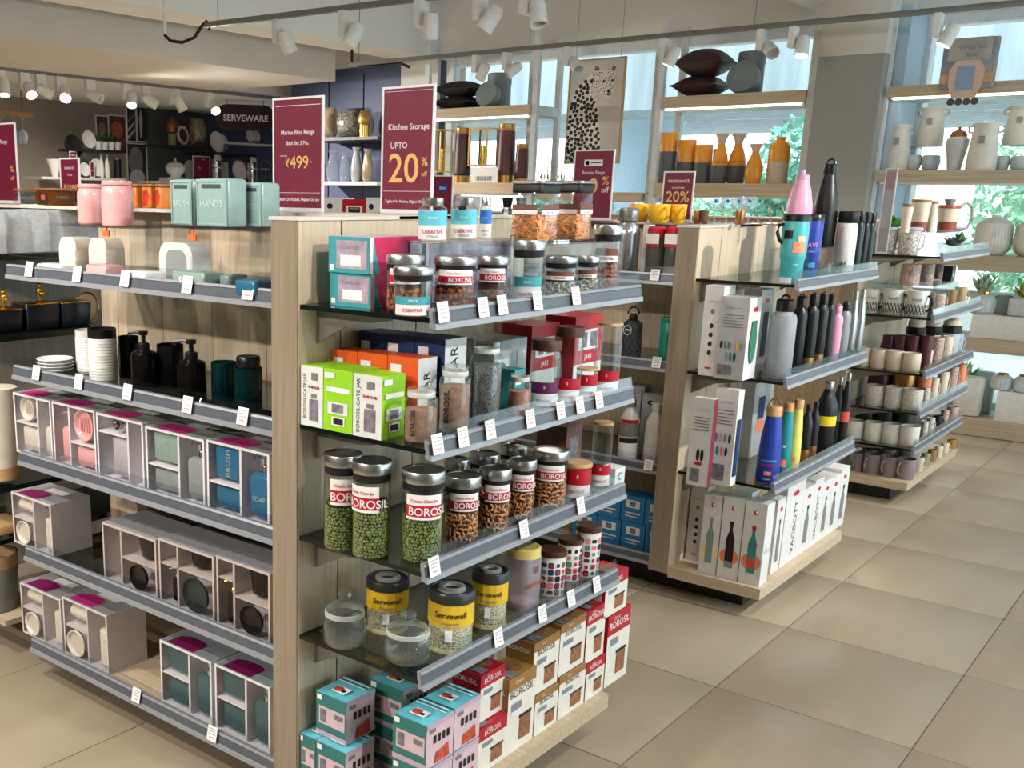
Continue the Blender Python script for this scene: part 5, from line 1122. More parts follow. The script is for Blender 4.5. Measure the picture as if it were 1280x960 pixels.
FX2 = -1.372
def tumbler2(label, a, b_, yt, m, X, art):
    x, y, z, w, h = slot(a, b_, yt, a1_, X=X); R = w/2; a0 = facing(x, y)
    t = thing('travel_tumbler', label, 'tumbler', (x, y, z))
    obj('body', B().lathe([(1e-4, 0), (R*.82, 0), (R*.84, .004), (R*.86, h*.32), (R*.98, h*.38), (R*.97, h*.42), (R, h*.9), (R*.98, h*.91)], 26), t, mats=m)
    obj('lid', B().lathe([(R*.98, h*.9), (R*1.02, h*.905), (R*1.02, h*.985), (R*.96, h), (1e-4, h*.99)], 26), t, mats=BLACK)
    c, s_ = math.cos(a0-1.1), math.sin(a0-1.1)
    obj('handle', B().tube([(c*R*.9, s_*R*.9, h*.86), (c*R*1.35, s_*R*1.35, h*.84), (c*R*1.45, s_*R*1.45, h*.74), (c*R*1.2, s_*R*1.2, h*.62), (c*R*.95, s_*R*.95, h*.58)], R*.14, 8), t, mats=BLACK)
    wrap(t, R*1.004, a0, .5, art[0], art[1], 'printed_artwork')
xx = tumbler2('turquoise handled tumbler with coral artwork and a black lid', 971, 1003, 268, TQ, FX2, ([(.0, .02, WHB, -.4, .5), (.11, .15, CORAL, .4, .45), (.15, .17, M('pale_coral', (240, 190, 150), .4), .55, .3), (.16, .19, BLACK, -.5, .35)], [('COOL', .065, .02, .012, WHB, .3)]))
tumbler2('cobalt blue tumbler with pink lettering behind the turquoise one', 996, 1021, 268, COBALT, -1.42, ([(.04, .06, TQ, .3, .3)], [('KAVI', .12, .05, .022, PINKB), ('TUMBLER', .1, .03, .008, WHB)]))
zr3 = a1_+.135
ry0, ry1 = col(985, a1_+.1, X=-1.46)[1], col(1062, a1_+.1, X=-1.46)[1]
zr3 = riser('clear acrylic riser behind the tumblers holding the pink and black bottles', -1.53, -1.40, ry0, ry1, a1_, .115)
bottle('pink bottle with a spout standing on the acrylic riser', slot(978, 1009, 212, zr3, X=-1.50), PINKB, M('pink_cap', (206, 150, 184), .4), 'cola', lid=[(.52, .87), (.54, .88), (.5, .93), (.2, .94), (.16, 1), (0, 1)], cat='bottle')
bottle('large black bottle with a loop cap standing on the riser', slot(1012, 1041, 205, zr3, X=-1.46), MATB, BLACK, 'cola', loop=(BLACK, .4))
x, y = col(1034, a1_+.02, X=-1.40)
t = thing('potted_succulent', 'small potted succulent standing inside the acrylic riser', 'plant', (-1.352, y, a1_)); obj('pot', B().rbox(.035, .05, 0, .03, .006, .003), t, mats=M('wood_tray_pot', (150, 116, 84), .6))
b = B(); rnd = random.Random(3)
for i in range(40):
    aa = rnd.uniform(0, 2*PI); e_ = rnd.uniform(.3, 1.2); l = rnd.uniform(.02, .04); dv = Vector((math.cos(aa)*math.cos(e_), math.sin(aa)*math.cos(e_), math.sin(e_))); p0 = Vector((rnd.uniform(-.01, .01), rnd.uniform(-.018, .018), .03)); sv = dv.cross(Vector((0, 0, 1))).normalized()*.004
    b.add([p0-sv, p0+sv, p0+dv*l*.6+sv*1.2, p0+dv*l, p0+dv*l*.6-sv*1.2], [(0, 1, 2, 3, 4)])
obj('leaves', b.mesh('leaves', M('succulent_green', (104, 140, 110), .5), False), t, kind='stuff')
for n, (a, b_, yt, m, X_) in enumerate(((1040, 1064, 264, WHB, -1.37), (1061, 1073, 264, DGRN, -1.37), (1070, 1080, 265, MATB, -1.37), (1077, 1087, 266, DGRN, -1.38))):
    bottle(('white bottle with a black lid at the right of the top bottle shelf', 'dark green bottle next to the white one', 'slim black bottle third from the shelf end', 'dark green bottle last on the top bottle shelf')[n], slot(a, b_, yt, a1_, X=X_), m, BLACK, 'wide', lid=[(.9, .82), (.98, .84), (.98, .985), (.9, 1), (0, 1)])
# second end shelf
BXW = M('white_bottle_carton', (216, 214, 214), .45); BXG = M('grey_bottle_carton', (176, 176, 178), .45)
def info(f): return [(f, 't', 'DOUBLE WALL', .5, .86, .6, .03, GREYINK)]+[(f, 'r', .15, .85, .78-.035*i, .79-.035*i, GREYINK) for i in range(5)]
IC = [('F', 'e', .5, .56-.1*i, .11, .028, INK) for i in range(4)]+[('F', 'r', .35, .65, .08, .1, REDINK), ('F', 'e', .5, .72, .1, .03, GREYINK), ('F', 't', 'VACUUM', .5, .82, .5, .02, GREYINK)]
MINI = [('F', 'e', .16+.14*i, .42, .045, .05, (MATB, GREYINK, DTEAL, PINKB, YBAND, GREYB)[i]) for i in range(6)]+[('F', 'e', .38+.14*i, .28, .045, .06, (GREYB, DTEAL, INK)[i]) for i in range(3)]+[('F', 'r', .1, .6, .06, .18, BLOT)]
LOGO = lambda f: [(f, 'e', .5, .88, .09, .028, REDINK), (f, 'e', .54, .885, .055, .018, PAPER)]
def tall(label, xl, xc, xr, yt, z, X, m, art, sides=None, dx=.1, ref=.1):
    return carton('bottle_carton', label, 'box', cb(xl, xc, xr, yt, z, X=X, ref=ref, dx=dx), z, m, art, sides)
tall('white carton with round icons, back left of the second bottle shelf', 875, 898, 912, 358, a2_, -1.55, BXW, IC+LOGO('S'))
tall('grey carton with small bottle pictures in front on the second bottle shelf', 895, 931, 946, 373, a2_, -1.44, BXG, info('F')+MINI+[('S', 'e', .5, .45, .28, .26, M('bottle_green_print', (60, 120, 96), .4)), ('S', 'r', .3, .7, .6, .72, M('bottle_green_print', (60, 120, 96), .4)), ('S', 'e', .5, .86, .14, .03, REDINK)], {'S': BXW})
tall('pale carton behind the grey one on the second bottle shelf', 924, 946, 962, 363, a2_, -1.55, BXG, [('S', 'r', .3, .7, .1, .7, INK), ('S', 'e', .5, .85, .16, .03, REDINK)])
BT = [(955, 987, 374, GREYB, BLACK, 'wide', None, 'grey wide bottle with a black loop cap, first on the second bottle shelf', -1.375, None),
      (983, 1001, 370, MATB, BLACK, 'wide', None, 'black bottle just behind the grey wide one', -1.40, None),
      (999, 1015, 368, MATB, BLACK, 'wide', None, 'black bottle with a copper base, left of two', -1.372, (.16, COPPER)),
      (1012, 1027, 367, MATB, BLACK, 'wide', None, 'black bottle with a copper base, right of two', -1.372, (.16, COPPER)),
      (1024, 1036, 368, MATB, BLACK, 'wide', None, 'slim black bottle beside the pink one', -1.38, None),
      (1033, 1047, 382, PINKB, PINKB, 'wide', None, 'bright pink bottle between black and silver ones', -1.368, None),
      (1043, 1057, 378, GREYB, BLACK, 'wide', None, 'light grey bottle next to the pink one', -1.368, None),
      (1054, 1066, 364, STB, STB, 'cola', None, 'tall silver bottle, left of two at the end of the second bottle shelf', -1.36, None),
      (1063, 1075, 362, STB, STB, 'cola', None, 'tall silver bottle, right of two at the end of the second bottle shelf', -1.342, None)]
for a, b_, yt, m, c, pf, bd, lb, X_, bs in BT:
    bottle(lb, slot(a, b_, yt, a2_, X=X_), m, c, pf, bd, loop=(c, .34) if m is not STB else None, base=bs)
# third end shelf
tall('white carton with text and two bottle pictures, left on the third bottle shelf', 860, 886, 891, 500, a3_, -1.50, BXW, info('F')+[('F', 'e', .45, .36, .08, .07, INK), ('F', 'e', .65, .36, .08, .07, INK), ('F', 'e', .5, .26, .2, .02, REDINK), ('F', 'r', .15, .6, .05, .2, BLOT)], {'S': M('maroon_side', (120, 40, 60), .5)})
tall('taller white carton with rows of bottle pictures on the third bottle shelf', 887, 915, 922, 489, a3_, -1.44, BXW, info('F')+[('F', 'e', .2+.2*i, .5, .06, .05, (GREYINK, PINKB, GREYB, NAVY)[i]) for i in range(4)]+[('F', 'e', .3+.2*i, .36, .06, .05, (DTEAL, LABPINK, INK)[i]) for i in range(3)]+[('F', 'r', .15, .7, .05, .22, BLOT), ('S', 'r', .2, .8, .1, .7, NAVY)])
tall('grey carton behind the blue bottle on the third bottle shelf', 920, 938, 958, 480, a3_, -1.56, BXG, [('F', 't', 'KORBY', .5, .8, .6, .05, GREYINK), ('S', 'e', .5, .4, .25, .1, CORAL), ('S', 'r', .3, .7, .5, .8, NAVY)])
def funky(label, a, b_, yt, m, X, art=None):
    s = slot(a, b_, yt, a3_, X=X); x, y, z, w, h = s; R = w/2; a0 = facing(x, y)
    t = thing('water_bottle', label, 'bottle', (x, y, z))
    obj('body', B().lathe([(1e-4, 0), (R*.94, 0), (R, .006), (R*.97, h*.3), (R*.86, h*.58), (R*.66, h*.8), (R*.6, h*.86)], 24), t, mats=m)
    c = obj('cork_cap', B().lathe([(R*.64, h*.86), (R*.66, h*.87), (R*.66, h*.97), (R*.6, h*.985), (1e-4, h*.985)], 20), t, mats=CORK)
    obj('carry_loop', B().tube([(R*.5*math.cos(i*PI/8), 0, h*.97+R*.8*math.sin(i*PI/8)) for i in range(9)], R*.08, 6), c, mats=M('brown_cord', (130, 96, 66), .6), rz=a0+PI/2)
    if art: wrap(t, R*1.004, a0, .6, art[0], art[1], 'printed_artwork')
funky('cobalt blue cork capped bottle with red lettering', 944, 972, 506, COBALT, FX2, ([(.03, .045, CORAL, 0, .3), (.085, .09, TQ, 0, .7)], [('MI CLUB', .065, .055, .024, LABR), ('THERMAL', .012, .03, .007, WHB)]))
funky('teal cork capped bottle with orange artwork beside the blue one', 968, 986, 502, DTEAL, -1.385, ([(.02, .05, CORAL, 0, .5), (.1, .11, WHB, 0, .2)], []))
funky('lemon yellow cork capped bottle beside the teal one', 981, 998, 498, LEMON, -1.372, ([(.03, .05, CORAL, .2, .2)], []))
WINE = [(.0, 0), (.94, 0), (1, .015), (1, .6), (.95, .68), (.6, .8), (.42, .88), (.40, .9)]; PROF['wine'] = WINE
for a, b_, yt, bd, lb, X_, bs in ((996, 1010, 505, None, 'small black bottle with a copper base, left of two on the third bottle shelf', -1.385, (.2, COPPER)), (1006, 1019, 502, None, 'small black bottle with a copper base, right of two on the third bottle shelf', -1.385, (.2, COPPER)),
        (1014, 1039, 476, (.38, .52, YBAND), 'big black bottle with a yellow band', -1.38, None), (1034, 1048, 471, (.36, .5, TBAND), 'big black bottle with a petrol blue band', -1.38, None), (1044, 1056, 466, (.34, .48, RBAND), 'big black bottle with a red band at the shelf end', -1.35, None)):
    bottle(lb, slot(a, b_, yt, a3_, X=X_), MATB, STB if yt < 480 else BLACK, 'wine', bd, base=bs)
# base tray
def bpic(f, c, q=(.5, .42), cap_=INK, halo=None):
    o = [(f, 'e', q[0], q[1]-.14, .46, .1, halo)] if halo else []
    return o+[(f, 'p', [(q[0]-.2, q[1]-.28), (q[0]+.2, q[1]-.28), (q[0]+.2, q[1]+.08), (q[0]+.07, q[1]+.19), (q[0]+.07, q[1]+.24), (q[0]-.07, q[1]+.24), (q[0]-.07, q[1]+.19), (q[0]-.2, q[1]+.08)], c), (f, 'r', q[0]-.09, q[0]+.09, q[1]+.24, q[1]+.3, cap_)]
PEACH = M('peach_halo', (236, 206, 150), .5); ORH = M('orange_halo', (226, 132, 90), .5); GBOT = M('sage_bottle_print', (120, 142, 136), .4); TBOT = M('teal_bottle_print', (58, 134, 134), .4)
def row(label, a, b_, yt, zc, Y, m, art, dep=.08, X=None):
    x0, x1 = col(a, zc+.12, Y=Y)[0], col(b_, zc+.12, Y=Y)[0]
    return carton('bottle_carton', label, 'box', (x0+.001, x1-.001, Y, Y+dep, top(yt, x0, Y)-zc), zc, m, art)
Yt = 3.99
row('white carton with black icons at the left end of the bottle tray', 859, 880, 606, zt, 4.10, BXW, IC)
row('white carton picturing a sage bottle', 875, 898, 617, zt, Yt, BXW, bpic('F', GBOT, halo=PEACH, cap_=GREYB)+LOGO('F'))
row('white carton picturing a black bottle', 898.5, 925, 621, zt, Yt-.004, BXW, bpic('F', MATB, halo=ORH)+[('F', 'r', .31, .69, .14, .22, STEELP)]+LOGO('F'))
row('white carton picturing a teal bottle with coral fish', 925.5, 953, 626, zt, Yt-.008, BXW, bpic('F', TBOT, halo=ORH, cap_=LABR)+[('F', 'e', .5, .26, .17, .07, RBAND)]+LOGO('F')+[('S', 't', 'BOTTLE', .5, .4, .7, .05, GREYINK)])
row('small white carton with two loops standing behind the front row', 910, 934, 612, zt, 4.12, BXW, [('F', 'r', .2, .8, .1, .8, GREYINK)])
SB = [(966, 976, 626, 'vac', 'white carton with a bottle print just behind the coral fish one'), (977, 1000, 607, 'V', 'leaning white carton lettered vertically, first of the two lettered ones'), (1000, 1013, 612, 'b', 'white carton with a dark bottle print between the lettered cartons'),
      (1013, 1024, 601, 'V', 'white carton lettered vertically, second of the two lettered ones'), (1024, 1035, 603, 'b', 'white carton with a slim bottle print, third from the tray end'), (1035, 1046, 598, 'b', 'white carton with a slim bottle print, second from the tray end'), (1046, 1057, 588, 'b', 'white carton with a slim bottle print at the tray end')]
for a, b_, yt, k, lb in SB:
    X_ = -1.345; ya, yb = col(a, zt+.1, X=X_)[1], col(b_, zt+.1, X=X_)[1]
    art = [('S', 'v', 'VACBOTT', .66, .42, .66, .38, INK)]+[('S', 'e', .5, .85, .16, .03, REDINK)] if k == 'V' else bpic('S', GREYINK)+[('S', 'e', .5, .86, .16, .03, REDINK)]
    carton('bottle_carton', lb, 'box', (X_-.08, X_, max(ya, 4.085), yb-.001, top(yt, X_, ya)-zt), zt, BXW, art)
# side shelves of the middle gondola seen through the gap
sy = 4.03; s1_, s2_, s3_, s4_ = S2
bottle('brushed steel flask with a round cap on the far side shelf', slot(765, 796, 259, s1_, Y=sy), STB, STB, 'bottle', name='vacuum_flask', lid=[(.8, .8), (.82, .81), (.82, .95), (.66, .99), (0, 1)], cat='flask')
x, y = col(803, s1_, Y=sy); carton('bottle_carton', 'narrow white carton beside the steel flask', 'box', (x-.012, x+.014, sy, sy+.05, top(281, x, sy)-s1_), s1_, BXW, [('F', 'v', 'KORBY', .66, .45, .5, .4, GREYINK)])
YCUP = M('yellow_cup', (232, 178, 40), .35)
for n, (a, b_) in enumerate(((805, 829), (828, 852))):
    x, y, z, w, h = slot(a, b_, 283, s1_, Y=sy+.01); R = w/2
    t = thing('shaker_bottle', 'dark grey shaker with a red lid and white hang label, '+('left one', 'right one')[n], 'bottle', (x, y, z))
    obj('body', B().lathe([(1e-4, 0), (R*.9, 0), (R, .01), (R, h*.74), (R*.9, h*.8)], 24), t, mats=M('smoke_plastic', (88, 86, 84), .2))
    obj('red_lid', B().lathe([(R*.92, h*.79), (R*.96, h*.8), (R*.96, h*.96), (R*.8, h), (1e-4, h)], 24), t, mats=RB)
    obj('hang_label', B().box(-R*.7, R*.75, -R*1.06, -R*1.03, h*.62, h*.86).box(-R*.7, R*.75, -R*1.07, -R*1.061, h*.6, h*.66, mat=1).mesh('hang_label', [PAPER, LABR], False), t)
    obj('handle', B().tube([(R*.9, 0, h*.68), (R*1.3, -R*.3, h*.6), (R*1.3, -R*.3, h*.2), (R*.95, 0, h*.12)], R*.12, 6), t, mats=BLACK)
for n, (a, b_, yt, yb, Y_) in enumerate(((785, 812, 257, 283, 4.2), (808, 838, 257, 284, 4.14), (834, 858, 258, 284, 4.2))):
    x, y, z, w, h = slot(a, b_, yt, 1.509, Y=Y_+.02)
    mug('bright yellow cup on top of the middle gondola, '+('left one', 'middle one', 'right one')[n], (x, y, z, w, max(h, .075)), YCUP, a=-.6, prof='mugt', name='cup')
bt = bottle('quilted black flask with a round emblem and loop cap', slot(775, 800, 392, s2_, Y=sy), M('quilted_black', (52, 54, 60), .4), BLACK, 'wide', loop=(BLACK, .6), name='vacuum_flask', cat='flask', lid=[(.4, .84), (.42, .85), (.42, .95), (.3, 1), (0, 1)])
bb = B(); rx_ = .0385
x, y, z, w, h = slot(775, 800, 392, s2_, Y=sy); rr = w/2*1.005
for i in range(12):
    for s_ in (-1, 1): bb.tube([(rr*math.cos(i*PI/6+s_*k*.13), rr*math.sin(i*PI/6+s_*k*.13), h*.08+h*.5*k/9) for k in range(10)], .0008, 4)
obj('quilt_lines', bb.mesh('quilt_lines', M('quilt_line', (96, 100, 108), .4), False), bt, kind='stuff')
em = B().lathe([(w*.2, 0), (w*.24, 0), (w*.24, .001), (w*.2, .001)], 20).merge(B().box(-w*.05, w*.03, -w*.12, w*.12, 0, .001)).xf(Matrix.Rotation(facing(x, y)-.5, 4, 'Z') @ Matrix.Translation((rr, 0, h*.66)) @ Matrix.Rotation(PI/2, 4, 'Y'))
obj('round_emblem', em.mesh('round_emblem', PALEG, False), bt)
lt('water_bottle', 'emerald green bottle with a pale base ring against the end panel', 'bottle', slot(822, 845, 397, s2_, Y=sy), [('body', [(0, .08), (1, .08), (1, .88), (.96, .9)], M('emerald_bottle', (24, 142, 120), .35)), ('base_ring', [(0, 0), (.98, 0), (1, .03), (1, .08)], M('pale_mint', (190, 220, 212), .4)), ('cap', [(.97, .9), (1, .91), (1, .985), (.94, 1), (0, 1)], M('emerald_cap', (28, 120, 104), .4))])
# third side shelf
MESHP = M('dotted_print', (120, 120, 122), .5, scale=300, var=.8)
bt = bottle('steel bottle with a dotted panel and a white label', slot(771, 796, 498, s3_, Y=sy), WHB, STB, 'bottle', bandm=(.4, .62, MESHP), name='water_bottle', lid=[(.5, .87), (.52, .88), (.52, .97), (.4, 1), (0, 1)])
x, y, z, w, h = slot(771, 796, 498, s3_, Y=sy); wrap(bt, w/2*1.02, facing(x, y), 1., [(h*.62, h*.68, LABR), (h*.06, h*.3, PAPER), (h*.3, h*.38, INK)])
bt = bottle('white slim bottle with a leaf mark', slot(803, 827, 503, s3_, Y=sy), WHB, M('white_cap', (220, 218, 214), .4), 'bottle', lid=[(.5, .87), (.52, .88), (.52, .985), (.4, 1), (0, 1)])
for n, (a, b_, yt) in enumerate(((779, 800, 481), (798, 824, 491))):
    x0, x1 = col(a, s3_+.1, Y=4.16)[0], col(b_, s3_+.1, Y=4.16)[0]
    carton('bottle_carton', ('grey carton with a round mark behind the dotted bottle', 'grey carton with a round mark behind the white slim bottle')[n], 'box', (x0, x1-.002, 4.16, 4.24, top(yt, x0, 4.16)-s3_), s3_, BXG, [('F', 'e', .5, .86, .18, .04, INK), ('F', 'e', .58, .86, .1, .025, BXG)])
x0, x1 = col(795, .3, Y=4.0)[0], col(822, .3, Y=4.0)[0]
# blue boxes on the lowest side shelf
BLU = M('azure_carton', (40, 128, 190), .45)
hb_ = .118
for r_ in range(2):
    for c_ in range(4):
        a = 716+30*c_; b_ = a+29
        x0, x1 = col(a, s4_+.05+hb_*r_, Y=4.03)[0], col(b_, s4_+.05+hb_*r_, Y=4.03)[0]
        carton('azure_box', 'azure box with a white product sticker, %s row, %s' % (('lower', 'upper')[r_], ('farthest left', 'second from the left', 'second from the end panel', 'beside the end panel')[c_]), 'box', (x0+.001, x1-.001, 4.03, 4.13, hb_-.003), s4_+.001+hb_*r_, BLU,
               [('F', 'r', .2, .8, .55, .85, PAPER), ('F', 'r', .36, .62, .6, .8, BLOT), ('F', 'r', .2, .85, .32, .38, PALEG), ('F', 'r', .2, .7, .2, .25, PALEG)])
# top of the middle gondola: signs, wine glasses, boxes
MT = 1.5085
sign('burgundy sign with a pale plate and percent off figure, before the leopard', 716, 766, 187, 270, Y=4.3, z=MT, lines=[('Boccino Range', .5, .66, .6, .045, WI), ('0', .52, .39, .26, .22, GOLDINK), ('%', .82, .51, .3, .12, GOLDINK), ('off', .82, .4, .26, .08, WI)], logo=[(.26, .72, .77, .86, PALEG), (.3, .38, .785, .845, INK), (.42, .68, .81, .825, GREYINK)])
sign('burgundy sign with a 20 percent figure standing behind the yellow cups', 828, 867, 214, 268, Y=4.42, z=MT, lines=[('PASABAHCE', .5, .78, .74, .06, WI), ('GLASSWARE', .5, .66, .5, .035, WI), ('20%', .5, .4, .8, .22, GOLDINK)])
sign('small burgundy sign with a blue badge behind the kitchen storage sign', 541, 566, 219, 260, Y=4.3, z=MT, lines=[('Blue', .5, .66, .4, .08, WI), ('OFFER', .5, .42, .6, .08, LABR)], logo=[(.25, .75, .6, .8, COBALT)])
CRY = glass('crystal_stemware', (240, 247, 251), .03, edge=.4, pwr=1.8, solid=.16, body=(222, 234, 242)); BRIM = M('cobalt_rim', (40, 84, 180), .3)  # crystal: pale diffuse body paints a haze so the goblets stand out
for n, (a, b_, Y_) in enumerate(((882, 903, 4.3), (897, 917, 4.38), (911, 931, 4.3), (925, 944, 4.38))):
    x, y, z, w, h = slot(a, b_, 246, MT, Y=Y_); R = w/2
    t = thing('wine_glass', 'round crystal goblet with a blue dotted rim on the middle gondola, '+('leftmost', 'second from left', 'third from left', 'rightmost')[n], 'glass', (x, y, z))
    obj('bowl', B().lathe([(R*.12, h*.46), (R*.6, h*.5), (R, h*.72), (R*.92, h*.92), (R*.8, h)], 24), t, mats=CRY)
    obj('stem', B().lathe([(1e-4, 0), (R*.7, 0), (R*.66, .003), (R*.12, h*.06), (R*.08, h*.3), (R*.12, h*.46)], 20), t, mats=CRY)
    obj('blue_motif', B().sphere((R*.75*math.cos(facing(x, y)), R*.75*math.sin(facing(x, y)), h*.84), R*.26, 8), t, mats=BRIM)
for n, (a, b_) in enumerate(((945, 962), (960, 978))):
    x, y, z, w, h = slot(a, b_, 254, MT, Y=4.34); R = w/2
    tag(obj('wire_holder', B().tube([(R*math.cos(i*PI/6), 0, h*.5+h*.48*math.sin(i*PI/6)) for i in range(13)], .002, 6).tube([(-R, 0, .002), (R, 0, .002)], .002, 6).tube([(0, -R*.6, .002), (0, R*.6, .002)], .002, 6), None, (x, y, z), mats=M('gold_wire', (196, 170, 130), .3, .8)), 'thin wire ring holder beside the crystal goblets, '+('left one', 'right one')[n], 'holder')
for n, (a, b_, m) in enumerate(((866, 876, COPPER), (875, 885, M('dark_wood_cup', (96, 70, 52), .5)), (918, 930, COPPER))):
    x, y, z, w, h = slot(a, b_, 263, MT, Y=4.24); lt('small_cup', ('copper cup left of the crystal goblets', 'dark wooden cup left of the crystal goblets', 'copper cup in front of the crystal goblets')[n], 'cup', (x, y, z, w, h), [('body', PROF['mugt'], m)])
# appliances cartons on the gondola top behind the first signs
for n, (a, b_, yt, lb, m) in enumerate(((404, 428, 247, 'grey carton with a black dot behind the two sign stands', PALEG), (428, 458, 249, 'red and white carton with a black appliance picture', RB), (457, 477, 247, 'grey carton with a black dot right of the red one', PALEG), (566, 600, 245, 'white carton behind the creative label jars', PALEG))):
    Y_ = 4.34; x0, x1 = col(a, 1.55, Y=Y_)[0], col(b_, 1.55, Y=Y_)[0]
    carton('appliance_box', lb, 'box', (x0+.002, x1-.002, Y_, Y_+.1, top(yt, x0, Y_)-MT), MT, m, [('F', 'e', .35, .45, .16, .18, INK)] if m is PALEG else [('F', 'r', .15, .85, 0, .55, PALEG), ('F', 'r', .25, .75, .05, .45, INK), ('F', 'r', .3, .7, .3, .4, STEELP)])
for n, px in enumerate((633, 650)):
    x, y, z, w, h = slot(px-8, px+9, 246, MT, Y=4.3)
    lt('moka_pot', ('dark coffee pot beside the cashew canisters', 'second dark coffee pot beside the cashew canisters')[n], 'pot', (x, y, z, w, h), [('base', [(0, 0), (.9, 0), (.8, .4), (.6, .5)], STB, 8), ('top_part', [(.6, .5), (.85, .95), (.7, .97), (.1, 1), (0, 1)], BLACK, 8)])
# ================================================================== FAR GONDOLA: MUGS
u1, u2, u3, u4, u5 = L3; u6 = T3Z
MUGW = M('white_mug', (224, 220, 212), .3); MUGB = M('beige_mug', (206, 192, 166), .35); MUGM = M('mauve_mug', (142, 126, 130), .35); MUGS = M('speckled_mug', (206, 200, 190), .35, scale=220, var=.5)
MUGR = M('terracotta_foot', (150, 70, 50), .4); FLOR = M('floral_print', (190, 160, 150), .4, scale=140, var=.55); DKM = M('burgundy_mug', (90, 44, 52), .35); CREAMM = M('cream_mug', (224, 206, 186), .35); BRNM = M('brown_mug', (150, 112, 70), .4); DOTM = M('dotted_mug', (200, 194, 184), .35, scale=160, var=.7)
GY = 6.19
def mugrow(z, spans, yt, mats, labels, Y=None, X=None, prof='mug', cat='mug', a=-2.2, group=None, art=None):
    for n, (p0, p1) in enumerate(spans):
        s = slot(p0, p1, yt[n] if isinstance(yt, (list, tuple)) else yt, z, X=X, Y=Y)
        x, y, zz, w, h = s; w = min(w, .12)
        mug(labels[n], (x, y, zz, w, h), mats[n % len(mats)], group, a if isinstance(a, (int, float)) else a[n], prof, art=art)
ordn = ['leftmost', 'second from left', 'third from left', 'fourth from left', 'fifth from left', 'sixth from left', 'seventh from left']
xs = lambda a, b_, n: [(a+(b_-a)*i/n, a+(b_-a)*(i+1)/n-.6) for i in range(n)]
# tray, mauve mugs
mugrow(u6, [(1064, 1078), (1078, 1101), (1099, 1122), (1119, 1142)], [566, 567, 570, 573], [MUGM], ['mauve mug on the base tray, half hidden at the left', 'mauve mug on the base tray, second from left', 'mauve mug on the base tray, third from left', 'mauve mug at the front corner of the base tray'], Y=GY, a=-1.95)
for n, (a, b_, yt, m, lb) in enumerate(((1140, 1153, 571, MUGB, 'beige mug behind the corner mauve mug on the base tray'), (1150, 1161, 566, M('leafy_mug', (150, 160, 120), .4, scale=120, var=.5), 'leafy green mug on the base tray'), (1158, 1169, 562, BRNM, 'light brown mug on the base tray front'), (1167, 1177, 557, CREAMM, 'cream mug on the base tray front'), (1175, 1185, 553, CREAMM, 'pale cream mug second from the tray end'), (1183, 1194, 549, M('mustard_mug', (160, 124, 60), .4), 'mustard mug at the far end of the base tray'))):
    s = slot(a, b_, yt, u6, X=-1.343); mug(lb, s[:3]+(s[3], s[4]), m, a=.8)
for n, (a, b_) in enumerate(((1075, 1098), (1098, 1122), (1121, 1146))):
    mug('mauve mug in the second row of the base tray, '+('left', 'middle', 'right')[n], slot(a, b_, 560, u6, Y=GY+.14), MUGM, a=-2.6)
# fifth shelf
mugrow(u5, [(1057, 1079), (1079, 1102), (1101, 1124), (1123, 1147)], [525, 527, 529, 532], [MUGW], ['white footed mug on the lowest glass shelf, '+o for o in ordn[:4]], Y=GY, prof='mug', a=1.5)
for n, (a, b_, yt, m) in enumerate(((1149, 1158, 526, DOTM), (1156, 1166, 522, DOTM), (1164, 1176, 519, MATB), (1174, 1184, 512, FLOR), (1182, 1196, 508, FLOR))):
    mug('printed mug on the lowest glass shelf front, '+('speckled, nearest the corner', 'speckled, next to the black one', 'black with white marks', 'rosy floral, before the last', 'rosy floral, last of the row')[n], slot(a, b_, yt, u5, X=-1.345), m, a=.8)
for n, (a, b_) in enumerate(((1068, 1092), (1092, 1116), (1116, 1141))):
    mug('dark mug in the back row of the lowest glass shelf, '+('left', 'middle', 'right')[n], slot(a, b_, 513, u5, Y=GY+.18), DKM if n == 9 else M('dark_green_mug', (52, 58, 54), .35), a=1.5)
# fourth shelf
mugrow(u4, [(1081, 1104), (1104, 1127), (1126, 1151)], [481, 483, 486], [MUGS], ['speckled grey mug on the fourth shelf, '+o for o in ('leftmost', 'middle', 'at the corner')], Y=GY, a=1.5)
for n, (a, b_, yt, m) in enumerate(((1150, 1160, 484, MUGS), (1158, 1170, 472, CREAMM), (1168, 1182, 464, CREAMM), (1180, 1194, 458, FLOR), (1192, 1204, 455, CORAL))):
    mug('mug on the fourth shelf front, '+('speckled, behind the corner one', 'cream with a rounded body', 'tall cream, third along', 'floral, second from the end', 'coral, at the end')[n], slot(a, b_, yt, u4, X=-1.345), m, a=.8)
for n, (a, b_, m) in enumerate(((1082, 1112, DKM), (1112, 1143, COPPER), (1143, 1160, CORAL))):
    mug(('dark burgundy mug in the back row of the fourth shelf', 'copper mug in the back row of the fourth shelf', 'coral mug in the back row of the fourth shelf')[n], slot(a, b_, 467, u4, Y=GY+.2), m, a=1.5)
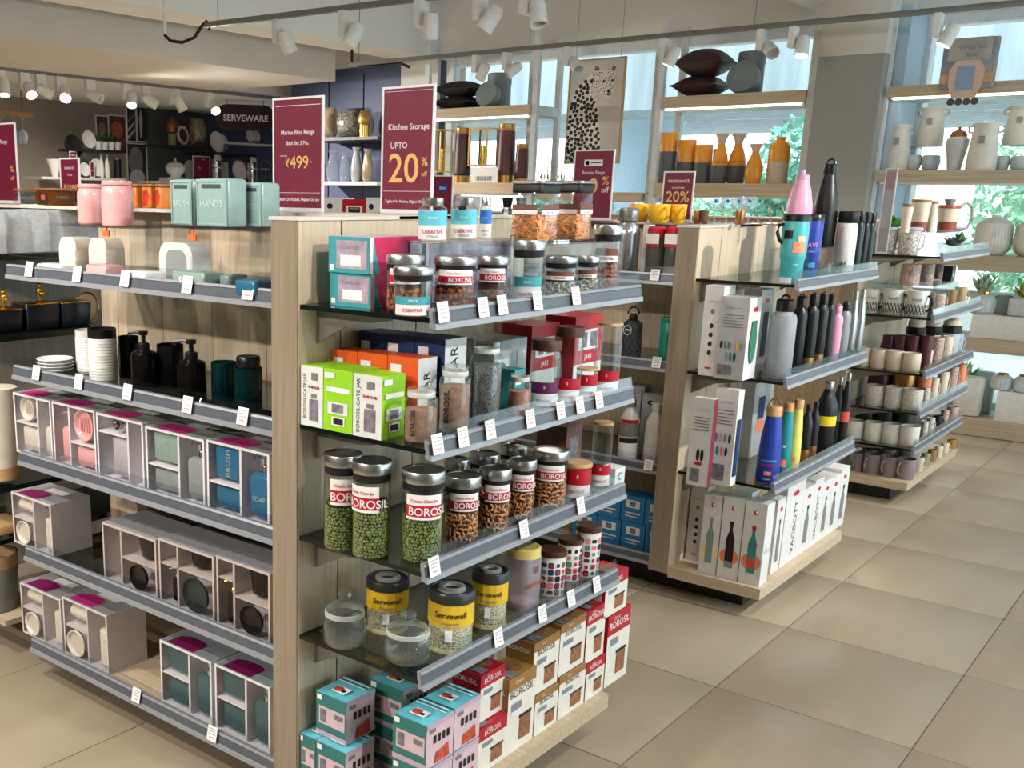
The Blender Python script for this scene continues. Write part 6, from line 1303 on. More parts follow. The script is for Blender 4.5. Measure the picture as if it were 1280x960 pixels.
# third shelf
mugrow(u3, [(1068, 1087), (1087, 1107), (1106, 1127), (1127, 1149)], [434, 436, 438, 441], [CREAMM], ['plain cream tumbler mug on the third shelf, '+o for o in ordn[:4]], Y=GY, a=2.6)
mug('plain cream tumbler mug on the third shelf, at the corner behind', slot(1148, 1164, 437, u3, X=-1.40), CREAMM, a=2.6)
for n, (a, b_) in enumerate(((1099, 1116), (1112, 1131), (1127, 1147), (1146, 1162))):
    mug('burgundy mug in the back row of the third shelf, '+ordn[n], slot(a, b_, 419, u3, Y=GY+.16), DKM, a=2.6, prof='mugt')
for n, (a, b_, yt, m, lb) in enumerate(((1161, 1176, 421, FLOR, 'rosy floral jar on the third shelf'), (1175, 1188, 420, CREAMM, 'cream printed jar on the third shelf'), (1186, 1201, 416, M('blue_white_print', (170, 176, 196), .4, scale=120, var=.4), 'blue printed jar at the end of the third shelf'))):
    mug(lb, slot(a, b_, yt, u3, X=-1.37), m, a=.8)
for n, (a, b_) in enumerate(((1128, 1150), (1150, 1171), (1173, 1196))):
    x, y, z, w, h = slot(a, b_, 397, u3, X=-1.40-.04*(2-n)); R = w/2
    lt('lidded_jar', 'jar with a dark band and a pale dome lid, '+('left one of three', 'middle one of three', 'right one of three')[n], 'jar', (x, y, z, w, h), [('body', [(0, 0), (.8, 0), (.9, .05), (.92, .6)], M('pale_blue_jar', (186, 200, 206), .3)), ('dark_band', [(.94, .6), (1, .62), (1, .78), (.9, .8)], BLACK), ('dome_lid', [(.88, .8), (.9, .84), (.84, .93), (.5, 1), (0, 1)], CREAMM)])
# second shelf: black and white patterned mugs
def lattice(t, R, h, a0):
    b = B()
    for k in range(-4, 5):
        for s_ in (-1, 1): b.add([(R*math.cos(a0+k*.32+s_*d_+e_), R*math.sin(a0+k*.32+s_*d_+e_), q) for d_, q, e_ in ((-.16, h*.06, -.04), (-.16, h*.06, .04), (.16, h*.46, .04), (.16, h*.46, -.04))], [(0, 1, 2, 3)])
    write_round(b, 'Family', R, a0, h*.6, R*.9, h*.12)
    obj('printed_lattice', b.mesh('printed_lattice', INK, False), t)
mugrow(u2, [(1077, 1099), (1101, 1128), (1128, 1160)], [361, 361, 363], [MUGW], ['white mug with a black lattice and black handle, '+o for o in ('left one', 'middle one', 'right one')], Y=GY, a=-.35, art=lattice)
for o_ in list(COL.objects):
    if o_.get('label', '').startswith('white mug with a black lattice'):
        for c_ in o_.children:
            if c_.name.startswith('handle'): c_.data.materials[0] = INK
for n, (a, b_, yt, m, lb) in enumerate(((1160, 1179, 366, FLOR, 'pale printed box shaped mug on the second shelf'), (1179, 1193, 362, BRNM, 'brown striped mug on the second shelf'), (1191, 1206, 359, M('tan_mug', (176, 150, 110), .4), 'tan mug at the end of the second shelf'))):
    mug(lb, slot(a, b_, yt, u2, X=-1.37), m, a=.8)
zr4 = riser('clear acrylic riser with rosy floral mugs', -1.66, -1.36, 6.25, 6.85, u2, .155)
for n, (a, b_, m) in enumerate(((1124, 1148, FLOR), (1148, 1166, FLOR), (1164, 1182, FLOR))):
    mug('rosy floral mug on the middle riser, '+('left one', 'middle one', 'right one')[n], slot(a, b_, 330, zr4, X=-1.48), m, a=2.2)
x, y = col(1193, zr4+.04, X=-1.375); carton('mug_box', 'black carton with a white flower mark on the riser', 'box', (x-.045, x, y-.06, y+.055, .085), zr4, BLACK, [('S', 'e', .3, .5+.12*k, .1, .08, PAPER) for k in (-1, 0, 1)]+[('S', 'r', .62, 1, 0, 1, PALEG)])
# top shelf: travel cups, jars, teapot
for n, (a, b_, Y_) in enumerate(((1092, 1120, GY), (1120, 1148, GY))):
    x, y, z, w, h = slot(a, b_, 284, u1, Y=Y_)
    lt('travel_cup', 'floral travel cup with a lilac lid, '+('left one', 'right one')[n], 'cup', (x, y, z, w, h), [('body', [(0, 0), (.72, 0), (.76, .04), (.96, .88), (.97, .9)], M('confetti_print', (212, 204, 194), .4, scale=90, var=.6)), ('lid', [(.98, .88), (1.02, .9), (1.02, .97), (.95, 1), (0, 1)], M('lilac_lid', (168, 172, 196), .4))])
    obj('handle', B().tube([(w*.45, 0, h*.8), (w*.62, 0, h*.7), (w*.6, 0, h*.3), (w*.42, 0, h*.2)], .006, 6), [o for o in COL.objects if o.get('label', '').endswith(('left one', 'right one')[n]) and o.name.startswith('travel_cup')][0], mats=MUGW)
zr5 = riser('clear acrylic riser with lidded jars and a teapot', -1.66, -1.37, 6.25, 7.05, u1, .115)
for n, (a, b_, yt, foot, lb) in enumerate(((1124, 1137, 255, 0, 'cream jar behind the rust footed jar'), (1136, 1158, 249, 1, 'cream jar with a rust coloured foot and wooden lid'), (1156, 1168, 251, 0, 'cream jar right of the rust footed jar'))):
    s = slot(a, b_, yt, zr5, X=-1.5)
    lt('lidded_jar', lb, 'jar', s, [('body', [(0, .3), (.84, .3), (1, .9), (1, .92)], CREAMM), ('foot', [(0, 0), (.76, 0), (.84, .3)], MUGR if foot else CREAMM), ('wooden_lid', [(1.02, .9), (1.04, .92), (1.02, 1), (0, 1)], BRNM)])
x, y, z, w, h = slot(1169, 1196, 256, zr5, X=-1.5); R = w/2
t = thing('teapot', 'cream teapot with a rust foot, rust lid and grey handle', 'teapot', (x, y, z))
obj('body', B().lathe([(R*.84, h*.34), (R*.96, h*.86), (R*.9, h*.88)], 22), t, mats=CREAMM); obj('foot', B().lathe([(1e-4, 0), (R*.78, 0), (R*.84, h*.34)], 22), t, mats=MUGR)
obj('lid', B().lathe([(R*.98, h*.86), (R, h*.88), (R*.9, h*1.0), (1e-4, h)], 22), t, mats=MUGR); obj('knob', B().lathe([(R*.3, h), (R*.55, h*1.22), (1e-4, h*1.24)], 18), t, mats=M('sage_knob', (140, 150, 146), .4))
obj('handle', B().tube([(q*.75, q*.66, zz) for q, zz in ((R*.85, h*.85), (R*1.5, h*1.1), (R*2.1, h*.95), (R*2.3, h*.5), (R*1.9, h*.1), (R*1.3, h*-.02+.012), (R*.8, h*.08))], .011, 8), t, mats=M('sage_grey', (150, 158, 154), .4))
LEAFG = M('bright_leaf', (72, 160, 62), .5, var=.25, scale=30)
def leafy(label, x, y, z, r, h, m=LEAFG, n=46, pot=None, l0=.04, l1=.08):
    t = thing('potted_plant', label, 'plant', (x, y, z)); rnd = random.Random(int(abs(x*1000)+y*10))
    ph = .0
    if pot: ph = pot[1]; obj('pot', B().lathe([(1e-4, 0), (pot[0]*.8, 0), (pot[0], ph), (pot[0]*.9, ph), (1e-4, ph*.9)], 18), t, mats=pot[2])
    b = B()
    for i in range(n):
        aa = rnd.uniform(0, 2*PI); e_ = rnd.uniform(.1, 1.4); q = rnd.uniform(0, 1); p0 = Vector((math.cos(aa)*r*.35*q, math.sin(aa)*r*.35*q, ph*.9+h*.55*rnd.random()))
        dv = Vector((math.cos(aa)*math.cos(e_), math.sin(aa)*math.cos(e_), math.sin(e_)*.9)); l = rnd.uniform(l0, l1); sv = dv.cross(Vector((0, 0, 1))).normalized()*l*.28
        b.add([p0, p0+dv*l*.5+sv, p0+dv*l, p0+dv*l*.5-sv], [(0, 1, 2, 3)])
    obj('leaves', b.mesh('leaves', m, False), t, kind='stuff')
x, y = col(1122, u1+.1, Y=6.45); leafy('leafy green plant behind the cream jars on the top shelf', -1.60, 6.30, u1+.001, .07, .2, n=60, pot=(.03, .06, CREAMM), l0=.04, l1=.075)
x, y = col(1187, u1+.05, X=-1.40); leafy('dark green succulent in a grey pot at the end of the top shelf', -1.37, 6.72, u1, .05, .05, M('moss_green', (96, 124, 84), .5), 60, (.026, .05, GREYB), .03, .06)
x, y = col(1162, u1+.03, X=-1.34); leafy('grey air plant in a striped pot on the top shelf', -1.345, 6.42, u1, .04, .05, M('grey_leaf', (110, 112, 110), .5), 40, (.028, .04, BRNM), .03, .05)
t = sign('slim pale sign card in a clear stand above the mug shelves', 1102, 1117, 210, 300, Y=6.12, z=u1, lines=[('Mugs', .5, .8, .6, .05, WI)])
[c for c in t.children if c.name.startswith('card')][0].data.materials[0] = glass('pale_card', (235, 238, 240), .2, solid=.5, body=(206, 196, 200))
obj('rose_band', B().box(-.026, .026, -.0022, -.0016, .33, .42), t, mats=M('dusty_rose', (176, 140, 146), .5))
# ================================================================== WINDOW DISPLAYS
FRM = M('white_frame_metal', (212, 216, 220), .4)
def fs(x0, x1, yt, yb, X=None, Y=None):
    z = at((x0+x1)/2, yb, X=X, Y=Y).z; s = slot(x0, x1, yt, z, X=X, Y=Y); return s
def unit(label, x0, x1, ledges, ztop=3.0, y0=8.4, y1=8.86, posts=True):
    t = thing('window_shelf_unit', label, 'shelving', (0, 0, 0))
    if posts:
        for x in (x0, x1-.05):
            for y in (y0+.02, y1-.05): obj('post', B().box(x, x+.05, y, y+.045, 0, ztop), t, mats=FRM)
    for z, th in ledges:
        l = obj('ledge', B().box(x0+.052, x1-.052, y0, y1, z-th, z), t, mats=OAKX)
        obj('white_underside', B().box(x0+.07, x1-.07, y0+.03, y1-.02, z-th-.012, z-th), l, mats=WHITE)
        if z > 2.3: obj('lit_strip', B().box(x0+.09, x1-.09, y0+.012, y0+.05, z-th-.014, z-th-.001), l, mats=M('led_strip', (255, 250, 240), .4, emit=4.))
        for x in (x0+.004, x1-.046): obj('side_bracket', B().box(x, x+.04, y0+.07, y1-.06, z-th, z-.01), l, mats=FRM)
    return t
WA, WB2 = 2.41, 1.735
unit('white framed shelf unit with oak ledges of dark lanterns and black cushions', -6.45, -5.2, [(WA, .09), (WB2, .1)])
unit('white framed shelf unit with oak ledges of yellow and grey vases', -4.07, -2.82, [(WA, .09), (WB2, .1)])
unit('white framed shelf unit with oak ledges of cream jugs, right of the column', -2.36, -.3, [(2.40, .075), (1.83, .085), (1.258, .095), (.69, .085), (.12, .115)])
unit('low oak ledge under the leopard picture', -5.19, -4.08, [(1.66, .07)], posts=False)
tag(obj('display_block', B().rbox(1.3, .34, .691, .853, .008, .004, c=(-.92, 8.6)), mats=WHITE), 'white display block on the oak ledge under the ribbed pots', 'plinth')
tag(obj('display_block', B().rbox(1.0, .3, .121, .33, .008, .004, c=(-.84, 8.6)), mats=WHITE), 'low white display block on the bottom platform under small pots', 'plinth')
# leopard picture: print on canvas in a thin oak frame
p0, p1 = at(705, 205, Y=8.8), at(783, 70, Y=8.8); lw, lh = p1.x-p0.x, p1.z-p0.z
t = thing('leopard_picture', 'tall framed picture of a sitting leopard hung before the window', 'picture', (p0.x, 8.8, p0.z))
obj('canvas', B().box(.012, lw-.012, 0, .02, .012, lh-.012), t, mats=M('pale_canvas', (206, 200, 196), .6, scale=4, var=.04))
obj('frame', B().box(0, .012, -.006, .024, 0, lh).box(lw-.012, lw, -.006, .024, 0, lh).box(.012, lw-.012, -.006, .024, 0, .012).box(.012, lw-.012, -.006, .024, lh-.012, lh), t, mats=BAMBOO)
def poly(b, pts, y, m): b.add([(px*lw, y, pz*lh) for px, pz in pts], [tuple(range(len(pts)))], m)
b = B(); body = [(.02, .02), (.64, .02), (.64, .2), (.60, .36), (.56, .48), (.52, .60), (.50, .66), (.56, .68), (.62, .66), (.70, .63), (.78, .63), (.83, .68), (.84, .74), (.81, .80), (.83, .87), (.77, .90), (.69, .885), (.58, .90), (.48, .90), (.41, .87), (.34, .83), (.20, .76), (.09, .65), (.03, .48), (.01, .2)]
poly(b, body, -.0006, 0)
for e in ([(.45, .88), (.47, .93), (.53, .92), (.55, .89)], [(.75, .89), (.79, .93), (.84, .91), (.82, .87)]): poly(b, e, -.0008, 2)
rnd = random.Random(11)
def inside(x, y, P):
    r = False
    for i in range(len(P)):
        (ax, ay), (bx_, by) = P[i], P[i-1]
        if (ay > y) != (by > y) and x < (bx_-ax)*(y-ay)/(by-ay)+ax: r = not r
    return r
pts = []
for i in range(5000):
    x, y = rnd.random(), rnd.random(); hd = x > .42 and y > .64; mind = .026 if hd else .056
    if inside(x, y, body) and inside(x+.02, y, body) and inside(x-.02, y, body) and all(math.hypot((x-a), (y-c)*lh/lw) > mind for a, c, _ in pts): pts.append((x, y, hd))
for x, y, hd in pts:
    r = .0085 if hd else rnd.uniform(.024, .031); q = [(x+r*(1+.35*rnd.random())*math.cos(k*PI/4), y+r*(1+.35*rnd.random())*math.sin(k*PI/4)*lw/lh) for k in range(8)]
    poly(b, q, -.0010, 1)
for e in ([(.60, .78), (.64, .795), (.67, .775), (.63, .765)], [(.76, .785), (.79, .80), (.82, .785), (.79, .775)], [(.70, .70), (.77, .70), (.75, .67), (.72, .67)], [(.67, .655), (.73, .665), (.79, .655), (.73, .648)]): poly(b, e, -.0014, 1)
for q_ in (.1, .9): obj('hanging_wire', B().tube([(lw*q_, .01, lh), (lw*q_, .01, 3.45-p0.z)], .002, 5), t, mats=TRK)
obj('leopard_print', b.mesh('leopard_print', [M('pale_fur', (226, 222, 216), .6), M('spot_black', (28, 26, 26), .6), M('ear_grey', (120, 116, 112), .6)], False), t)
# bay A
BLKC = M('black_velvet', (24, 22, 24), .6); LEATH = M('brown_leather', (62, 40, 42), .35); GREYBX = M('grey_box_card', (128, 138, 142), .5)
def cushion(label, s, d, m):
    x, y, z, w, h = s; n = 14; t = thing('cushion', label, 'cushion', (x, y, z)); b = B()
    f = lambda u, v: max(0, (1-abs(u)**2.4)*(1-abs(v)**2.4))**.62
    for sg in (1, -1):
        g = []
        for i in range(n+1):
            for j in range(n+1):
                u, v = -1+2*i/n, -1+2*j/n; k = 1-.06*(1-abs(u))*abs(v)-.06*(1-abs(v))*abs(u)
                g.append((w/2*u*(1-.07*(1-v*v)*abs(u)), d/2*v*(1-.07*(1-u*u)*abs(v)), h/2+sg*h/2*f(u, v)))
        b.add(g, [(i*(n+1)+j, i*(n+1)+j+1, (i+1)*(n+1)+j+1, (i+1)*(n+1)+j) for i in range(n) for j in range(n)])
    obj('cover', b.mesh('cover', m, True, 80), t)
    e = [(w/2*u*(1-.07*(1-v*v)*abs(u)), d/2*v*(1-.07*(1-u*u)*abs(v)), h/2) for u, v in [(-1+2*k/8, -1) for k in range(8)]+[(1, -1+2*k/8) for k in range(8)]+[(1-2*k/8, 1) for k in range(8)]+[(-1, 1-2*k/8) for k in range(9)]]
    obj('piping', B().tube(e, .007, 5), t, mats=m)
def discbox(label, s, m, lean=.3):
    x, y, z, w, h = s; t = thing('round_box', label, 'box', (x, y, z)); R = min(w, h*1.2)/2
    mt = Matrix.Translation((0, 0, R*math.cos(lean)+.012)) @ Matrix.Rotation(PI/2-lean, 4, 'X')
    obj('lid', B().lathe([(1e-4, .012), (R*.96, .012), (R, .006), (R, -.03), (R*.97, -.03)], 28).xf(mt), t, mats=m)
    obj('box', B().lathe([(R*.96, -.028), (R*.96, -.075), (1e-4, -.075)], 28).xf(mt), t, mats=m)
yA = 8.62
x, y, z, w, h = slot(545, 604, 122, WA, Y=yA); cushion('black cushion at the bottom of the pair on the top left ledge', (x, y, WA, w, .13), .34, BLKC)
cushion('black cushion on top of the pair on the top left ledge', (x+.01, y, WA+.112, w*1.02, .15), .34, BLKC)
discbox('grey round box leaning beside the black cushions', slot(587, 628, 107, WA, Y=8.5), GREYBX)
s = slot(608, 638, 92, WA, Y=8.74); lt('round_box', 'tall grey round box behind the leaning one by the black cushions', 'box', s, [('box', [(0, 0), (.96, 0), (.96, .7), (0, .7)], GREYBX), ('lid', [(1, .68), (1, .98), (.95, 1), (0, 1)], GREYBX)])
MAR = M('maroon_enamel', (92, 52, 56), .4); MARD = M('dark_maroon_enamel', (58, 36, 38), .4); BRASS = M('antique_brass', (186, 142, 80), .35, .8)
for a, b_, yt, m, lb in ((566, 588, 160, MARD, 'dark maroon floor vase with brass bands, left of the mirror lantern'), (619, 643, 155, MAR, 'tall maroon floor vase with brass bands'), (642, 660, 180, MAR, 'small maroon floor vase with brass bands')):
    lt('floor_vase', lb, 'vase', slot(a, b_, yt, WB2, Y=8.6), [('body', [(.92, .14), (1, .16), (.86, .86), (.84, .88)], m), ('base_band', [(0, 0), (.95, 0), (.97, .13), (.9, .14)], BRASS), ('neck_band', [(.84, .88), (.87, .89), (.87, .99), (.8, 1), (.7, .99)], BRASS)])
def frame_lantern(label, s, inner):
    x, y, z, w, h = s; t = thing('lantern', label, 'lantern', (x, y, z)); d = w*.45; b = B(); q = w*.07
    for sx in (-w/2, w/2-q):
        for sy in (-d, d-q): b.box(sx, sx+q, sy, sy+q, q, h-q)
    obj('frame', b.box(-w/2, w/2, -d, d, 0, q).box(-w/2, w/2, -d, d, h-q, h), t, mats=BRASS)
    for sy in (-d+q*.3, d-q*.4): obj('pane', B().box(-w/2+q, w/2-q, sy, sy+.003, q, h-q), t, mats=inner)
    obj('candle', B().lathe([(1e-4, q), (w*.12, q), (w*.12, h*.55), (1e-4, h*.55)], 16), t, mats=GOLD)
frame_lantern('brass framed glass lantern half hidden by the kitchen storage sign', slot(541, 563, 162, WB2+.1, Y=8.62), CLEAR)
tag(obj('display_block', B().rbox(.2, .2, WB2+.001, WB2+.099, .005, .003, c=(slot(541, 563, 162, WB2+.1, Y=8.62)[0], 8.62)), mats=ACRYL), 'clear block under the brass lantern by the storage sign', 'plinth')
zq = WB2+.155
frame_lantern('brass framed glass lantern between the maroon vases', slot(589, 617, 160, zq, Y=8.64), CLEAR)
x, y, z, w, h = slot(588, 622, 208, WB2, Y=8.56)
riser('clear riser under the middle brass lantern', x-w/2, x+w/2, 8.53, 8.78, WB2, zq-WB2)
t = sign('small white shelf card below the middle brass lantern', 588, 622, 209, 230, Y=8.44, z=WB2, lines=[])
[c for c in t.children if c.name.startswith('card')][0].data.materials[0] = PAPER; 
bb = B(); rw = .1
for i in range(14): bb.box(-.09+i*.013, -.085+i*.013+.003*(i % 3), -.0036, -.0032, .02, .06)
obj('barcode', bb.mesh('barcode', GREYINK, False), t)
# gold ring stands between the bays
for n, (a, b_) in enumerate(((674, 692), (692, 708))):
    x, y, z, w, h = slot(a, b_, 196, 1.661, Y=8.5); t = thing('trinket_stand', 'pale gold trinket stand on the low ledge, '+('left one', 'right one')[n], 'trinket stand', (x, y, z))
    obj('stand', B().tube([(0, 0, 0), (0, 0, h*.95)], .005, 6).tube([(-w*.45, 0, h*.6), (-w*.2, 0, h*.85), (w*.2, 0, h*.85), (w*.45, 0, h*.6)], .004, 6).lathe([(1e-4, 0), (w*.3, 0), (w*.28, .012), (1e-4, .014)], 16), t, mats=M('pale_gold', (222, 196, 150), .3, .7))
    for k in range(4): obj('trinket', B().sphere((-w*.4+k*w*.27, -.02, h*.42), w*.1, 8, sc=(1, .6, 2)), t, mats=(GOLD, PALEG, GOLD, PALEG)[k])
# bay B
x, y, z, w, h = slot(843, 884, 96, WA, Y=8.6); cushion('brown leather cushion at the bottom of the pair over the yellow vases', (x+.08, y, WA, w*1.4, .17), .36, LEATH)
cushion('brown leather cushion on top of the pair over the yellow vases', (x+.1, y, WA+.15, w*1.5, .22), .36, LEATH)
discbox('grey round box leaning beside the brown leather cushions', slot(902, 950, 83, WA, Y=8.53), GREYBX, .25)
s = slot(919, 952, 65, WA, Y=8.74); lt('round_box', 'tall grey round box behind the leaning one by the leather cushions', 'box', s, [('box', [(0, 0), (.96, 0), (.96, .74), (0, .74)], GREYBX), ('lid', [(1, .72), (1, .98), (.95, 1), (0, 1)], GREYBX)])
AMBV = M('amber_vase', (236, 158, 52), .35); SLATE = M('slate_vase', (92, 94, 96), .5); BEIV = M('beige_vase', (208, 186, 164), .45)
for a, b_, yt, fr, lb in ((820, 843, 166, .63, 'tallest amber and slate cylinder vase, at the left end'), (844, 866, 175, .5, 'amber and slate cylinder vase, second from left'), (865, 887, 181, .54, 'amber and slate cylinder vase, third from left'), (888, 902, 186, .5, 'amber and slate cylinder vase half hidden behind the carafe')):
    s = slot(a, b_, yt, WB2, Y=8.58 if a != 888 else 8.7)
    lt('cylinder_vase', lb, 'vase', s, [('lower_half', [(0, 0), (.97, 0), (1, .02), (1, fr)], SLATE), ('upper_half', [(1, fr), (1, .985), (.96, 1), (.9, .99), (.88, .2)], AMBV)])
CARA = [(.0, 0), (.8, 0), (.86, .02), (1, .2), (1, .34), (.8, .56), (.45, .74), (.4, .8)]
zr6 = WB2+.001
for n, (a, b_, yt, Y_, two) in enumerate(((887, 908, 167, 8.56, 1), (907, 930, 167, 8.62, 1), (930, 951, 180, 8.5, 0))):
    s = slot(a, b_, yt, WB2, Y=Y_)
    ps = [('body', [(r, q) for r, q in CARA], AMBV), ('flared_neck', [(.4, .8), (.5, .88), (.85, 1), (.8, 1), (.42, .86)], M('pale_neck', (214, 190, 168), .45))]
    if two: ps.insert(0, ('slate_base', [(0, 0), (.82, .0), (.88, .02), (1.015, .2), (1.015, .34), (.97, .37)], SLATE))
    lt('carafe_vase', 'amber carafe vase with a flared neck, '+('left one of the slate based pair', 'right one of the slate based pair', 'slim one standing alone')[n], 'vase', s, ps)
xq = slot(884, 932, 200, WB2, Y=8.46); riser('clear riser edge in front of the slate based carafes', xq[0]-xq[3]/2, xq[0]+xq[3]/2, 8.43, 8.50, WB2, .17)
s = slot(957, 983, 171, WB2, Y=8.55)
lt('bottle_vase', 'amber bottle vase with a beige lower half at the right end', 'vase', s, [('lower_half', [(0, 0), (.97, 0), (1, .02), (1, .46)], BEIV), ('upper_half', [(1, .46), (1, .7), (.9, .82), (.5, .9), (.42, .92), (.44, .99), (.36, 1), (.3, .9)], AMBV)])
# bay C
CRV = M('cream_jug', (222, 216, 204), .4)
def milkcan(label, s):
    x, y, z, w, h = s; R = w/2*.9; t = thing('milk_can_vase', label, 'vase', (x, y, z))
    obj('body', B().lathe([(1e-4, 0), (R*.98, 0), (R, .01), (R*.98, h*.3), (R*.84, h*.82), (R*.82, h*.9), (R*.92, h*.97), (R*.9, h), (R*.76, h*.97)], 26), t, mats=CRV)
    for sx in (-1, 1): obj('handle', B().tube([(sx*R*.8, 0, h*.94), (sx*R*1.12, 0, h*.93), (sx*R*1.1, 0, h*.82), (sx*R*.84, 0, h*.8)], .009, 6), t, mats=CRV)
    obj('hang_tag', B().box(-.018, .018, -R*.95-.004, -R*.95, h*.56, h*.72), t, mats=M('grey_tag', (150, 148, 146), .5))
WC = 1.83
milkcan('cream milk can vase at the left end of the jug ledge', slot(1104, 1134, 156, WC, Y=8.56))
zr7 = riser('clear riser with bowls inside under the raised cream milk can', slot(1127, 1174, 180, WC, Y=8.6)[0]-.15, slot(1127, 1174, 180, WC, Y=8.6)[0]+.16, 8.56, 8.78, WC, .165)
milkcan('cream milk can vase raised on the left riser', slot(1144, 1178, 135, zr7, Y=8.67))
for n, (a, b_) in enumerate(((1129, 1150), (1151, 1173))): lt('bowl', 'pale bowl inside the left riser, '+('left one', 'right one')[n], 'bowl', slot(a, b_, 194, WC, Y=8.64), [('body', [(0, .05), (.5, 0), (.8, .1), (1, .55), (.9, .95), (.8, 1), (.9, .6), (0, .2)], M('pale_blue_bowl', (196, 206, 210), .25))])
lt('ginger_jar', 'white marbled ginger jar with a gold lid', 'jar', slot(1179, 1205, 158, WC, Y=8.54), [('body', [(0, 0), (.6, 0), (.62, .04), (.7, .2), (1, .6), (.98, .7), (.7, .77)], M('marbled_white', (216, 216, 216), .2, scale=8, var=.12)), ('gold_lid', [(.74, .76), (.76, .79), (.6, .88), (.2, .92), (.12, .94), (.16, .98), (0, 1)], COPPER)])
milkcan('cream milk can vase with a small tag, in the middle of the jug ledge', slot(1206, 1244, 154, WC, Y=8.5))
x = slot(1240, 1300, 180, WC, Y=8.6)[0]; zr8 = riser('clear riser with bowls inside at the right edge', x-.18, x+.3, 8.56, 8.78, WC, .165)
milkcan('cream milk can vase raised on the right riser, cut by the picture edge', slot(1252, 1294, 133, zr8, Y=8.67))
for n, (a, b_) in enumerate(((1242, 1260), (1262, 1284))): lt('bowl', 'pale bowl inside the right riser, '+('left one', 'right one')[n], 'bowl', slot(a, b_, 195, WC, Y=8.64), [('body', [(0, .05), (.5, 0), (.8, .1), (1, .55), (.9, .95), (.8, 1), (.9, .6), (0, .2)], M('pale_blue_bowl', (196, 206, 210), .25))])
# carded pack hung on the top ledge
p = at(1211, 88, Y=8.39); k = 8.0*.98/FPX
t = thing('hanging_pack', 'carded lunch set with a grey header hung in front of the top right ledge', 'pack', (p.x, 8.375, p.z))
obj('grey_box', B().rbox(56*k, .05, -20*k, 34*k, .03, .01, c=(0, .0)), t, mats=GREYB)
obj('bamboo_band', B().box(-27*k, 27*k, -.028, -.026, -14*k, -4*k), t, mats=BAMBOO)
obj('header_card', B().rbox(43*k, .008, 10*k, 34*k, .01, .002, c=(0, -.03)), t, mats=M('taupe_card', (176, 168, 162), .5))
b = B().lathe([(1e-4, 0), (15*k, 0)], 8).v
obj('printed_insert', B().loft([[(px_*k, yy, pz*k) for px_, pz in ((-17, -16), (-18, 0), (-12, 10), (12, 10), (18, 0), (17, -16), (12, -30), (-12, -30))] for yy in (-.036, -.03)]), t, mats=M('peach_card', (214, 178, 160), .5))
obj('blue_print', B().box(-10*k, 8*k, -.0375, -.0362, -22*k, 4*k), t, mats=M('powder_blue_print', (136, 160, 190), .5))
obj('card_lettering', write(write(B(), 'Lunch Set', (3*k, -.0346, 22*k), *FRONT, 26*k, 7*k), 'ECO', (3*k, -.0346, 14*k), *FRONT, 12*k, 4*k).mesh('card_lettering', GREYINK, False), t)
b = B()
for i in range(4): b.lathe([(2.6*k, -.003), (3.6*k, -.003), (3.6*k, .003), (2.6*k, .003), (2.6*k, -.003)], 12)
for i in range(4):
    obj('dark_disc', B().lathe([(1e-4, 0), (4*k, 0), (4*k, .006), (1e-4, .006)], 14).xf(Matrix.Translation((-12*k+8*k*i, -.03, -34*k)) @ Matrix.Rotation(PI/2, 4, 'X')), t, mats=DKLID)
# lower ledges
FLU = M('fluted_cream', (222, 216, 208), .4)
def fluted(label, s, nf=40):
    x, y, z, w, h = s; R = w/2; n = nf*3; t = thing('fluted_vase', label, 'vase', (x, y, z)); rr = []
    for r, q in ((.55, 0), (.62, .01), (.9, .12), (1, .3), (.94, .74), (.86, .8)):
        rr.append([(R*r*(1+.018*math.cos(nf*2*PI*i/n))*math.cos(2*PI*i/n), R*r*(1+.018*math.cos(nf*2*PI*i/n))*math.sin(2*PI*i/n), q*h) for i in range(n)])
    obj('body', B().loft(rr), t, mats=FLU)
    obj('smooth_shoulder', B().lathe([(R*.88, h*.795), (R*.5, h*.93), (R*.24, h*.96), (R*.24, h), (R*.16, h), (R*.14, h*.9)], 28), t, mats=FLU)
fluted('fluted cream vase in front of the trees on the third ledge', slot(1217, 1259, 269, 1.258, Y=8.55))
fluted('fluted cream vase on the third ledge, cut by the picture edge', slot(1267, 1310, 272, 1.258, Y=8.55))
PLN = M('pale_plant', (176, 204, 170), .5, var=.2); LIMEP = M('yellow_green_leaf', (190, 200, 80), .5, var=.3); VIVID = M('vivid_leaf', (110, 210, 80), .5, var=.2)
RIB = M('ribbed_pale_pot', (200, 206, 206), .4)
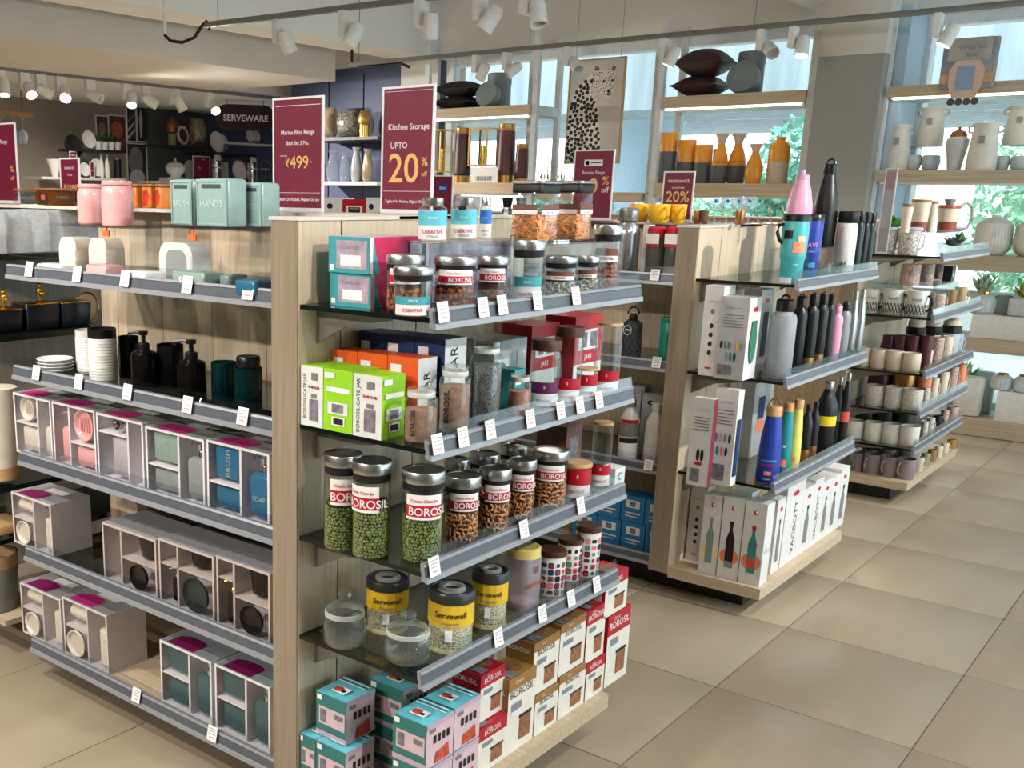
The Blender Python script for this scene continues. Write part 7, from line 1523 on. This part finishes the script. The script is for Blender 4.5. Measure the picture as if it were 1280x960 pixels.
def pot(label, s, leaf=None, neck=None, rib=18, square=False, m=None):
    x, y, z, w, h = s; R = w/2; m = m or RIB; t = thing('plant_pot', label, 'pot', (x, y, z)); n = rib*4
    if square: obj('pot', B().rbox(w, w*.7, 0, h, .03, .02), t, mats=m)
    else:
        rr = [[(R*r*(1+.03*math.cos(rib*2*PI*i/n))*math.cos(2*PI*i/n), R*r*(1+.03*math.cos(rib*2*PI*i/n))*math.sin(2*PI*i/n), q*h) for i in range(n)] for r, q in ((.7, 0), (.92, .12), (1, .4), (.95, .72), (.7, .92), (.5, .97))]
        obj('pot', B().loft(rr), t, mats=m)
    if neck: obj('neck_band', B().lathe([(R*.5, h*.95), (R*.52, h*.96), (R*.52, h*1.08), (R*.44, h*1.08)], 20), t, mats=neck)
    if leaf:
        b = B(); rnd = random.Random(int(abs(x)*999))
        for i in range(60):
            aa = rnd.uniform(0, 2*PI); e_ = rnd.uniform(.3, 1.5); l = leaf[1]*rnd.uniform(.6, 1); dv = Vector((math.cos(aa)*math.cos(e_), math.sin(aa)*math.cos(e_), math.sin(e_))); sv = dv.cross(Vector((0, 0, 1)))
            sv = (sv.normalized() if sv.length > .01 else Vector((1, 0, 0)))*l*.12; p0 = Vector((rnd.uniform(-R*.3, R*.3), rnd.uniform(-R*.3, R*.3), h*.98))
            b.add([p0-sv*.4, p0+sv*.4, p0+dv*l*.5+sv, p0+dv*l, p0+dv*l*.5-sv], [(0, 1, 2, 3, 4)])
        obj('leaves', b.mesh('leaves', leaf[0], False), t, kind='stuff')
zc = .854
pot('round ribbed pale pot with a gold neck and thin pale plant', slot(1211, 1241, 366, zc, Y=8.52), (PLN, .16), GOLD)
pot('squat grey pot next to the yellow green plant', slot(1242, 1264, 369, zc, Y=8.56), None, square=True, m=M('mid_grey_pot', (150, 158, 156), .5))
pot('square pale pot with a yellow green plant at the picture edge', slot(1262, 1298, 372, zc, Y=8.52), (LIMEP, .15), square=True)
pot('small dome pot with a gold base on the low white block, left one', slot(1238, 1263, 468, .331, Y=8.54), None, BRASS)
pot('small dome pot with a bronze base on the low white block, right one', slot(1266, 1290, 470, .331, Y=8.54), None, COPPER)
pot('large ribbed cream pot with rounded corners on the bottom platform', slot(1192, 1222, 470, .121, Y=8.54), None, square=True, m=FLU)
pot('pale mint pot behind the large ribbed cream pot', slot(1213, 1236, 464, .121, Y=8.72), None, square=True, m=M('pale_mint_pot', (190, 214, 208), .4))
pot('vivid green plant in a small white pot behind the mug gondola', slot(1194, 1214, 478, .45, Y=8.74), (VIVID, .2), m=WHITE)
tag(obj('display_block', B().rbox(.11, .11, .121, .449, .01, .004, c=(slot(1194, 1214, 478, .45, Y=8.74)[0], 8.74)), mats=WHITE), 'white column block under the vivid green plant', 'plinth')
# ================================================================== FAR LEFT: SERVEWARE WALL
FX9 = -11.62
def far_shelf(label, a, b_, py, m, X=FX9, dep=.3, th=.03):
    p, q = at(a, py, X=X+dep), at(b_, py, X=X+dep); z = (p.z+q.z)/2
    o = tag(obj('wall_shelf', B().box(X-.1, X+dep, p.y, q.y, z-th, z), mats=m), label, 'shelf'); return z
p, q = at(183, 150, X=-11.95), at(258, 150, X=-11.95)
struct('trim_5', B().box(-11.99, -11.9, p.y, q.y, .1, 2.715), CHARCOAL)
p2_, q2_ = at(258, 150, X=-11.95), at(345, 150, X=-11.95)
struct('trim_6', B().box(-11.99, -11.93, p2_.y+.02, q2_.y, .1, 2.715), BLUEWALL)
PORC = M('display_porcelain', (226, 224, 218), .25)
def plate9(label, a, b_, yt, yb, X=FX9+.15, m=PORC, rimm=None):
    """plate leaning back on the wall, facing the shop"""
    z = at((a+b_)/2, yb, X=X).z; x, y, z, w, h = slot(a, b_, yt, z, X=X); R = max(w, h)/2
    t = thing('plate', label, 'plate', (x, y, z)); mt = Matrix.Translation((0, 0, R*.98)) @ Matrix.Rotation(PI/2-.2, 4, 'Y') @ Matrix.Diagonal((1, .9, 1, 1))
    obj('dish', B().lathe([(1e-4, 0), (R*.6, 0), (R*.97, .02), (R, .03), (R*.96, .03), (R*.6, .01), (1e-4, .008)], 24).xf(mt), t, mats=m)
    if rimm: obj('rim', B().lathe([(R*.9, .028), (R*1.0, .036), (R*1.01, .03)], 24).xf(mt), t, mats=rimm)
def pict(label, a, b_, yt, yb, X, shapes, bg, frame=WHITE):
    p, q = at(a, yb, X=X), at(b_, yt, X=X); w, h = q.y-p.y, q.z-p.z
    t = thing('framed_picture', label, 'picture', (X, p.y, p.z))
    obj('picture', B().box(-.01, .0, 0, w, 0, h), t, mats=bg); f = .012
    obj('frame', B().box(-.02, .02, -f, 0, -f, h+f).box(-.02, .02, w, w+f, -f, h+f).box(-.02, .02, 0, w, -f, 0).box(-.02, .02, 0, w, h, h+f), t, mats=frame)
    if shapes:
        b = B(); ms = []
        for k, (pts, m) in enumerate(shapes):
            if m not in ms: ms.append(m)
            b.add([(.001+.0006*k, y_*w, z_*h) for y_, z_ in pts], [tuple(range(len(pts)))], ms.index(m))
        obj('printed_artwork', b.mesh('printed_artwork', ms, False), t)
ell = lambda cx, cy, rx, ry: [(cx+rx*math.cos(i*PI/8), cy+ry*math.sin(i*PI/8)) for i in range(16)]
NVY = M('dark_photo', (44, 48, 56), .5, scale=6, var=.3); GPH = M('grey_photo', (128, 128, 130), .5); LPH = M('light_photo', (190, 188, 186), .5)
pict('tall photo print of cutlery with pale diagonals, upper left of the far wall', 159, 169, 131, 176, -11.975, [([(0, .1), (.2, .05), (.9, .3), (.9, .36)], LPH), ([(0, .3), (.2, .26), (.9, .5), (.9, .55)], LPH), ([(0, .5), (.1, .5), (.8, .7), (.8, .75)], GPH)], NVY)
pict('tall photo print of a silver spoon beside the cutlery print', 171, 181, 131, 176, -11.975, [([(.4, .1), (.6, .1), (.7, .6), (.5, .9), (.3, .6)], LPH)], NVY)
pict('photo print of grey plates under the cutlery print', 160, 182, 181, 232, -11.975, [(ell(.45, .6, .38, .34), GPH), (ell(.5, .2, .4, .2), LPH)], NVY)
pict('white framed picture of a vase of flowers, smaller one', 121, 134, 146, 184, -11.975, [(ell(.5, .6, .3, .22), M('floral_photo', (150, 110, 90), .5, scale=30, var=.6)), ([(.35, .05), (.65, .05), (.6, .45), (.4, .45)], LPH)], M('olive_photo', (74, 70, 56), .5, scale=12, var=.4))
pict('white framed picture of red flowers, larger one', 137, 156, 146, 188, -11.975, [(ell(.5, .6, .36, .24), M('red_floral_photo', (176, 84, 60), .5, scale=30, var=.6)), ([(.4, .05), (.6, .05), (.58, .4), (.42, .4)], LPH)], M('brown_photo', (96, 58, 42), .5, scale=12, var=.4))
pict('pale blue poster with large letters behind the oval hanging sign', 241, 268, 133, 147, -11.975, [([(.1, .2), (.4, .2), (.4, .8), (.1, .8)], GPH), ([(.5, .2), (.9, .2), (.9, .8), (.5, .8)], GPH)], M('pale_blue_poster', (160, 178, 196), .5))
DKS = M('dark_wall_shelf', (34, 32, 32), .4); WHS = M('white_wall_shelf', (206, 202, 198), .4)
zA = far_shelf('dark wall shelf under the framed flower pictures', 96, 158, 187, DKS)
zB = far_shelf('pale wall shelf lower down with bowls and plates', 52, 158, 222, WHS)
zC = far_shelf('dark wall shelf carrying the bronze ornaments', 192, 258, 182, DKS)
zD = far_shelf('dark wall shelf below the white plates', 256, 320, 192, DKS)
zE = far_shelf('white wall shelf with leaning plates, behind the oval hanging sign', 287, 342, 179, WHS)
zF = far_shelf('white wall shelf behind the mint holders with tableware', 196, 345, 228, WHS)
plate9('white patterned plate leaning on the dark shelf under the pictures', 102, 119, 163, 186)
plate9('black round pan leaning at the left end of the dark shelf', 82, 100, 168, 198, m=M('pan_black', (26, 26, 26), .4))
for n, px in enumerate((123, 131, 139, 147)):
    x, y = col(px, zA+.05, X=FX9+.18); leafy('small leafy plant in a white pot under the pictures, '+ordn[n], x, y, zA+.001, .05, .1, M('dull_leaf', (70, 92, 56), .5), 40, (.045, .1, PORC), .05, .08)
plate9('white plate at the lower left of the far wall', 98, 112, 203, 221); plate9('grey plate next to the white one at the lower left', 96, 108, 197, 219, FX9-.02, GREYB)
plate9('white plate behind the pink card on the far wall', 112, 128, 198, 221)
lt('bowl', 'white flared bowl at the left of the pale wall shelf', 'bowl', fs(58, 80, 199, 222, X=FX9+.15), [('body', [(0, .0), (.3, 0), (.34, .05), (.6, .5), (1, 1), (.95, 1), (.5, .5), (0, .1)], PORC)])
for n, (a, b_) in enumerate(((124, 131), (131, 138))): lt('jug', ('small white swan shaped jug, left one', 'small white swan shaped jug, right one')[n], 'jug', fs(a, b_, 193, 222, X=FX9+.18), [('body', [(0, 0), (.8, 0), (1, .3), (.8, .6), (.4, .8), (.5, 1), (.3, 1)], PORC)])
lt('coffee_press', 'black cylinder pot at the right end of the pale wall shelf', 'pot', fs(143, 152, 197, 222, X=FX9+.18), [('body', [(0, 0), (1, 0), (1, .9), (.9, .92)], BLACK), ('lid', [(1, .9), (.9, .96), (.2, .98), (.2, 1), (0, 1)], STB)])
# hanging wine glasses at the far left
zh = at(10, 146, X=-10.6).z
tag(obj('glass_rack', B().box(-10.75, -10.45, at(-20, 146, X=-10.6).y, at(32, 146, X=-10.6).y, zh, zh+.05).tube([(-10.6, at(0, 146, X=-10.6).y, zh+.05), (-10.6, at(0, 146, X=-10.6).y, 2.722)], .01, 6).tube([(-10.6, at(28, 146, X=-10.6).y, zh+.05), (-10.6, at(28, 146, X=-10.6).y, 2.722)], .01, 6), mats=BRNM), 'wooden rack under the ceiling holding upside down glasses', 'rack')
for n, px in enumerate((3, 16, 28)):
    x, y = col(px, zh-.1, X=-10.6); h = .27; R = .055
    t = thing('hanging_wine_glass', 'stemmed glass hanging upside down from the wooden rack, '+ordn[n], 'glass', (x, y, zh-h))
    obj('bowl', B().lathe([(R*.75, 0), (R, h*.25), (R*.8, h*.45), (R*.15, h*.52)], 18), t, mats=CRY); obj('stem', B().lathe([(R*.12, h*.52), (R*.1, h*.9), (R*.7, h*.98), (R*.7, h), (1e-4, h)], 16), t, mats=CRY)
# charcoal panel goods
s = fs(207, 223, 146, 181, X=FX9+.15); lt('ornament', 'bronze pineapple shaped ornament on a pale green stand', 'ornament', s, [('stand', [(0, 0), (.6, 0), (.6, .36), (.5, .4)], M('olive_glass', (150, 160, 100), .3)), ('bronze_body', [(.5, .4), (.9, .46), (1, .58), (.8, .8), (.3, .95), (.1, 1), (0, 1)], M('bronze', (150, 96, 54), .35, .7))])
s = fs(220, 237, 157, 181, X=FX9+.15); x, y, z, w, h = s
t = thing('oval_mirror', 'oval pale framed mirror leaning on the dark shelf', 'mirror', (x, y, z)); mt = Matrix.Translation((0, 0, h/2)) @ Matrix.Rotation(PI/2-.15, 4, 'Y') @ Matrix.Diagonal((1, w/h*1.1, 1, 1))
obj('frame', B().lathe([(h*.36, .0), (h*.36, .02), (h*.5, .012), (h*.5, -.01)], 28).xf(mt), t, mats=BEIV); obj('dark_glass', B().lathe([(1e-4, .004), (h*.37, .004)], 28).xf(mt), t, mats=M('dark_mirror', (40, 32, 34), .1))
CUSH = M('sequin_cushion', (150, 136, 112), .35, .3, scale=60, var=.8)
def scatter_cushion(label, a, b_, yt, yb, X=None, Y=None, m=CUSH):
    x, y, z, w, h = fs(a, b_, yt, yb, X=X, Y=Y)
    pts = []
    for j in range(9):
        v = -1+2*j/8; th = .1*(1-abs(v)**2.5)+.012
        pts.append([(th*math.cos(k*PI/6), w/2*(1-.08*(1-v*v))*math.copysign(abs(math.sin(k*PI/6))**.6, math.sin(k*PI/6)), h/2+v*h/2) for k in range(12)])
    t = thing('cushion', label, 'cushion', (x, y, z), 0 if X is not None else -PI/2); obj('cover', B().loft(pts).mesh('cover', m, True, 70), t)
    obj('piping', B().tube([(0, w*.5*math.copysign(abs(math.cos(i*PI/16))**.3, math.cos(i*PI/16)), h*.5+h*.49*math.copysign(abs(math.sin(i*PI/16))**.3, math.sin(i*PI/16))) for i in range(33)], .008, 5), t, mats=m)
scatter_cushion('square gold sequin cushion on the bronze ornament shelf', 237, 257, 148, 181, X=FX9+.12)
lt('tureen', 'white lidded tureen on the wall display', 'tureen', fs(206, 233, 197, 222, X=FX9+.25), [('bowl', [(0, 0), (.5, 0), (.52, .1), (.86, .3), (.92, .5), (1, .52), (.9, .55)], PORC), ('lid', [(.9, .54), (.7, .7), (.2, .8), (.1, .84), (.14, .94), (0, 1)], PORC)])
tag(obj('display_block', B().rbox(.2, .34, zF+.001, at(220, 222, X=FX9+.25).z-.001, .005, .003, c=(FX9+.2, at(220, 222, X=FX9+.25).y)), mats=WHS), 'white block under the lidded tureen', 'plinth')
plate9('white plate behind the square burgundy sign on the far wall', 230, 246, 200, 228, FX9+.1)
def chrome(label, a, b_, yt, X=FX9+.35):
    lt('cocktail_shaker', label, 'shaker', fs(a, b_, yt, 228, X=X), [('body', [(0, 0), (.8, 0), (1, .3), (.95, .5), (.8, .54)], CHROME), ('cap', [(.82, .53), (.96, .6), (.9, .85), (.6, .97), (0, 1)], CHROME)])
chrome('chrome shaker to the right of the square burgundy sign', 263, 279, 193, -11.2); chrome('chrome shaker behind the mint holders, near the bath set sign', 309, 323, 196, -11.2)
plate9('white plate with red flowers on the lower far shelf', 287, 309, 200, 228, FX9+.3, PORC, LABPINK)
for n, (a, b_) in enumerate(((278, 286), (298, 306))): lt('mug', ('small speckled mug left of the floral plate', 'small speckled mug right of the floral plate')[n], 'mug', fs(a, b_, 203, 228, X=FX9+.15), [('body', PROF['mug'], MUGS)])
plate9('big white plate on the dark shelf beside the oval hanging sign, front one', 260, 280, 164, 191); plate9('big white plate behind the front one beside the oval hanging sign', 268, 284, 167, 191, FX9)
plate9('white plate leaning on the white shelf, left one', 304, 318, 162, 178); plate9('white plate leaning on the white shelf, right one', 312, 326, 163, 178, FX9+.02)
s = fs(322, 341, 200, 228, X=FX9+.3); x, y, z, w, h = s
t = thing('wire_basket', 'metal basket at the right of the far shelf', 'basket', (x, y, z)); b = B()
for i in range(10): b.tube([(.1*math.cos(i*PI/5)*.8, w*.4*math.sin(i*PI/5), 0), (.1*math.cos(i*PI/5), w*.5*math.sin(i*PI/5), h*.6)], .006, 5)
obj('wires', b.mesh('wires', STB), t, kind='stuff'); obj('rim', B().tube([(.1*math.cos(i*PI/10), w*.5*math.sin(i*PI/10), h*.6) for i in range(21)], .008, 5), t, mats=STB); obj('carry_handle', B().tube([(0, w*.5*math.cos(i*PI/8), h*.6+h*.38*math.sin(i*PI/8)) for i in range(9)], .008, 5), t, mats=STB)
def farsign(label, a, b_, yt, yb, X, lines):
    z = at((a+b_)/2, yb, X=X).z; x, y, z, w, h = slot(a, b_, yt, z, X=X); t = thing('sign_stand', label, 'sign', (x, y, z), PI/2)
    obj('card', B().box(-w/2+.01, w/2-.01, -.003, .003, .01, h-.01), t, mats=BURG); f = .012
    obj('acrylic_frame', B().box(-w/2, -w/2+f, -.006, .006, 0, h).box(w/2-f, w/2, -.006, .006, 0, h).box(-w/2+f, w/2-f, -.006, .006, h-f, h).box(-w/2+f, w/2-f, -.006, .006, 0, f), t, mats=M('white_acrylic_edge', (222, 216, 222), .25))
    b = B()
    for tx, cx, cy, ww, hh in lines: write(b, tx, (-w/2+cx*w, -.0045, cy*h), *FRONT, ww*w, hh*h)
    obj('lettering', b.mesh('lettering', WI, False), t)
farsign('square burgundy sign left of the chrome shaker', 238, 266, 195, 228, FX9+.24, [('7%', .4, .5, .14, .1), ('OFFER', .6, .84, .3, .05)])
farsign('small burgundy card on the lower far shelf by the fruit jars', 206, 236, 222, 230, FX9+.26, [('SALE', .5, .4, .6, .3)])
farsign('small burgundy card above the narrow 1299 sign', 86, 97, 189, 199, FX9+.2, [('NEW', .5, .4, .6, .3)])
farsign('small pink card between the plates on the far wall', 112, 119, 202, 222, FX9+.24, [('NEW', .5, .4, .6, .1)])
# hanging oval sign
p = at(307, 147, X=-9.9); w = 58*depth(p.x, p.y, p.z)/FPX/.76; h = w*.40
t = thing('hanging_sign', 'dark plum oval hanging sign reading SERVEWARE', 'sign', p, PI/2-.6)
pts = [(sx*(w/2-h/2)+h/2*math.cos(a_), h/2*math.sin(a_)) for sx, r0, r1 in ((1, -PI/2, PI/2), (-1, PI/2, 1.5*PI)) for a_ in [r0+(r1-r0)*i/10 for i in range(11)]]
obj('board', B().loft([[(x_, y_, z_) for x_, z_ in pts] for y_ in (-.02, .02)]), t, mats=M('plum_sign', (40, 16, 30), .65))
obj('lettering', write(B(), 'SERVEWARE', (0, -.022, -h*.14), *FRONT, w*.74, h*.32, bold=.02).mesh('lettering', M('pale_letters', (226, 214, 222), .5), False), t)
for sx in (-.3, .3): obj('hanger_wire', B().tube([(sx*w, 0, h*.45), (sx*w, 0, 2.722-p.z)], .006, 5), t, mats=TRK)
# alcove between the two sign stands
zG = at(430, 172, Y=8.45).z
x0, x1 = at(385, 172, Y=8.45).x, at(476, 172, Y=8.45).x
tag(obj('wall_shelf', B().box(x0, x1, 8.4, 8.92, zG-.03, zG), mats=DKS), 'dark alcove shelf with cushions and a gold vase', 'shelf')
scatter_cushion('beige cushion at the left of the alcove shelf', 392, 424, 135, 171, Y=8.65, m=M('beige_weave', (186, 168, 140), .6, scale=80, var=.3))
scatter_cushion('silver sequin cushion in the middle of the alcove shelf', 420, 450, 138, 171, Y=8.6, m=M('silver_sequin', (150, 148, 140), .35, .3, scale=40, var=.9))
lt('bud_vase', 'gold cylinder vase at the right of the alcove shelf', 'vase', slot(447, 463, 138, zG, Y=8.6), [('lower_cylinder', [(0, 0), (.8, 0), (.8, .46)], GOLD), ('bulb', [(.82, .46), (1, .6), (.95, .8), (.6, 1), (.5, 1)], BRASS)])
zH = at(430, 227, Y=8.45).z
tag(obj('wall_shelf', B().box(x0, x1, 8.4, 8.92, zH-.035, zH), mats=WHS), 'white alcove shelf lower down with glassware', 'shelf')
for n, (a, b_, yt, m) in enumerate(((394, 408, 190, SILV), (408, 424, 188, CRY), (424, 438, 190, CRY), (438, 452, 184, SILV), (452, 466, 186, M('champagne_foil', (176, 158, 130), .3, .5)))):
    s = slot(a, b_, yt, zH, Y=8.6)
    lt('decor_vase', 'vase on the white alcove shelf, '+('silver, leftmost', 'clear, second from left', 'clear, in the middle', 'silver, tall', 'champagne coloured, rightmost')[n], 'vase', s, [('body', [(0, 0), (.7, 0), (.9, .1), (1, .4), (.7, .7), (.5, .85)], m), ('neck', [(.5, .85), (.5, .9), (.8, 1), (.74, 1)], m)])
# ================================================================== GROUPS OF LIKE THINGS
GROUPS = dict(glass_storage_jar='steel lidded storage jars on the near gondola', glass_jar='glass jars on the near gondola', jar_carton='jar cartons on the second end shelf', gift_box='gift boxes on the top end shelf',
    jar_set_box='teal jar set boxes on the base tray', storage_jar_box='storage jar boxes on the base tray', patterned_canister='geometric patterned canisters', printed_canister='yellow printed canisters', apothecary_jar='apothecary jars',
    bath_set_box='bath set window cartons', soap_dish='soap dishes on the left shelves', pump_bottle='black pump bottles', glass_tumbler='fluted glass tumblers', toothbrush_holder='mint toothbrush holders', ceramic_jar='pink ceramic jars',
    water_bottle='drink bottles on the middle gondola', bottle_carton='bottle cartons on the middle gondola', azure_box='azure boxes on the lowest side shelf', shaker_bottle='red lidded shakers', cup='yellow cups', wine_glass='crystal goblets',
    mug='mugs on the far gondola', lidded_jar='lidded jars on the far gondola', travel_cup='floral travel cups', track_spotlight='white track spotlights', light_track='ceiling spotlight tracks', street_tree='trees outside the windows',
    sign_stand='burgundy sign stands', acrylic_riser='clear acrylic risers', milk_can_vase='cream milk can vases', bowl='pale bowls', cylinder_vase='amber and slate vases', carafe_vase='amber carafe vases', floor_vase='maroon floor vases',
    fluted_vase='fluted cream vases', plant_pot='pots on the low window ledges', plate='display plates', framed_picture='prints on the far wall', planter='dark blue planters', figurine='gold figurines', shelf_gondola='oak gondolas', window_shelf_unit='window shelf units',
    appliance_box='appliance cartons on the gondola top', printed_jar='fruit printed jars', canister='cashew canisters', glass_canister='cashew canisters', hanging_wine_glass='glasses hanging on the rack', cushion='cushions on the display ledges', round_box='grey round boxes', decor_vase='vases on the alcove shelf',
    lantern='brass lanterns', dispenser='ceramic dispensers', storage_box='grey woven storage boxes', ribbed_tumbler='white ribbed tumblers', travel_tumbler='travel tumblers', potted_plant='small potted plants', wall_shelf='wall shelves of the display')
_by = {}
for o in COL.objects:
    if o.parent is None and o.get('category') and 'group' not in o: _by.setdefault(o.name.split('.')[0], []).append(o)
for k, v in _by.items():
    if len(v) > 1 and k in GROUPS:
        for o in v: o['group'] = GROUPS[k]
